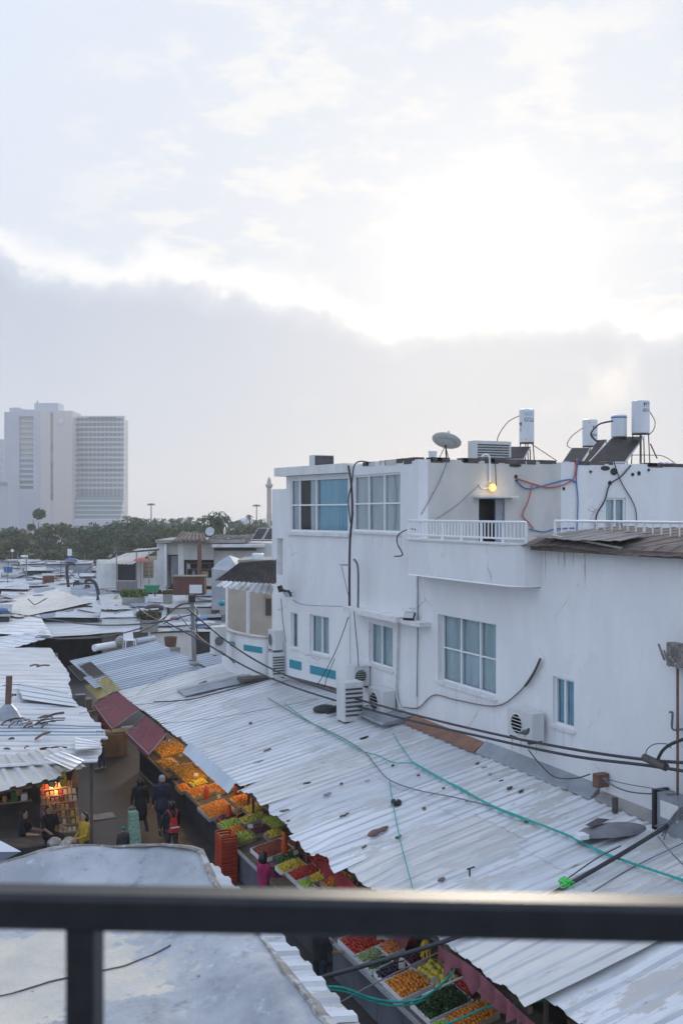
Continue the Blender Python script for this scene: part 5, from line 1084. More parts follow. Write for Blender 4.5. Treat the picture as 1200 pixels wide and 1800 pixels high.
# weather on the building: run-off streaks under the tin roof and sills, tar along the roof edge
RUN = [mat('rust_run', (.50, .43, .36), (.62, .58, .53), 6., (1, 1, .5), .9), mat('grime_run', (.58, .57, .55), (.68, .68, .68), 6., (1, 1, .5), .9)]
rgs = random.Random(31)
def run_off(px, z, L_, w, m, v=WV):
    u = fu(px); b = MB(); n = 7; vs = []
    for i in range(n + 1):
        t = i / n; ww = w * (1 - t) ** .7 * (.7 + .5 * noise.noise(V(px, i * .8, 0))); o = .015 * noise.noise(V(px * .3, i * .6, 4)); vs += [(v - .003, u - ww / 2 + o, z - L_ * t), (v - .003, u + ww / 2 + o, z - L_ * t)]
    k = len(vs); vs += [(v + .002, a[1], a[2]) for a in vs]
    b.add(vs, [(2 * i, 2 * i + 1, 2 * i + 3, 2 * i + 2) for i in range(n)]); b.build('run_off_stain', m, BU)
for px in (928, 936, 943, 951, 958, 966, 979, 992, 1008, 1027): run_off(px + rgs.uniform(-2, 2), ZP - .05, rgs.uniform(.25, .8) * (1.6 if px < 960 else 1), rgs.uniform(.02, .07), RUN[0])
for px in (776, 802, 838, 868): run_off(px, h6[2] - .08, rgs.uniform(.25, .7), rgs.uniform(.03, .06), RUN[1])
for px in (975, 990, 1004): run_off(px, h7[2] - .08, rgs.uniform(.2, .5), rgs.uniform(.03, .06), RUN[1])
for px in (652, 668, 688): run_off(px, h5[2] - .08, rgs.uniform(.2, .5), rgs.uniform(.03, .06), RUN[1])
for px in (900, 915, 930, 942): run_off(px, AC4.z - .08, rgs.uniform(.2, .45), rgs.uniform(.05, .12), RUN[0])
for px in (640, 655, 672, 690, 705, 720): run_off(px, h2[2] - .09, rgs.uniform(.2, .9), rgs.uniform(.03, .07), RUN[1])
for k in range(26):
    x0_ = rgs.uniform(.0, ex(1290)); w = rgs.uniform(.1, .6); b = MB(); z0_ = ZT - rgs.uniform(.03, .10)
    b.box((x0_, -.006 - .001 * (k % 3), z0_), (x0_ + w, .26, ZT + .05 + .01 * rgs.random()), M=Me) if x0_ > .31 else b.box((WV - .006, U_C + .4 + x0_ * 8, z0_), (WV + .31, U_C + .4 + x0_ * 8 + w, ZT + .06))
    b.build('tar_edge', DSTEEL if k % 3 else RUST, BU)
for k in range(9): a_ = rgs.uniform(U_C + .2, fu(613) - .6); b = MB(); b.box((WV - .005 - .001 * (k % 3), a_, ZT - rgs.uniform(.04, .12)), (WV + .31, a_ + rgs.uniform(.15, .6), ZT + .055 + .006 * rgs.random())); b.build('tar_edge', WALLG if k % 2 else DSTEEL, BU)
def px_box(name, parent, x0, x1, yt, yb, D, dep, m, label=None):
    a, c = atD(x0, yt, D), atD(x1, yb, D); w = RT * 1; b = MB()
    P = [V(a.x, a.y, c.z), V(c.x, c.y, c.z), V(c.x, c.y, c.z) + FW * dep, V(a.x, a.y, c.z) + FW * dep]; h_ = V(0, 0, a.z - c.z)
    b.hexa(P, [q + h_ for q in P]); return b.build(name, m, parent, label=label)
# ================================================================ ROUND PORCH HOUSE next to the white building
PH = thing('porch_house', 'small house with a rounded white porch front and open beige room', 'house', onZ(435, 1170, 3.8))
arc = [onZ(390, 1150, 3.9), onZ(397, 1161, 3.9), onZ(418, 1170, 3.9), onZ(445, 1176, 3.9), onZ(470, 1179, 3.9), onZ(482, 1172, 3.9)]
arc = spline(arc, 5); b = MB(); n = len(arc); zs_ = [3.2, 5.05]
inn = [p + V(.14, .10, 0) for p in arc]
b.add([V(p.x, p.y, z) for z in zs_ for p in arc], [(i, i + 1, n + i + 1, n + i) for i in range(n - 1)])
b.add([V(p.x, p.y, 5.05 + .04 * noise.noise(p * 2)) for p in arc] + [V(p.x, p.y, 5.05) for p in inn] + [V(p.x, p.y, 3.9) for p in inn], [(i, i + 1, n + i + 1, n + i) for i in range(n - 1)] + [(n + i, n + i + 1, 2 * n + i + 1, 2 * n + i) for i in range(n - 1)])
b.build('parapet', WALL, PH)
b = MB(); b.add([V(p.x - .05, p.y - .05, 5.06) for p in arc] + [V(p.x + .18, p.y + .14, 5.06) for p in arc] + [V(p.x - .05, p.y - .05, 5.12) for p in arc] + [V(p.x + .18, p.y + .14, 5.12) for p in arc],
      [f for i in range(n - 1) for f in ((2 * n + i, 2 * n + i + 1, 3 * n + i + 1, 3 * n + i), (i, i + 1, 2 * n + i + 1, 2 * n + i), (n + i + 1, n + i, 3 * n + i, 3 * n + i + 1))]); b.build('coping', WALLC, PH)
def arcband(i0, i1, z0, z1, lab):
    b = MB(); k = [p + V(-.012, -.012, 0) for p in arc[i0:i1 + 1]]; m_ = len(k)
    b.add([V(p.x, p.y, z) for z in (z0, z1) for p in k], [(i, i + 1, m_ + i + 1, m_ + i) for i in range(m_ - 1)]); b.build('tile_band', TEAL, PH, label=lab)
arcband(7, 9, 4.55, 4.73, 'short teal tile band on the porch'); arcband(12, 18, 4.52, 4.74, 'long teal tile band on the porch')
fl = arc[0].lerp(arc[-1], .5)
BW = 1.9   # depth of the room
A0, A1 = V(arc[2].x + .1, arc[0].y + BW, 0), V(WV - .02, arc[-1].y + BW, 0)
px_box('back_wall', PH, 400, 486, 1034, 1122, 41.2, .15, mat('beige_room', (.42, .38, .33), (.36, .33, .29), 1.2, rough=.9))
px_box('post', PH, 396.5, 400, 1034, 1112, 39.9, .1, PAINTW)
b = MB(); b.add([V(p.x + .1, p.y + .1, 3.95) for p in arc] + [V(A1.x, A1.y, 3.95), V(arc[0].x + .3, arc[0].y + .6, 3.95)], [tuple(range(n + 2))]); b.build('floor_slab', CONC, PH)
b = MB(); p = onV(436, 1106, arc[14].x + .1); b.box((p.x - .05, p.y - .05, 5.05), (p.x + .05, p.y + .05, 6.72)); b.build('post', PAINTW, PH)
px_box('window', PH, 467, 477, 1052, 1082, 41.1, .06, DARKIN); px_box('lintel', PH, 464, 480, 1047, 1052, 41.05, .1, WOODL)
q = [onZ(376, 1030, 6.9), onZ(478, 1046, 6.75), onZ(482, 1030, 7.1), onZ(400, 1016, 7.2)]
b = MB(); sheet(b, q[1], q[0], q[3], q[2], ribs=9, amp=.05, rows=6, wob=.04, jag=.05, seed=201); b.build('roofing_sheet', sm(SHW[3]), PH)
b = MB(); b.box((A0.x - .1, arc[2].y - .1, 6.62), (WV - .05, arc[2].y + .02, 6.74)); b.build('beam', WOODL, PH)
b = MB(); sheet(b, onZ(378, 1020, 7.25), onZ(486, 1026, 7.25), onZ(486, 984, 8.05), onZ(420, 990, 7.95), ribs=14, amp=.03, rows=6, wob=.05, seed=202); b.build('rear_roof', mat('brown_shingle', (.17, .15, .14), (.11, .10, .095), 3., (1, 1, 1), .9, 0, .4, 30.), PH)
px_box('rear_wall', PH, 426, 486, 1024, 1034, 42, 3, WALLC)

# ================================================================ HOUSES FURTHER OFF
FH = thing('flat_house', 'grey flat roofed house with a dish and a rusty pole', 'house', atD(340, 1045, 78))
D = 78
px_box('wall', FH, 276, 291, 955, 1036, D, 6, WALLP); px_box('pillar', FH, 288.5, 293, 956, 1030, D - .4, .3, PAINTW); px_box('wall', FH, 293, 313, 955, 975, D, .3, WALLC); px_box('wall', FH, 313, 323, 955, 1030, D, .3, WALLP); px_box('wall', FH, 323, 376, 955, 984, D, .3, WALLG)
px_box('wall', FH, 376, 480, 955, 1030, D + .5, 5, WALLP); px_box('wall', FH, 323, 376, 1016, 1030, D, .3, WALLG); px_box('room', FH, 293, 376, 960, 1036, D + 2.5, .2, DARKIN)
px_box('door', FH, 301, 312, 977, 1026, D + .5, .06, FLASH); px_box('roof_slab', FH, 273, 430, 949, 954.5, D - .6, 8, CONC); px_box('shelf', FH, 326, 372, 1000, 1002, D + .6, .5, WOOD); px_box('shelf', FH, 326, 372, 989, 991, D + .6, .5, WOOD)
for k, (x0, x1, y0, y1, m) in enumerate(((328, 334, 991, 1000, PAINTW), (338, 343, 1003, 1014, FLASH), (346, 349, 990, 1014, RUSTP), (355, 366, 1004, 1015, CARD), (366, 372, 991, 1000, CRATED))): px_box('stored_box', FH, x0, x1, y0, y1, D + .8, .3, m)
px_box('rusty_pole', FH, 347, 353.5, 948, 1014, D - 1.5, .3, RUSTP, 'rust brown chimney pole'); px_box('canopy', FH, 372, 463, 957, 962, D - 1.4, 2., SHW[3]); px_box('painted_canopy_shadow', FH, 376, 450, 963, 968, D - .2, .3, DARKIN)  # the dark strip below the canopy is its shadow, added as a board
b = MB(); sheet(b, atD(300, 951, D - 1), atD(364, 951, D - 1), atD(358, 938, D + 3), atD(318, 938, D + 3), ribs=8, amp=.1, rows=4, wob=.25, seed=210); b.build('scrap_roof', RUST, FH)
b = MB(); sheet(b, atD(360, 950, D), atD(470, 946, D), atD(476, 938, D + 3), atD(380, 940, D + 3), ribs=10, amp=.06, rows=4, wob=.2, seed=211); b.build('scrap_roof', mat('black_felt', (.05, .05, .055), (.09, .085, .08), 2., rough=.9), FH)
c = atD(369.5, 935, D - 1); dish('round pale satellite dish on the flat house', c, .36, tuple(-FW + V(-.1, 0, .35)), mat('dish_pale', (.55, .57, .6), None), (c.x, c.y + .3, c.z - .75))
def far_panel(label, P, D0, D1):
    Q = [atD(*P[0], D0), atD(*P[1], D0), atD(*P[2], D1), atD(*P[3], D1)]; n_ = (Q[1] - Q[0]).cross(Q[3] - Q[0]).normalized(); t = thing('solar_collector', label, 'solar panel', Q[0]); b = MB(); b.hexa([q_ - n_ * .1 for q_ in Q], Q); b.build('casing', ALU, t)
    c = sum(Q, V(0, 0, 0)) / 4; b = MB(); Q = [c + (q_ - c) * .9 + n_ * .01 for q_ in Q]; b.hexa(Q, [q_ + n_ * .01 for q_ in Q]); b.build('absorber', PANEL, t)
far_panel('dark solar collector on the flat house, next to the white building', ((462, 949), (482, 949), (486, 928), (474, 928)), 74, 75.5); far_panel('dark solar collector on the flat house, further from the white building', ((441, 949), (460, 949), (472, 928), (454, 928)), 74, 75.5)
t = thing('brown_bin', 'big brown wooden bin with a white board leaning in front', 'bin', atD(332, 1046, 66)); px_box('side', t, 304, 359, 1015, 1046, 66, 1.2, BROWNP); px_box('rim', t, 303, 360, 1013, 1015, 65.9, 1.5, WOOD); px_box('board', t, 333, 355, 1028, 1043, 65.7, .06, PAINTW)
t = thing('tarp_tent', 'grey white tarp tent beside the flat house', 'tent', atD(400, 1015, 62)); b = MB()
P = [atD(372, 1000, 61), atD(423, 1006, 61), atD(430, 985, 64), atD(385, 988, 64), atD(403, 976, 62.5)]
b.add(P + [V(q_.x, q_.y, 3.6) for q_ in P[:4]], [(0, 1, 4), (1, 2, 4), (2, 3, 4), (3, 0, 4), (0, 1, 6, 5), (1, 2, 7, 6), (3, 0, 5, 8)]); b.build('canvas', mat('tarp_grey', (.40, .42, .45), (.30, .33, .37), 1.), t)
t = thing('low_wall_house', 'cream low house with a white tank behind the porch roof', 'house', atD(450, 1010, 60)); px_box('wall', t, 423, 486, 990, 1025, 60, 3, WALLC); px_box('roof_slab', t, 418, 486, 984, 990, 59.7, 4, CONC)
b = MB(); c = atD(453, 984, 61); b.lathe([(.34, 0), (.36, .05), (.36, .33), (.3, .4)], 16, c); b.build('water_tank', TANK, label='squat white water tank on the cream low house', cat='water tank')
b = MB(); b.ball(atD(390, 1060, 52), .18, 1, 1, .9, 12, 8); b.build('garden_ball', TEAL, None, True, 'round teal tub beside the porch', 'tub')
# lean-to with posts, shelves and cart
LT = thing('lean_to', 'open lean-to on thin posts sheltering shelves and a black tarp', 'shed', atD(240, 1040, 74))
for x in (205, 240, 262): px_box('post', LT, x - .9, x + .9, 970, 1040, 74, .1, STEEL)
b = MB(); b.tube(spline([atD(202, 980, 74), atD(204, 972, 74), atD(230, 970, 74), atD(280, 966, 74)], 5), .07, 6); b.build('roof_pipe', DSTEEL, LT)
b = MB(); sheet(b, atD(170, 992, 74), atD(232, 992, 74), atD(290, 960, 82), atD(240, 966, 82), ribs=8, amp=.06, rows=5, wob=.1, seed=214); b.build('roofing_sheet', sm(SHC[1]), LT)
px_box('tarp', LT, 207, 240, 989, 1020, 76, .2, BLACK); px_box('shelf_unit', LT, 252, 268, 985, 1016, 75, .5, WOODL); px_box('back_wall', LT, 170, 276, 985, 1034, 78, .2, WALLP)
for k in range(4): px_box('shelf_board', LT, 252, 268, 990 + 7 * k, 991 + 7 * k, 74.9, .08, WOOD)
px_box('fence_panel', None, 206, 241, 1022, 1039, 71, .15, mat('mauve_board', (.20, .17, .18), (.15, .13, .14), 3., (6, 6, .2))); o = bpy.data.objects['fence_panel']; tag(o, 'mauve grey board fence at the foot of the lean-to', 'fence')
b = MB(); c = atD(248, 986, 73.5); b.lathe([(.62, 0), (.45, .14), (.02, .26)], 12, c); b.tube([c + V(0, 0, .2), c + V(0, 0, -1.9)], .03, 5); b.build('parasol', mat('coral_canvas', (.45, .10, .07), None), label='small coral red parasol by the lean-to shelves', cat='parasol')
t = thing('green_cart', 'green metal cart among the far roofs', 'cart', atD(266, 1042, 68)); a = atD(253, 1029, 68); c = atD(279, 1029, 68); b = MB(); dn = V(0, 0, -.5); b.hexa([a.lerp(c, .15) + dn, a.lerp(c, .85) + dn, a.lerp(c, .85) + dn + FW * .6, a.lerp(c, .15) + dn + FW * .6], [a, c, c + FW * .7, a + FW * .7]); b.build('tray', mat('cart_green', (.02, .20, .09), None, rough=.5), t)
for s_ in (.25, .75): b = MB(); b.tube([a.lerp(c, s_) + V(0, 0, -.5), a.lerp(c, s_) + V(0, 0, -.75)], .05, 6); b.build('leg', DSTEEL, t)

# ---------------------------------------------------------------- leafy things
def leafmat(n, c, c2): return mat(n, c, c2, .8, rough=.7, spec=.25)
LV = [leafmat('foliage_olive', (.16, .17, .075), (.10, .115, .05)), leafmat('foliage_green', (.085, .15, .055), (.055, .10, .04)), leafmat('foliage_dark', (.045, .08, .043), (.03, .055, .032)), leafmat('foliage_dry', (.20, .17, .09), (.12, .11, .06))]
BARK = mat('bark', (.10, .08, .065), (.07, .055, .045), 3., rough=.95)
def leaves(b, lobes, count, size, rg, mi=None):
    tot = sum(l[1] ** 2 for l in lobes)
    for c, r, sz in lobes:
        for k in range(int(count * r * r / tot)):
            d_ = V(rg.gauss(0, 1), rg.gauss(0, 1), rg.gauss(0, 1)).normalized() * (rg.random() ** .4) * r; d_.z *= sz
            p = Vector(c) + d_; e1 = V(rg.gauss(0, 1), rg.gauss(0, 1), rg.gauss(0, .6)).normalized(); e2 = e1.cross(V(rg.gauss(0, 1), rg.gauss(0, 1), rg.gauss(0, 1))).normalized(); s1 = size * rg.uniform(.5, 1.3); s2 = s1 * rg.uniform(.4, .8)
            b.add([p - e1 * s1, p + e2 * s2, p + e1 * s1, p - e2 * s2], [(0, 1, 2, 3)], rg.randrange(2) if mi is None else mi)
def tree(label, x, ytop, ybase, D, wpx, kind, seed, dens=2600):
    rg = random.Random(seed); top = atD(x, ytop, D); base = V(top.x, top.y, gz(D)); h_ = top.z - base.z; w = wpx / F * D / 2
    t = thing('broadleaf_tree', label, 'tree', base, 'trees of the park behind the market'); b = MB(); lean = V(rg.uniform(-.4, .4), rg.uniform(-.4, .4), 0)
    b.tube(spline([base, base + lean * .5 + V(0, 0, h_ * .25), base + lean + V(0, 0, h_ * .55)], 4), [.28 - .018 * i for i in range(9)], 7)
    for k in range(4): a = rg.uniform(0, 6.28); b.tube([base + lean * .6 + V(0, 0, h_ * .3), base + lean + V(w * .6 * math.cos(a), w * .6 * math.sin(a), h_ * rg.uniform(.55, .8))], [.14, .05], 5)
    b.build('trunk', BARK, t); b = MB(); lobes = []
    for k in range(9):
        a = rg.uniform(0, 6.28); rr = rg.uniform(.1, .8) * w; zz = h_ * rg.uniform(.3, .84); r = w * rg.uniform(.26, .44); lobes.append((base + lean + V(rr * math.cos(a), rr * math.sin(a), min(zz, h_ - r * .75)), r, .8))
    lobes.append((base + lean + V(0, 0, h_ - w * .42), w * .5, .85))
    leaves(b, lobes, dens, .26 * D / 170, rg); b.build('crown', [LV[kind], LV[(kind, 2, 1, 0)[kind] if kind else 1]], t)
rg = random.Random(5)
spots = [(-20, 930, 190, 90), (18, 934, 165, 80), (45, 928, 185, 70), (66, 899, 205, 44), (72, 938, 160, 75), (100, 926, 172, 80), (128, 940, 158, 70), (150, 934, 180, 80), (172, 925, 168, 80), (200, 920, 180, 85), (222, 928, 160, 70), (236, 918, 190, 66), (258, 926, 165, 75), (282, 930, 178, 70), (300, 925, 160, 72), (325, 924, 185, 80), (350, 918, 165, 75), (384, 905, 150, 86), (412, 922, 175, 70), (440, 930, 190, 70), (462, 932, 170, 60), (10, 950, 150, 70), (60, 955, 148, 60), (190, 950, 148, 66), (110, 955, 146, 60), (250, 955, 148, 60), (30, 944, 176, 70), (140, 948, 170, 60), (310, 942, 152, 60), (380, 935, 165, 70)]
knd = ['olive green', 'mid green', 'dark green', 'dry yellowish']
for i, (x, y, D_, w) in enumerate(spots):
    k = (0, 2, 3, 2, 1, 0, 2, 1, 2, 2, 1, 0, 2, 1, 0, 2, 2, 2, 1, 0, 1, 3, 3, 1, 0, 2, 3, 2, 1, 1)[i]
    lb = '%s park tree behind the market roofs' % knd[k]
    if i == 3: lb = 'dark tree rising highest in front of the tower hotel'
    if i == 17: lb = 'broad dark domed tree behind the flat house'
    tree(lb, x, y - 2 + (9, -7, 3, -3, 11, -6)[i % 6], 985, D_, w, k, 100 + i)
for i in range(15):
    tree('hazy tree on the far edge of the park', 214 + 19 * i + rg.uniform(-5, 5), rg.uniform(914, 924), 985, rg.uniform(300, 360), rg.uniform(26, 42), i % 3, 200 + i, 1500)
def palm(x, ytop, D, seed):
    rg = random.Random(seed); top = atD(x, ytop, D); base = V(top.x, top.y, gz(D)); t = thing('palm_tree', 'slim palm tree on the far skyline', 'palm', base, 'palms on the skyline'); b = MB(); hd_ = V(top.x, top.y, top.z - .6)
    b.tube(spline([base, V(base.x + .2, base.y, (hd_.z + base.z) * .5), hd_], 3), .24, 6); b.build('trunk', BARK, t); b = MB()
    for k in range(22):
        a = rg.uniform(0, 6.28); el = rg.uniform(-.5, 1.0); L_ = rg.uniform(1.3, 2.0); d_ = V(math.cos(a), math.sin(a), 0); pts_ = [hd_, hd_ + d_ * L_ * .5 + V(0, 0, L_ * .5 * el), hd_ + d_ * L_ + V(0, 0, L_ * (.6 * el - .5))]
        s_ = d_.cross(V(0, 0, 1)) * .22
        for p_, q_ in zip(pts_, pts_[1:]): b.add([p_ - s_, p_ + s_, q_ + s_ * .6, q_ - s_ * .6], [(0, 1, 2, 3)])
    b.build('crown', LV[2], t)
for i, (x, y, D_) in enumerate(((224, 908, 300), (236, 910, 310), (250, 912, 320), (258, 913, 330), (273, 911, 300), (286, 911, 310), (303, 912, 290), (312, 912, 300), (318, 911, 315), (330, 911, 320), (335, 909, 330), (401, 909, 330), (439, 906, 330), (449, 914, 300), (460, 912, 310))): palm(x, y, D_, 300 + i)
def shrub(label, x, y, D, wpx, hpx, kind, seed):
    p = atD(x, y, D); w = wpx / F * D / 2; h_ = hpx / F * D; rg = random.Random(seed); t = thing('shrub', label, 'shrub', p); b = MB()
    leaves(b, [(p + RT * (w * k) + V(0, 0, h_ * .45), h_ * .55, .8) for k in (-.7, -.35, 0, .35, .7)], 900, .10, rg); b.build('foliage', [mat('shrub_lime', (.24, .32, .06), (.15, .23, .05), 2.), LV[1]] if kind else [LV[3], LV[0]], t)
    b = MB(); b.box((p.x - w * .8, p.y - .3, p.z - .6), (p.x + w * .8, p.y + .3, p.z + .02)); b.build('planter', CONC, t)
shrub('bright green bushy planter among the far roofs', 235, 1050, 63, 46, 16, 1, 4); shrub('dry weeds growing around the utility pole', 262, 1090, 52, 34, 20, 0, 6); shrub('small weeds near the brown bin', 295, 1045, 64, 16, 8, 0, 7)

# ================================================================ FAR MARKET ROOFS
rg = random.Random(21)
ROWS = [(1084, 1064, 3.2, -60, 395), (1066, 1046, 3.1, -60, 392), (1049, 1032, 3.1, -60, 300), (1034, 1020, 3.0, -60, 205), (1022, 1011, 3.1, -60, 290), (1012, 1003, 3.2, -60, 200), (1004, 996, 3.3, -60, 230), (998, 991, 3.3, -60, 215), (992, 986, 3.5, -60, 280), (1110, 1082, 3.2, 262, 398)]
ROOFSPOT = []
for yf, yb, z, xa, xb in ROWS:
    x = xa
    while x < xb:
        w = rg.uniform(40, 105) * (1 + (yf - 1000) / 150); x1 = min(x + w, xb + 14); zz = z + rg.uniform(-.45, .55); tl = rg.uniform(-.35, .5)
        P = [onZ(x, yf + rg.uniform(-2, 2), zz), onZ(x1, yf + rg.uniform(-2, 2), zz + rg.uniform(-.12, .12)), onZ(x1 + rg.uniform(-6, 6), yb, zz + tl), onZ(x + rg.uniform(-6, 6), yb, zz + tl)]
        k = rg.random(); m, cn = (SHW[0], 'white') if k < .16 else (SHW[4], 'dirty white') if k < .46 else (SHB[1], 'pale blue') if k < .72 else (SHB[0], 'blue grey') if k < .86 else (SHC[0], 'cream') if k < .93 else (SHC[1], 'brownish')
        t = thing('market_shed', '%s ribbed shed roof among the far market roofs' % cn, 'shed', V(P[0].x, P[0].y, 0), 'far market sheds')
        ns = 2 if w > 60 else 1
        for s_ in range(ns):
            a, c = s_ / ns, (s_ + 1) / ns; b = MB(); sheet(b, P[0].lerp(P[1], a), P[3].lerp(P[2], a) + V(0, 0, .03 * s_), P[3].lerp(P[2], c) + V(0, 0, .03 * s_), P[0].lerp(P[1], c), ribs=min(16, max(4, int((P[3] - P[0]).length / .5))), amp=.05, rows=3, wob=.06, seed=rg.randrange(999)); b.build('roofing_sheet', sm(m if s_ == 0 else rg.choice((m, SHW[4], SHB[1]))), t)
        b = MB(); Q = [q_.lerp((P[0] + P[1] + P[2] + P[3]) / 4, .06) for q_ in P]; b.hexa([V(q_.x, q_.y, 0) for q_ in Q], [V(q_.x, q_.y, q_.z - .12) for q_ in Q]); b.build('wall', rg.choice((CRATED, WALLG, WALLP, CRATED, FLASH)), t)
        ROOFSPOT.append(P); x = x1 + rg.choice((-5, -3, 0, 3))
# loose things lying on those roofs
def spot():
    P = rg.choice(ROOFSPOT); s_, t_ = rg.uniform(.1, .9), rg.uniform(.1, .9); return P[0].lerp(P[1], s_).lerp(P[3].lerp(P[2], s_), t_) + V(0, 0, .06)
for k in range(84):
    p = spot(); a = rg.uniform(0, 3.14); L_ = rg.uniform(.7, 2.4); d_ = V(math.cos(a), math.sin(a), rg.uniform(-.03, .12)) * L_; b = MB()
    if k % 2: b.tube([p - d_ * .5, p + d_ * .5], rg.uniform(.03, .07), 6); b.build('loose_pipe', rg.choice((STEEL, DSTEEL, RUSTP, PAINTW)), label='loose pipe lying on the far market roofs', cat='pipe', group='pipes on the far roofs')
    else:
        s_ = d_.cross(V(0, 0, 1)).normalized() * rg.uniform(.06, .2); h_ = V(0, 0, .05); b.hexa([p - d_ * .5 - s_, p + d_ * .5 - s_, p + d_ * .5 + s_, p - d_ * .5 + s_], [p - d_ * .5 - s_ + h_, p + d_ * .5 - s_ + h_, p + d_ * .5 + s_ + h_, p - d_ * .5 + s_ + h_]); b.build('loose_plank', rg.choice((WOOD, WOODL, CARD, RUST)), label='loose plank lying on the far market roofs', cat='plank', group='planks on the far roofs')
for k in range(72):
    p = spot(); w, h_ = rg.uniform(.15, .5), rg.uniform(.15, .6); b = MB()
    kk = k % 4
    if kk == 0: b.lathe([(w * .8, 0), (w, h_), (w * .95, h_ + .02)], 12, p); b.build('tub', rg.choice((BLUEP, TERRA, PAINTW, CONC)), label='plastic tub left on the far market roofs', cat='tub', group='tubs on the far roofs')
    elif kk == 1: b.box((p.x - w, p.y - w * .8, p.z - .03), (p.x + w, p.y + w * .8, p.z + h_), bev=.04); b.build('roof_box', rg.choice((ACW, CARD, BROWNP, FLASH, CRATED)), label='boxy unit standing on the far market roofs', cat='box', group='boxes on the far roofs')
    elif kk == 2: b.ball(p + V(0, 0, w * .3), w * 1.3, 1.2, 1, .45, 9, 6); b.build('tarp_bundle', rg.choice((BLACK, mat('tarp_blue', (.06, .14, .32), None), SHC[1], PINKC)), None, False, 'bundled tarp on the far market roofs', 'tarp', 'tarps on the far roofs')
    else: b.tube([p + V(0, 0, -.05), p + V(.05, 0, rg.uniform(1.2, 2.6))], .03, 5); b.build('thin_pole', rg.choice((DSTEEL, STEEL)), label='thin pole rising from the far market roofs', cat='pole', group='poles on the far roofs')

for k in range(80):   # loose sheets thrown over the far roofs
    p = spot(); a = rg.uniform(-.5, .5); e1 = V(math.cos(a), math.sin(a), rg.uniform(-.05, .05)) * rg.uniform(.5, 1.3); e2 = V(-math.sin(a), math.cos(a), rg.uniform(-.05, .08)) * rg.uniform(.4, 1.4); p = p + V(0, 0, rg.uniform(.05, .14)); m_ = rg.choice((SHB[0], SHB[1], SHW[4], SHW[0], SHC[1], SHC[0], RUST, FLASH, SHW[4]))
    b = MB(); sheet(b, p - e1 - e2, p - e1 + e2, p + e1 + e2, p + e1 - e2, ribs=max(3, int(e2.length * 2 / .3)), amp=.035, rows=3, wob=.05, seed=rg.randrange(999)); b.build('loose_sheet', sm(m_), label='loose metal sheet thrown over the far market roofs', cat='sheet', group='loose sheets on the far roofs')
for k in range(12):   # tangled cables and bent pipes above the far roofs
    x, y = rg.uniform(70, 300), rg.uniform(992, 1075); D_ = 5.9 * F / (y - 900); pts_ = [atD(x, y, D_)]
    for j in range(rg.randrange(3, 6)): x += rg.uniform(-26, 26); y += rg.uniform(-14, 12); pts_.append(atD(x, min(y, 1080), D_ + rg.uniform(-1, 1)))
    cable('cable', 'tangled dark cable looping over the far market roofs', pts_, rg.uniform(.02, .04), rg.choice((BLACKC, GREYC, DSTEEL, BLACKC)), 'cable', 5, 'cables over the far roofs', 5)
cable('bent_pipe', 'black pipe bent over like a hook on the far roofs', [atD(121, 1032, 80), atD(118, 1005, 80), atD(119, 994, 80), atD(126, 991, 80), atD(133, 993, 80)], .12, BLACKC, 'pipe')
cable('bent_pipe', 'black hose arching up among the tangled cables', [atD(150, 1022, 72), atD(158, 1019, 72), atD(168, 1026, 72), atD(173, 1043, 72), atD(172, 1060, 72)], .13, BLACKC, 'pipe')
# ================================================================ SKYLINE
HM = mat('hotel_concrete', (.52, .54, .61), (.47, .49, .56), .04, rough=.9); HG = mat('hotel_glass', (.20, .26, .30), (.15, .20, .25), .05, rough=.15, spec=.6); HGL = mat('hotel_glass_painted_lit', (.46, .45, .36), (.36, .38, .36), .06, rough=.3); HB = mat('hotel_balcony_band', (.60, .62, .64), None, rough=.6); HD = mat('hotel_recess', (.12, .13, .15), None)  # lit panes: the light is put into a warm pale base colour
DH = 620
HO = thing('tower_hotel', 'tall pale hotel tower with a balcony wing and round emblem', 'building', V(atD(70, 930, DH).x, atD(70, 930, DH).y, 0))
def hb(name, x0, x1, yt, yb, dD, dep, m): return px_box(name, HO, x0, x1, yt, yb, DH + dD, dep, m)
HM2 = mat('hotel_concrete_warm', (.66, .58, .54), (.62, .56, .53), .04, rough=.9)
for x0, x1, yt, m_ in ((8, 34, 724, HM), (59, 72, 722, HM), (72.02, 89, 722, HM2), (94, 127, 722, HM2)): hb('slab', x0, x1, yt, 990, 0, 22, m_)
hb('slab', 34, 59, 863, 990, 0, 22, HM); hb('slab', 34, 59, 720, 732, .0, 22, HM); hb('slab', 89, 94, 880, 990, 0, 22, HM); hb('slab', 89, 94, 722, 727, .5, 20, HM)
hb('lift_tower', 61, 103, 708.5, 721.9, 4, 12, HM); hb('lift_tower', 17, 36, 716.5, 723.9, 2, 12, HM); hb('mast', 65.5, 67, 704, 708.4, 6, 1, HD)
for k in range(14):
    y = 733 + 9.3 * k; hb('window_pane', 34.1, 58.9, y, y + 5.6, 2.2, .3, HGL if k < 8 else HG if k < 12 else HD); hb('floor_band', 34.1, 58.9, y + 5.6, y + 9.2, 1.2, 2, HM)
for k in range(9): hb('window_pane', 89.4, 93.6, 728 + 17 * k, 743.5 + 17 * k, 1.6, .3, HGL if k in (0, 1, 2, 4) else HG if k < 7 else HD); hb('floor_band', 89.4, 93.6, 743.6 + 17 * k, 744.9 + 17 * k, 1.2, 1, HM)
for k in range(17): hb('floor_joint', 8.2, 33.8, 736 + 11.4 * k, 736.5 + 11.4 * k, -.15, .1, HB); hb('floor_joint', 94.2, 126.8, 736 + 11.4 * k, 736.5 + 11.4 * k, -.15, .1, HB); hb('floor_joint', 59.2, 88.8, 736 + 11.4 * k, 736.5 + 11.4 * k, -.15, .1, HB)
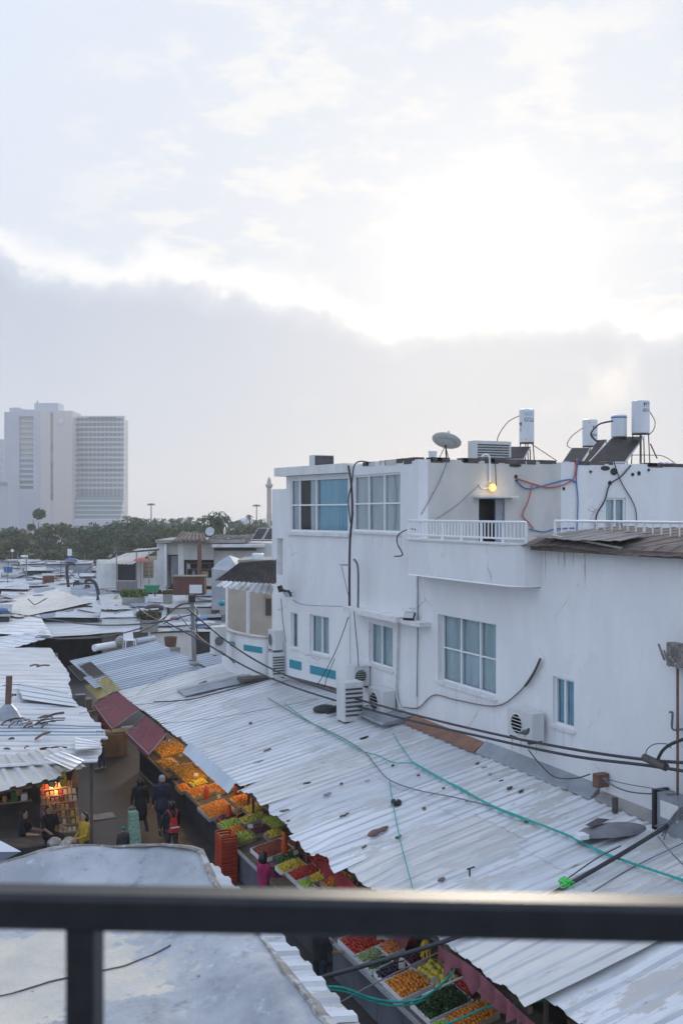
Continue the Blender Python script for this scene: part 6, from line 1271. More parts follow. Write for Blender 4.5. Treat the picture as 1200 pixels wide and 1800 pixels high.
b = MB(); c = atD(108, 740, DH - .5); Mq = (-FW).to_track_quat('Z', 'Y').to_matrix(); b.lathe([(1.7, 0), (1.7, .3)], 20, c, Mq); b.build('emblem', mat('emblem_pale', (.62, .68, .74), None), HO)
hb('wing_core', 127.1, 217, 736, 990, 16, 14, HG)
for k in range(16):
    y = 731 + 8.9 * k; hb('balcony_band', 137.2, 219.5 - .1 * k, y, y + 3.4, 10 + .4 * k, 3, HB); hb('glass_front', 137.4, 217.5, y + 3.5, y + 8.8, 12 + .4 * k, 1, HG)
    a = atD(127.3, y, DH + 1); c = atD(136.8, y + 1.6, DH + 10); b = MB(); dn = V(0, 0, -1.3); b.hexa([a + dn, c + dn, c + dn + FW * 2, a + dn + FW * 2], [a, c, c + FW * 2, a + FW * 2]); b.build('side_balcony', HB, HO)
    px_box('side_recess', HO, 127.2, 136.9, y + 3.9, y + 8.7, DH + 9, 1, HD)
for k in range(11): hb('mullion', 141 + 7.2 * k, 141.5 + 7.2 * k, 733, 872, 9.4, .5, HB)
for k in range(5): hb('lower_glass', 125.5, 217 - k * 1.2, 874 + 8 * k, 879.6 + 8 * k, 6, 4, mat('hotel_low_glass', (.16, .28, .31), None, rough=.15)); hb('lower_band', 125, 218 - k * 1.2, 879.7 + 8 * k, 881.9 + 8 * k, 5, 6, HB)
hb('podium', 100, 216, 914, 924, 2, 10, HM); hb('podium_glass', 118, 180, 924.1, 990, 4, 8, HG); hb('sign_band', 155, 205, 733, 737, 9, .5, HD)
t = thing('apartment_tower', 'grey tower block edge beside the hotel', 'building', V(atD(-20, 920, 700).x, atD(-20, 920, 700).y, 0)); px_box('slab', t, -80, 7, 772, 1000, 700, 20, HM); HO2 = t
for k in range(8): px_box('floor_band', t, -80, 6, 780 + 12 * k, 782 + 12 * k, 699.5, .4, HB)
t = thing('low_block', 'low pale block with a dark window band beside the hotel', 'building', V(atD(-20, 930, 560).x, atD(-20, 930, 560).y, 0)); px_box('slab', t, -80, 14, 846, 990, 560, 20, HM)
for y in (848.5, 852): px_box('window_band', t, -80, 13.8, y, y + 1.4, 559.6, .3, HD)
# mosque
MO = thing('mosque', 'pale stone mosque with a slim minaret and dome', 'mosque', V(atD(455, 930, 400).x, atD(455, 930, 400).y, 0)); ST = mat('pale_stone', (.50, .42, .36), (.44, .38, .33), .3, rough=.9)
def lat(name, x, pr, D, m, n=14):
    b = MB(); b.lathe([(r / F * D, atD(x, y, D).z) for r, y in pr], n, V(atD(x, 900, D).x, atD(x, 900, D).y, 0)); return b.build(name, m, MO, False)
lat('minaret', 473, [(4.8, 985), (4.6, 905), (4.0, 900), (3.9, 858)], 400, ST); lat('minaret_gallery', 473, [(4., 857.9), (6.2, 855), (6.2, 851), (4, 850.5)], 400, mat('stone_shade', (.36, .36, .35), None)); lat('minaret_top', 473, [(3.6, 850.4), (3.4, 845), (2., 841), (.2, 838)], 400, ST)
lat('dome', 430, [(12, 985), (12, 920), (11, 915), (7, 911.5), (.5, 910)], 420, mat('dome_white', (.56, .57, .6), None), 20); px_box('hall', MO, 414, 462, 918, 990, 425, 20, ST)
# stadium light masts
def mast(x, yt, D, lb):
    p = atD(x, yt, D); t = thing('light_mast', lb, 'street lamp', V(p.x, p.y, gz(D))); b = MB(); b.tube([V(p.x, p.y, gz(D)), p], [.35, .18], 8); b.build('pole', STEEL, t); b = MB(); b.lathe([(.6, -.2), (1.25, .0), (1.25, .12), (.3, .3)], 12, p); b.build('crown_ring', STEEL, t)
    for k in range(6): a = k * 1.047; b = MB(); q_ = p + V(1.2 * math.cos(a), 1.2 * math.sin(a), -.25); b.box((q_.x - .25, q_.y - .25, q_.z - .2), (q_.x + .25, q_.y + .25, q_.z + .1)); b.build('lamp_head', HD, t)
mast(266, 886, 350, 'tall ring headed light mast near the palms'); mast(451, 888, 350, 'tall ring headed light mast beside the minaret')
def slamp(x, yt, yb, D, lb):
    p = atD(x, yt, D); q_ = atD(x, yb, D); t = thing('lamp_post', lb, 'street lamp', q_); b = MB(); b.tube([q_, p], .05, 6); b.build('pole', STEEL, t); b = MB(); b.box((p.x - .16, p.y - .16, p.z), (p.x + .16, p.y + .16, p.z + .28)); b.build('lantern', PAINTW, t)
slamp(22, 970, 990, 120, 'small white lantern post at the market edge'); slamp(250, 935, 975, 190, 'plain tall lamp post in front of the park trees')
p = atD(123, 970, 118); t = thing('street_lamp', 'white box sign on a short post by the far roofs', 'sign', p); px_box('board', t, 119, 126, 965, 977, 118, .15, PAINTW); px_box('post', t, 122, 123, 977, 992, 118.05, .1, STEEL); t.name = 'box_sign'
t = thing('street_lamp', 'curved arm street lamp over the far roofs', 'street lamp', atD(47, 1060, 95)); b = MB(); b.tube(spline([atD(47, 1060, 95), atD(47, 985, 95), atD(46, 977, 95), atD(52, 974, 95), atD(60, 975, 95)], 6), .06, 6); b.build('pole', STEEL, t); b = MB(); b.ball(atD(43, 978, 95), .25, 1.4, 1, .5, 10, 6); b.build('head', PAINTW, t)
# ================================================================ THINGS LYING ON THE NEAR ROOFS
def rp(x, y, o=.05): return onRoof(x, y, o)
def rcable(label, pts, r, m, off=.115, cat='rope', name='rope'): return cable(name, label, [rp(x, y, off) for x, y in pts], r, m, cat, seg=5)
rcable('thick green rope running across the white roof to the right', [(724, 1339), (758, 1359), (809, 1387), (866, 1417), (917, 1437), (996, 1468), (1060, 1499), (1127, 1523), (1200, 1547), (1260, 1566)], .022, GREENR)
rcable('second green strand twisted along the thick rope', [(724, 1340), (770, 1367), (809, 1385), (866, 1419), (917, 1439), (996, 1467), (1060, 1501), (1127, 1522), (1200, 1549)], .016, GREENR)
rcable('green rope from the bay to the thick rope', [(500, 1236), (540, 1266), (600, 1300), (636, 1320), (665, 1328), (690, 1340), (724, 1341)], .014, GREENR)
rcable('green rope coming down from the wall to the thick rope', [(690, 1288), (700, 1305), (712, 1322), (724, 1339)], .013, GREENR)
rcable('grey wire crossing the roof from the bay', [(470, 1226), (530, 1262), (600, 1296), (640, 1322), (660, 1345), (683, 1370), (730, 1388), (800, 1402), (870, 1420), (905, 1432)], .014, GREYC, cat='wire', name='wire')
rcable('green rope dropping from the black fitting to the eave', [(684, 1370), (688, 1400), (697, 1448), (706, 1490), (718, 1535), (726, 1565)], .012, GREENR)
rcable('dark cable lying on the far end of the white roof', [(270, 1234), (330, 1230), (390, 1216), (450, 1200), (480, 1192)], .022, BLACKC, cat='cable', name='cable')
rcable('thin dark cable down the far white roof', [(240, 1222), (262, 1205), (300, 1182)], .010, GREYC, cat='cable', name='cable')
rcable('thin blue grey wire across the middle of the white roof', [(285, 1272), (380, 1262), (470, 1246), (560, 1228)], .008, GREYC, cat='wire', name='wire')
p = rp(696, 1414); t = thing('cable_fitting', 'small black fitting on the green rope', 'fitting', p); b = MB(); b.lathe([(.10, 0), (.12, .04), (.11, .09), (.06, .10), (.05, .06)], 12, p); b.build('cup', BLACK, t); b = MB(); b.ball(p + V(0, 0, .1), .025, 1, 1, 1, 8, 5); b.build('tip', PAINTW, t)
cable('lime_twine', 'bright green twine bundle tied to the black pole', [rp(993, 1552, .3) + V(.10 * math.cos(k * 1.9), .12 * math.sin(k * 2.3), .06 * math.sin(k * 1.3)) for k in range(18)], .013, LIME, 'twine', 5, seg=4)
for k, (x, y, L_) in enumerate(((640, 1296, .5), (838, 1341, .22), (860, 1360, .2), (880, 1372, .24), (895, 1384, .26), (915, 1390, .3), (850, 1348, .25), (660, 1463, .55), (700, 1470, .3), (645, 1372, .25), (440, 1270, .2), (425, 1196, .7), (355, 1200, .9), (470, 1318, .5), (455, 1338, .5), (605, 1432, .5), (640, 1488, .3), (745, 1420, .18), (820, 1408, .16), (780, 1385, .14), (925, 1442, .2), (540, 1376, .35), (575, 1395, .4), (775, 1545, .3), (600, 1377, .16), (500, 1424, .45), (735, 1362, .16), (690, 1345, .16))):
    p = rp(x, y, .075); L_ *= .5; b = MB(); w = random.uniform(.02, .05); a = random.uniform(-.5, .4); d_ = V(math.cos(a), math.sin(a), RS * math.cos(a)) * L_ / 2; s_ = V(-math.sin(a), math.cos(a), 0) * w; n_ = 8
    vs = [p + d_ * math.cos(6.283 * i / n_) + s_ * math.sin(6.283 * i / n_) * (1 + 1.6 * noise.noise(V(i * 1.3, k * 1.7, 0))) + d_ * .5 * noise.noise(V(i * 1.9, k, 5)) + V(0, 0, .012 * (i % 2)) for i in range(n_)]; b.add(vs + [v - V(0, 0, .03) for v in vs], [tuple(range(n_))] + [(i, (i + 1) % n_, (i + 1) % n_ + n_, i + n_) for i in range(n_)])
    b.build('debris_scrap', random.choice((RUST, DSTEEL, BLACK, FLASH, mat('leaf_litter', (.16, .11, .08), None))), label='dark scrap lying on the white market roof', cat='debris', group='scraps on the white roof')
p = rp(668, 1462, .07); b = MB(); b.tube(spline([p + V(-.32, -.1, 0), p + V(0, 0, .03), p + V(.3, .2, .01)], 5), [.03, .05, .07, .07, .06, .05, .05, .05, .04, .03, .02], 7); b.build('rag', mat('brown_rag', (.20, .11, .10), None), None, True, 'brown rag lying on the white roof', 'rag')
t = thing('roof_pipe_stub', 'small T shaped black tap standing on the white roof', 'tap', rp(825, 1545)); b = MB(); p = rp(825, 1545, .0); b.tube([p, p + V(0, 0, .18)], .016, 6); b.build('stem', BLACK, t); b = MB(); b.tube([p + V(-.05, 0, .18), p + V(.12, .03, .19)], .015, 6); b.build('handle', BLACK, t)
# grey plastic cover lying on the roof
p = rp(1060, 1470, .08); t = thing('plastic_cover', 'grey curved plastic cover lying upturned on the white roof', 'cover', p); b = MB(); n_ = 12; vs = []
for r in range(5):
    for i in range(n_): a = 6.283 * i / n_; rr = (.02, .40, .60, .72, .76)[r]; vs.append(p + V(.12, 0, 0) + V(rr * math.cos(a) * (1.0 if math.cos(a) > 0 else .75) + .25 * rr * math.sin(a), -rr * .55 * math.sin(a), (.22, .20, .15, .08, .02)[r] + .1 * rr * math.sin(a)))
b.add(vs, [tuple(range(n_))] + [(r * n_ + i, r * n_ + (i + 1) % n_, (r + 1) * n_ + (i + 1) % n_, (r + 1) * n_ + i) for r in range(4) for i in range(n_)]); b.build('shell', mat('grey_plastic', (.20, .20, .215), (.15, .15, .165), 3., rough=.45), t, True)
b = MB(); b.add([p + V(-.35, .1, .22), p + V(.1, .30, .24), p + V(.25, .12, .25), p + V(-.05, -.02, .25), p + V(-.3, -.03, .23)], [(0, 1, 2, 3, 4)]); b.build('opening', DSTEEL, t); b = MB(); b.box((p.x - .62, p.y - .12, p.z + .04), (p.x - .42, p.y + .08, p.z + .12)); b.build('sticker', PAINTW, t)
# long cables
def pc(label, pts, r, m, cat='cable', n=8, name='cable'): return cable(name, label, [onV(x, y, v) for x, y, v in pts], r, m, cat, n)
pc('upper of two thick black cables crossing before the white building', [(330, 1070, 9.6), (400, 1128, 10.6), (470, 1172, 11.6), (560, 1208, 12.0), (700, 1249, 12.3), (850, 1286, 12.4), (1000, 1316, 12.4), (1140, 1336, 12.4), (1240, 1342, 12.4)], .030, BLACKC)
pc('lower of two thick black cables crossing before the white building', [(290, 1092, 9.6), (360, 1130, 10.4), (440, 1176, 11.4), (540, 1216, 12.0), (700, 1261, 12.3), (850, 1296, 12.4), (1000, 1328, 12.4), (1140, 1346, 12.4), (1240, 1362, 12.4)], .030, BLACKC)
p = onV(1152, 1340, 12.4); b = MB(); b.tube([p + V(0, .3, .02), p + V(0, -.25, -.03)], .075, 8); b.build('cable_clamp', DSTEEL, label='dark clamp joining the thick black cables', cat='clamp')
pc('thick black cable curving up out of the clamp', [(1155, 1335, 12.4), (1165, 1318, 12.4), (1185, 1305, 12.4), (1230, 1290, 12.4)], .03, BLACKC); pc('thin wire looping above the clamp', [(1134, 1335, 12.4), (1136, 1318, 12.4), (1150, 1308, 12.4), (1172, 1308, 12.4), (1178, 1315, 12.5)], .010, GREYC)
cable('black_pole_cable', 'dark thick cable slung from the left eave across to the meter box', [onV(530, 1728, 5.9), onV(620, 1703, 6.6), onV(720, 1674, 7.5), onV(800, 1648, 8.2), onV(900, 1608, 9.3), onV(993, 1558, 10.4), (onV(1090, 1502, 11.6)), onV(1172, 1452, 12.7)], .038, BLACKC, 'cable', 8)
pc('wire with small clips above the black cable', [(975, 1560, 10.4), (1040, 1514, 11.0), (1068, 1498, 11.3), (1090, 1487, 11.6)], .012, DSTEEL); pc('thin wire slanting over the right end of the roof', [(1040, 1568, 10.6), (1110, 1525, 11.6), (1200, 1482, 12.6)], .010, GREYC); pc('thin wire crossing the roof corner by the meter box', [(1155, 1470, 12.0), (1180, 1500, 11.8), (1210, 1530, 11.6)], .012, GREYC)
for k in range(5): pc(('lowest', 'second', 'third', 'fourth', 'topmost')[4 - k] + ' pale wire fanning out of the meter box', [(1150 + 4 * k, 1452 + 6 * k, 12.6), (1172, 1446 + 3 * k, 12.7), (1190, 1425 + 4 * k, 12.8), (1215, 1410 + 8 * k, 12.9)], .012, GREYC)
pc('green cable bunch slung over the alley', [(545, 1735, 5.9), (600, 1736, 6.6), (650, 1754, 7.2), (700, 1761, 7.7), (740, 1755, 8.0), (770, 1735, 8.1), (790, 1715, 8.2), (815, 1686, 8.5), (835, 1680, 8.8), (865, 1695, 9.2), (940, 1690, 9.8), (1010, 1684, 10.4), (1080, 1675, 10.9), (1150, 1659, 11.4)], .020, GREENR); pc('second green cable slung over the alley', [(545, 1738, 5.9), (600, 1742, 6.6), (650, 1759, 7.2), (690, 1768, 7.6), (735, 1762, 8.0), (765, 1741, 8.1)], .016, GREENR)
pc('green rope over the near roof and the herb stall', [(770, 1806, 8.0), (820, 1786, 8.3), (860, 1770, 8.6), (940, 1761, 9.2), (985, 1746, 9.6), (1025, 1725, 10.0), (1055, 1695, 10.4), (1080, 1676, 10.8)], .020, GREENR); pc('thin green rope curling down the near roof', [(920, 1692, 9.6), (970, 1702, 9.8), (1015, 1740, 9.7), (1055, 1772, 9.7), (1095, 1806, 9.8)], .014, GREENR)
pc('brown wire slanting across the alley', [(515, 1806, 5.9), (580, 1772, 6.6), (640, 1738, 7.3), (720, 1698, 8.0), (800, 1660, 8.6)], .012, mat('brown_cable', (.2, .17, .17), None)); pc('white cable tied over the mandarins', [(742, 1750, 8.1), (770, 1737, 8.2), (800, 1723, 8.3), (836, 1708, 8.5)], .02, WHITEC); pc('white cable hanging from the eave', [(768, 1660, 8.2), (785, 1678, 8.2), (797, 1700, 8.2), (790, 1725, 8.1)], .012, WHITEC)
pc('black cable strung over the left roofs', [(-40, 1068, 7.0), (60, 1084, 7.6), (150, 1097, 8.3), (230, 1098, 8.9), (300, 1090, 9.4)], .030, BLACKC); pc('second black cable strung over the left roofs', [(-40, 1100, 6.4), (40, 1116, 7.0), (100, 1122, 7.6), (180, 1120, 8.4), (250, 1104, 9.0)], .028, BLACKC)
pc('thin wire strung across the alley by the red awning', [(140, 1254, 5.6), (200, 1243, 7.0), (270, 1236, 8.2)], .010, GREYC); pc('second thin wire across the alley by the red awning', [(170, 1285, 5.9), (215, 1284, 7.0), (262, 1276, 7.9)], .010, GREYC); pc('third thin wire across the alley near the red awning', [(170, 1290, 5.9), (225, 1290, 7.2), (290, 1270, 8.0)], .008, GREYC)
# utility pole with cable loops
pb, pt_ = rp(342, 1166, 0), None; t = thing('utility_pole', 'grey utility pole with looping cables on the market roof', 'pole', pb); top = V(pb.x - .1, pb.y, pb.z + onV(338, 1055, pb.x).z - rp(342, 1166, 0).z); b = MB(); b.tube([pb, pb.lerp(top, .5), top], [.10, .09, .08], 9); b.build('shaft', mat('weathered_pole', (.26, .25, .25), (.18, .175, .18), 3., (1, 1, .2), .8), t)
b = MB(); b.box((top.x - .14, top.y - .12, top.z - .05), (top.x + .12, top.y + .12, top.z + .25), bev=.03); b.build('junction', BLACK, t); b = MB(); b.ball(pb, .22, 1, 1, .5, 9, 6); b.build('footing', CONC, t)
for k, pp in enumerate(([(338, 1062), (318, 1062), (300, 1075), (286, 1092)], [(340, 1064), (347, 1075), (345, 1100), (352, 1130)], [(336, 1058), (310, 1068), (290, 1085), (270, 1096), (240, 1090)], [(286, 1094), (262, 1082), (240, 1068), (215, 1060)], [(286, 1092), (240, 1112), (190, 1118)], [(314, 1080), (350, 1120), (395, 1150), (412, 1165)], [(288, 1096), (300, 1090), (318, 1085), (338, 1080)])):
    cable('cable', ('black cable arching left off the utility pole', 'black cable dropping down the utility pole', 'long black cable arching far left of the utility pole', 'tangled cable over the dry weeds', 'cable sagging left from the weeds', 'cable from the utility pole to the porch', 'cable knotted between weeds and pole')[k], [onV(x, y, pb.x - .1 - .02 * k) for x, y in pp], .026, BLACKC, 'cable')
# goods on the blue grey roof
def lay(x0, y0, x1, y1, r, m, name, label, cat, off=.12): a, c = onZ(x0, y0, 3.0 + off), onZ(x1, y1, 3.0 + off); b = MB(); b.tube([a, c], r, 12); return b.build(name, m, label=label, cat=cat)
lay(166, 1139, 208, 1132, .17, PAINTW, 'pipe_roll', 'fat white pipe lying on the blue grey roof', 'pipe'); lay(238, 1128, 270, 1122, .16, SHB[1], 'pipe_roll', 'blue white pipe piece beside the white chair', 'pipe')
p = onZ(228, 1141, 3.0); t = thing('plastic_chair', 'worn white plastic chair standing on the blue grey roof', 'chair', p); b = MB(); b.box((p.x - .25, p.y - .25, p.z + .42), (p.x + .25, p.y + .25, p.z + .47)); b.build('seat', PAINTW, t); b = MB(); b.hexa([(p.x - .25, p.y + .22, p.z + .47), (p.x + .25, p.y + .22, p.z + .47), (p.x + .25, p.y + .26, p.z + .47), (p.x - .25, p.y + .26, p.z + .47)], [(p.x - .22, p.y + .34, p.z + .9), (p.x + .22, p.y + .34, p.z + .9), (p.x + .22, p.y + .38, p.z + .9), (p.x - .22, p.y + .38, p.z + .9)]); b.build('backrest', PAINTW, t)
for sx in (-1, 1):
    for sy in (-1, 1): b = MB(); b.tube([(p.x + sx * .22, p.y + sy * .22, p.z + .42), (p.x + sx * .26, p.y + sy * .26, p.z + .0)], .025, 6); b.build('leg', PAINTW, t)
p = onZ(213, 1137, 3.0); b = MB(); b.ball(p + V(0, 0, .25), .3, 1, .8, 1, 10, 7); b.build('bundled_tarp', SHC[1], None, False, 'brown tarp bundle beside the white chair', 'tarp')
for k, (x, y, r, h_, m, lb) in enumerate(((300, 1138, .32, .5, RUSTP, 'rusty bucket on the blue grey roof'), (308, 1150, .26, .3, CONC, 'grey cement bag by the rusty bucket'))): p = onZ(x, y, 3.15); b = MB(); b.lathe([(r * .8, 0), (r, h_), (r * .9, h_), (r * .75, .1)], 12, p); b.build('bucket' if k == 0 else 'cement_bag', m, label=lb, cat='bucket' if k == 0 else 'bag')
for k, (x, y, w, L_, m, lb) in enumerate(((402, 1218, 0, 0, 0, 0), )[0:0]): pass
b = MB(); sheet(b, rp(310, 1212, .10), rp(325, 1224, .10), rp(462, 1192, .12), rp(430, 1184, .12), ribs=3, amp=.03, rows=6, wob=.03, seed=33); b.build('loose_sheet', FLASH, label='grey loose metal sheet lying on the white roof', cat='sheet')
p = rp(443, 1195, .1); b = MB(); b.box((p.x - .5, p.y - .3, p.z), (p.x + .6, p.y + .3, p.z + .10), bev=.1); b.build('brown_mat', RUST, label='rusty brown mat at the wall foot beside the porch', cat='mat')
lay(575, 1250, 615, 1240, .10, BLACK, 'black_bag', 'black rubbish bag by the tall outdoor unit', 'bag', .75); p = rp(560, 1252, .05); b = MB(); b.ball(p + V(.2, 0, .08), .3, 1.3, 1, .45, 10, 6); b.build('black_tarp', BLACK, None, False, 'black tarp heap beside the tall outdoor unit', 'tarp')
# chimney and junk on the left roofs
p = onZ(14, 1262, 2.95); t = thing('roof_chimney', 'rusty chimney pipe on a junk heap across the alley', 'chimney', p); b = MB(); b.tube([p, p + V(.05, 0, 1.35)], .10, 8); b.build('pipe', RUSTP, t); b = MB(); b.lathe([(.45, 0), (.3, .25), (.12, .45)], 10, p); b.build('collar', FLASH, t)
rg = random.Random(9)
for k in range(34):
    x, y = rg.choice(((rg.uniform(0, 80), rg.uniform(1262, 1280)), (rg.uniform(0, 120), rg.uniform(1155, 1240)), (rg.uniform(5, 90), rg.uniform(1295, 1325)), (rg.uniform(0, 100), rg.uniform(1262, 1276)))); p = onZ(x, y, 3.02); a = rg.uniform(-.4, 1.2); L_ = rg.uniform(.15, .8); d_ = V(math.cos(a), math.sin(a), .05) * L_; b = MB(); b.tube(spline([p, p + d_ * .5 + V(0, 0, .04), p + d_], 3), rg.uniform(.012, .04), 5); b.build('stick', rg.choice((WOOD, DSTEEL, RUSTP, FLASH, BLACK)), label='stick or wire scrap on the roofs across the alley', cat='scrap', group='scraps on the left roofs')

# ================================================================ PEOPLE
SKIN = [mat('skin_tan', (.42, .25, .17), None, rough=.55), mat('skin_light', (.52, .33, .24), None, rough=.55)]
def cloth(n, c): return mat('cloth_' + n, c, tuple(x * .75 for x in c), 9., rough=.85, bump=.3, bscale=40.)
def person(label, base, yaw, hgt, top, pants, hair, shoes, skin=0, pose='stand', coat=0., long_hair=False, legs=(.0, .0), arms=((.12, .2), (.12, .2)), sleeve=1., hat=None, seat=.46, bulk=1., extra=None):
    """Body = overlapping tapered limbs fused by a voxel remesh into one surface; clothes by the nearest limb."""
    k = hgt / 1.75; segs = []   # (group, p, q, r0, r1)
    hip = .93 if pose != 'sit' else seat; sh = hip + .51; B = bulk
    def rot(v, a): return V(v.x, v.y * math.cos(a) - v.z * math.sin(a), v.y * math.sin(a) + v.z * math.cos(a))
    segs += [('top', V(0, 0, hip + .02), V(0, .01, hip + .20), .150 * B, .140 * B), ('top', V(0, .01, hip + .20), V(0, .0, sh - .06), .140 * B, .165 * B), ('top', V(-.14, 0, sh - .01), V(.14, 0, sh - .01), .075 * B, .075 * B), ('top', V(-.08 * B, 0, hip + .1), V(-.10 * B, 0, sh - .1), .10, .11), ('top', V(.08 * B, 0, hip + .1), V(.10 * B, 0, sh - .1), .10, .11)]
    segs += [('skin', V(0, .0, sh), V(0, .015, sh + .10), .052, .050), ('skin', V(0, .02, sh + .15), V(0, .025, sh + .235), .074, .088), ('skin', V(0, .06, sh + .13), V(0, .05, sh + .16), .045, .06), ('skin', V(0, .105, sh + .185), V(0, .118, sh + .165), .012, .015), ('skin', V(-.085, .01, sh + .18), V(-.088, .01, sh + .2), .014, .016), ('skin', V(.085, .01, sh + .18), V(.088, .01, sh + .2), .014, .016)]
    for i, s in enumerate((-1, 1)):
        h0 = V(s * .095, 0, hip)
        if pose == 'sit': kn = h0 + V(s * .06, .42, .03); an = kn + V(0, .05, -.42)
        else: kn = h0 + rot(V(0, 0, -.44), legs[i]); an = kn + rot(V(0, 0, -.43), legs[i] - abs(legs[i]) * .9 - (.12 if legs[i] < 0 else 0))
        if pose != 'sit' : an.z = max(an.z, .07)
        segs += [('pants', h0, kn, .095 * B, .066), ('pants', kn, an, .064, .045), ('shoes', an + V(0, -.03, -.02), an + V(0, .17, -.045), .045, .036)]
        s0 = V(s * .185 * B, 0, sh - .015); a0, a1 = arms[i]; el = s0 + V(s * .05, 0, 0) + rot(V(0, 0, -.29), a0); wr = el + rot(V(0, 0, -.25), a0 + a1)
        segs += [('top', s0, el, .062 * B, .047), ('top' if sleeve > .6 else 'skin', el, wr, .046, .033)]
        hd_ = (wr - el).normalized(); pm = wr + hd_ * .085; segs += [('skin', wr, pm, .032, .036)]
        sd = V(0, 1, 0).cross(hd_); sd = sd.normalized() if sd.length > .2 else V(0, 1, 0); fw_ = hd_.cross(sd)
        for j in range(4): f0 = pm + fw_ * (.03 - .02 * j); f1 = f0 + hd_ * (.04, .046, .044, .034)[j] + sd * .008 * s; segs += [('skin', f0, f1, .0105, .010), ('skin', f1, f1 + hd_ * .028 + sd * .02 * s, .010, .008)]
        segs += [('skin', wr + hd_ * .03 + fw_ * .03, wr + hd_ * .085 + fw_ * .065, .013, .010)]
    if coat: segs += [('top', V(0, 0, hip + .05), V(0, -.01, hip - coat), .17 * B, .20 * B), ('top', V(-.07, 0, hip), V(-.09, 0, hip - coat), .12, .14), ('top', V(.07, 0, hip), V(.09, 0, hip - coat), .12, .14)]
    b = MB()
    for g, p, q, r0, r1 in segs:
        d_ = (q - p).length; dn = (q - p).normalized() if d_ > 1e-6 else V(0, 0, 1); prof = [(-.9, .43), (-.5, .86), (0, 1)]; ps, rs = [], []
        for t_, c_ in prof: ps.append(p + dn * r0 * t_); rs.append(r0 * c_)
        for t_, c_ in reversed(prof): ps.append(q - dn * r1 * t_); rs.append(r1 * c_)
        b.tube(ps, rs, 12)
    me = bpy.data.meshes.new('tmp'); me.from_pydata(b.v, [], b.f); o = bpy.data.objects.new('tmp', me); COL.objects.link(o)
    md = o.modifiers.new('r', 'REMESH'); md.mode = 'VOXEL'; md.voxel_size = .0115; sm = o.modifiers.new('s', 'SMOOTH'); sm.factor = .5; sm.iterations = 3
    dg = bpy.context.evaluated_depsgraph_get(); m2 = bpy.data.meshes.new_from_object(o.evaluated_get(dg)); bpy.data.objects.remove(o); bpy.data.meshes.remove(me)
    names = ['skin', 'top', 'pants', 'shoes']; m2.materials.clear()
    for m_ in (SKIN[skin], top, pants, shoes): m2.materials.append(m_)
    idx = []
    for pl in m2.polygons:
        c = pl.center; best, bi = 9e9, 0
        for g, p, q, r0, r1 in segs:
            ax = q - p; t_ = max(0., min(1., (c - p).dot(ax) / max(ax.length_squared, 1e-9))); d_ = (c - p - ax * t_).length - lerp(r0, r1, t_)
            if d_ < best: best, bi = d_, names.index(g)
        idx.append(bi)
    m2.polygons.foreach_set('material_index', idx); m2.polygons.foreach_set('use_smooth', [True] * len(idx))
    Mr = Matrix.Rotation(yaw, 4, 'Z') @ Matrix.Scale(k, 4)
    t = thing('person', label, 'person', base); body = bpy.data.objects.new('body', m2); COL.objects.link(body); m2.transform(Mr); m2.update(); body.parent = t; OR[body.name] = Vector(base)
    def add(name, bb, m_, sm_=True):
        bb.v = [tuple(Vector(base) + Mr @ Vector(v)) for v in bb.v]; return bb.build(name, m_, t, sm_)
    hb_ = MB(); c = V(0, .012, sh + .215)
    if hat is None:
        hb_.ball(c + V(0, -.008, .012), .1, 1.0, 1.08, 1.0, 14, 9); hb_.ball(c + V(0, -.03, -.03), .095, 1.0, .92, 1.0, 14, 9)
        if long_hair: hb_.ball(c + V(0, -.045, -.07), .115, 1.12, .85, 1.35, 14, 9)
        # keep the face clear
        hb_.v = [(v[0], min(v[1], .075) if v[2] > sh + .25 else min(v[1], .02), v[2]) for v in hb_.v]
    else:
        hb_.ball(c + V(0, 0, .02), .108, 1, 1.08, .95, 14, 9); hb_.v = [(v[0], v[1], max(v[2], sh + .2)) for v in hb_.v]
    add('hair' if hat is None else 'hat', hb_, hair if hat is None else hat)
    eb = MB(); eb.ball(V(-.032, .102, sh + .205), .011, 1, .6, .7, 8, 5); eb.ball(V(.032, .102, sh + .205), .011, 1, .6, .7, 8, 5); add('eyes', eb, BLACK)
    mb_ = MB(); mb_.ball(V(0, .103, sh + .135), .02, 1.1, .5, .35, 8, 5); add('mouth', mb_, mat('lips', (.32, .12, .10), None))
    if extra: extra(add, hip, sh)
    return t
BLK = cloth('black', (.018, .019, .023)); NAVY = cloth('navy', (.022, .03, .06)); JEAN = cloth('denim', (.07, .11, .22)); YEL = cloth('yellow', (.50, .33, .03)); MAG = cloth('magenta', (.38, .02, .11)); GRYT = cloth('grey_pink', (.30, .22, .22)); RDV = cloth('red', (.50, .04, .03)); DKG = cloth('dark_grey', (.05, .05, .055))
HB_, HG_ = mat('hair_black', (.012, .011, .012), None, rough=.5), mat('hair_grey', (.30, .30, .31), None, rough=.6); SHO = mat('shoe_black', (.02, .02, .02), None, rough=.5); SHW_ = mat('shoe_pale', (.5, .45, .4), None)
def foot(x, y): p = onZ(x, y, 0.); p.z = .03; return p
person('woman in a long black coat with bushy dark hair walking away down the alley', foot(247, 1464), .15, 1.62, BLK, BLK, HB_, SHO, coat=.34, long_hair=True, legs=(.25, -.25), arms=((.15, .1), (-.1, .25)), bulk=1.12)
person('grey haired man in a dark navy suit walking away down the alley', foot(285, 1469), -.1, 1.76, NAVY, NAVY, HG_, SHO, 1, coat=.12, legs=(-.22, .25), arms=((.1, .15), (-.1, .15)), bulk=1.06)
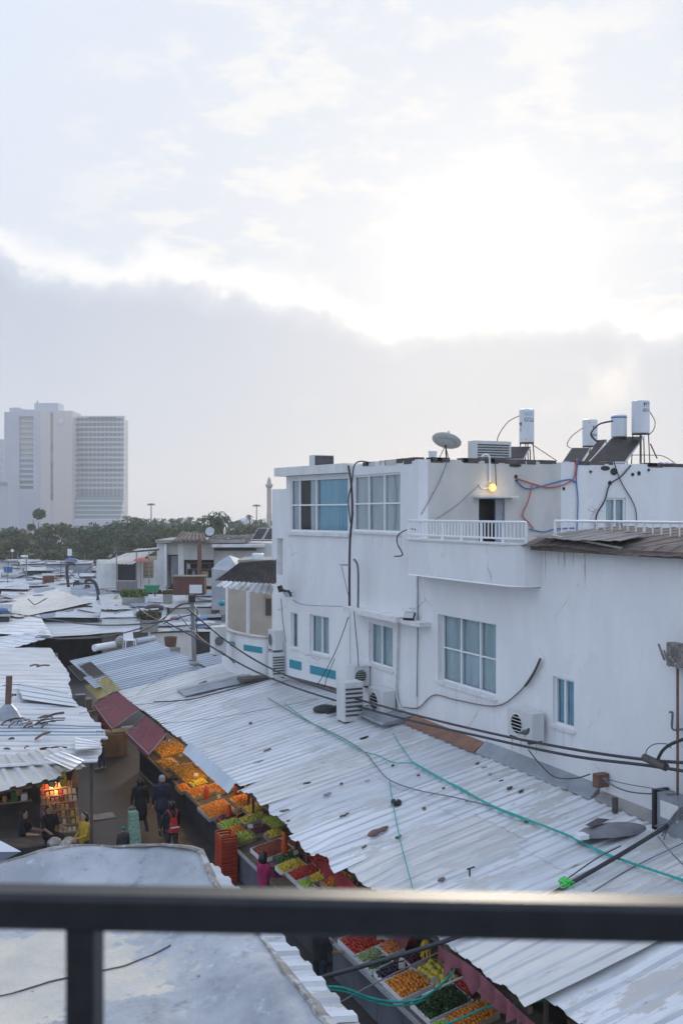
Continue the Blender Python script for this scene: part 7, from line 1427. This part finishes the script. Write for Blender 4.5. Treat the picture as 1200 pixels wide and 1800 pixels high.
def pack(add, hip, sh):
    b = MB(); b.hexa([(-.13, -.28, hip + .0), (.13, -.28, hip + .0), (.15, -.14, hip + .0), (-.15, -.14, hip + .0)], [(-.07, -.22, sh - .12), (.07, -.22, sh - .12), (.08, -.13, sh - .12), (-.08, -.13, sh - .12)]); add('backpack', b, RDV, False)
    b = MB(); b.box((-.125, -.288, hip + .13), (.125, -.27, hip + .165)); add('reflective_band', b, PAINTW, False)
    for s in (-1, 1): b = MB(); b.tube(spline([(s * .05, -.17, sh - .13), (s * .11, -.12, sh + .02), (s * .12, .0, sh + .085), (s * .12, .13, sh)], 5), .02, 6); add('strap', b, RDV)
p = atD(302, 1500, 27.2); person('person in a black jacket carrying a red backpack in the alley', V(p.x, p.y, .03), .1, 1.66, BLK, DKG, HB_, SHO, arms=((.3, .4), (.2, .3)), legs=(.1, -.15), bulk=1.05, extra=pack)
person('person in blue jeans and a pinkish top at the stalls across from the red awnings', foot(178, 1353), 1.2, 1.68, GRYT, JEAN, HB_, SHW_, legs=(.08, -.05), arms=((.2, .9), (.1, .2)), sleeve=.3)
p = atD(149, 1480, 26.4); person('woman in a mustard yellow top with dark hair by the spice stall', V(p.x, p.y, .03), 1.9, 1.60, YEL, DKG, HB_, SHO, long_hair=True, arms=((.3, 1.2), (.2, .5)))
def stoolat(label, p): 
    t = thing('stool', label, 'stool', V(p.x, p.y, .02)); b = MB(); b.lathe([(.17, .36), (.18, .38), (.17, .40)], 14, V(p.x, p.y, 0)); b.build('seat', WOOD, t)
    for k in range(4): a = .785 + 1.571 * k; b = MB(); b.tube([(p.x + .13 * math.cos(a), p.y + .13 * math.sin(a), .36), (p.x + .17 * math.cos(a), p.y + .17 * math.sin(a), .02)], .016, 6); b.build('leg', DSTEEL, t)
p = atD(86, 1480, 28.0); person('vendor in a black T-shirt sitting at the spice stall, leaning to the plastic sacks', V(p.x, p.y, .06), 3.6, 1.74, BLK, DKG, HB_, SHO, 0, 'sit', arms=((.5, .9), (.6, .8)), sleeve=.3, bulk=1.1); stoolat('stool under the vendor beside the plastic sacks', p)
p = atD(42, 1490, 27.6); person('vendor in a black shirt sitting at the counter of the spice stall', V(p.x, p.y, .06), 4.3, 1.72, BLK, NAVY, HB_, SHO, 1, 'sit', arms=((.5, .9), (.5, 1.)), sleeve=.3, bulk=1.08); stoolat('stool under the vendor at the counter', p)
p = atD(217, 1490, 26.6); person('child in a teal woollen hat walking in the alley', V(p.x, p.y, .03), .0, 1.16, DKG, JEAN, HB_, SHO, 1, hat=mat('hat_teal', (.01, .16, .15), None, rough=.9))
p = atD(487, 1540, 23.4); person('person in a magenta jacket bending over the date stall', V(min(p.x, 8.02), p.y, .03), -1.2, 1.62, MAG, DKG, HB_, SHO, long_hair=True, arms=((.6, .8), (.5, .8)))
p = atD(583, 1700, 19.4); person('shopper in black with bare forearms at the tomato stall', V(p.x - .25, p.y, .03), -1.3, 1.68, BLK, NAVY, HB_, SHO, 0, arms=((.5, .8), (.3, .9)), sleeve=.3)
# the green patterned roll the woman pulls
p = foot(236, 1492); t = thing('shopping_trolley', 'tall pale green patterned trolley bag behind the woman in black', 'trolley', p); b = MB(); b.hexa([(p.x - .19, p.y - .13, .10), (p.x + .19, p.y - .13, .10), (p.x + .17, p.y + .15, .10), (p.x - .17, p.y + .15, .10)], [(p.x - .13, p.y + .08, 1.02), (p.x + .14, p.y + .08, 1.02), (p.x + .13, p.y + .26, 1.02), (p.x - .12, p.y + .26, 1.02)]); b.build('bag', mat('green_print', (.30, .44, .35), (.14, .28, .20), 16., rough=.7), t)
for s in (-1, 1): b = MB(); b.lathe([(.08, -.02), (.08, .02)], 12, V(p.x + s * .21, p.y + .02, .11), Matrix.Rotation(R(90), 3, 'Y')); b.build('wheel', BLACK, t)
b = MB(); b.tube([(p.x - .1, p.y + .26, 1.0), (p.x - .1, p.y + .3, 1.1), (p.x + .1, p.y + .3, 1.1), (p.x + .1, p.y + .26, 1.0)], .012, 6); b.build('handle', STEEL, t)
# floor drain cover in the alley
p = foot(176, 1437); b = MB(); b.box((p.x - .45, p.y - .3, .024), (p.x + .45, p.y + .3, .034)); b.build('drain_cover', CONC, label='square drain cover set in the alley paving', cat='drain cover')
# ================================================================ HAZE
b = MB(); c = [CAM + RT * x + FW * y for x, y in ((-420, -25), (420, -25), (420, 800), (-420, 800))]; b.hexa([V(q.x, q.y, -34) for q in c], [V(q.x, q.y, 90) for q in c])
hm = bpy.data.materials.new('haze_air'); hm.use_nodes = True; nt = hm.node_tree; nt.nodes.remove(nt.nodes['Principled BSDF']); pv = nt.nodes.new('ShaderNodeVolumePrincipled'); pv.inputs['Color'].default_value = (.97, .98, 1, 1); pv.inputs['Density'].default_value = .00065; pv.inputs['Anisotropy'].default_value = .2; nt.links.new(pv.outputs[0], nt.nodes['Material Output'].inputs['Volume'])
HZ = b.build('haze', hm, kind='stuff', label='thin bluish evening haze over the whole market', cat='haze')
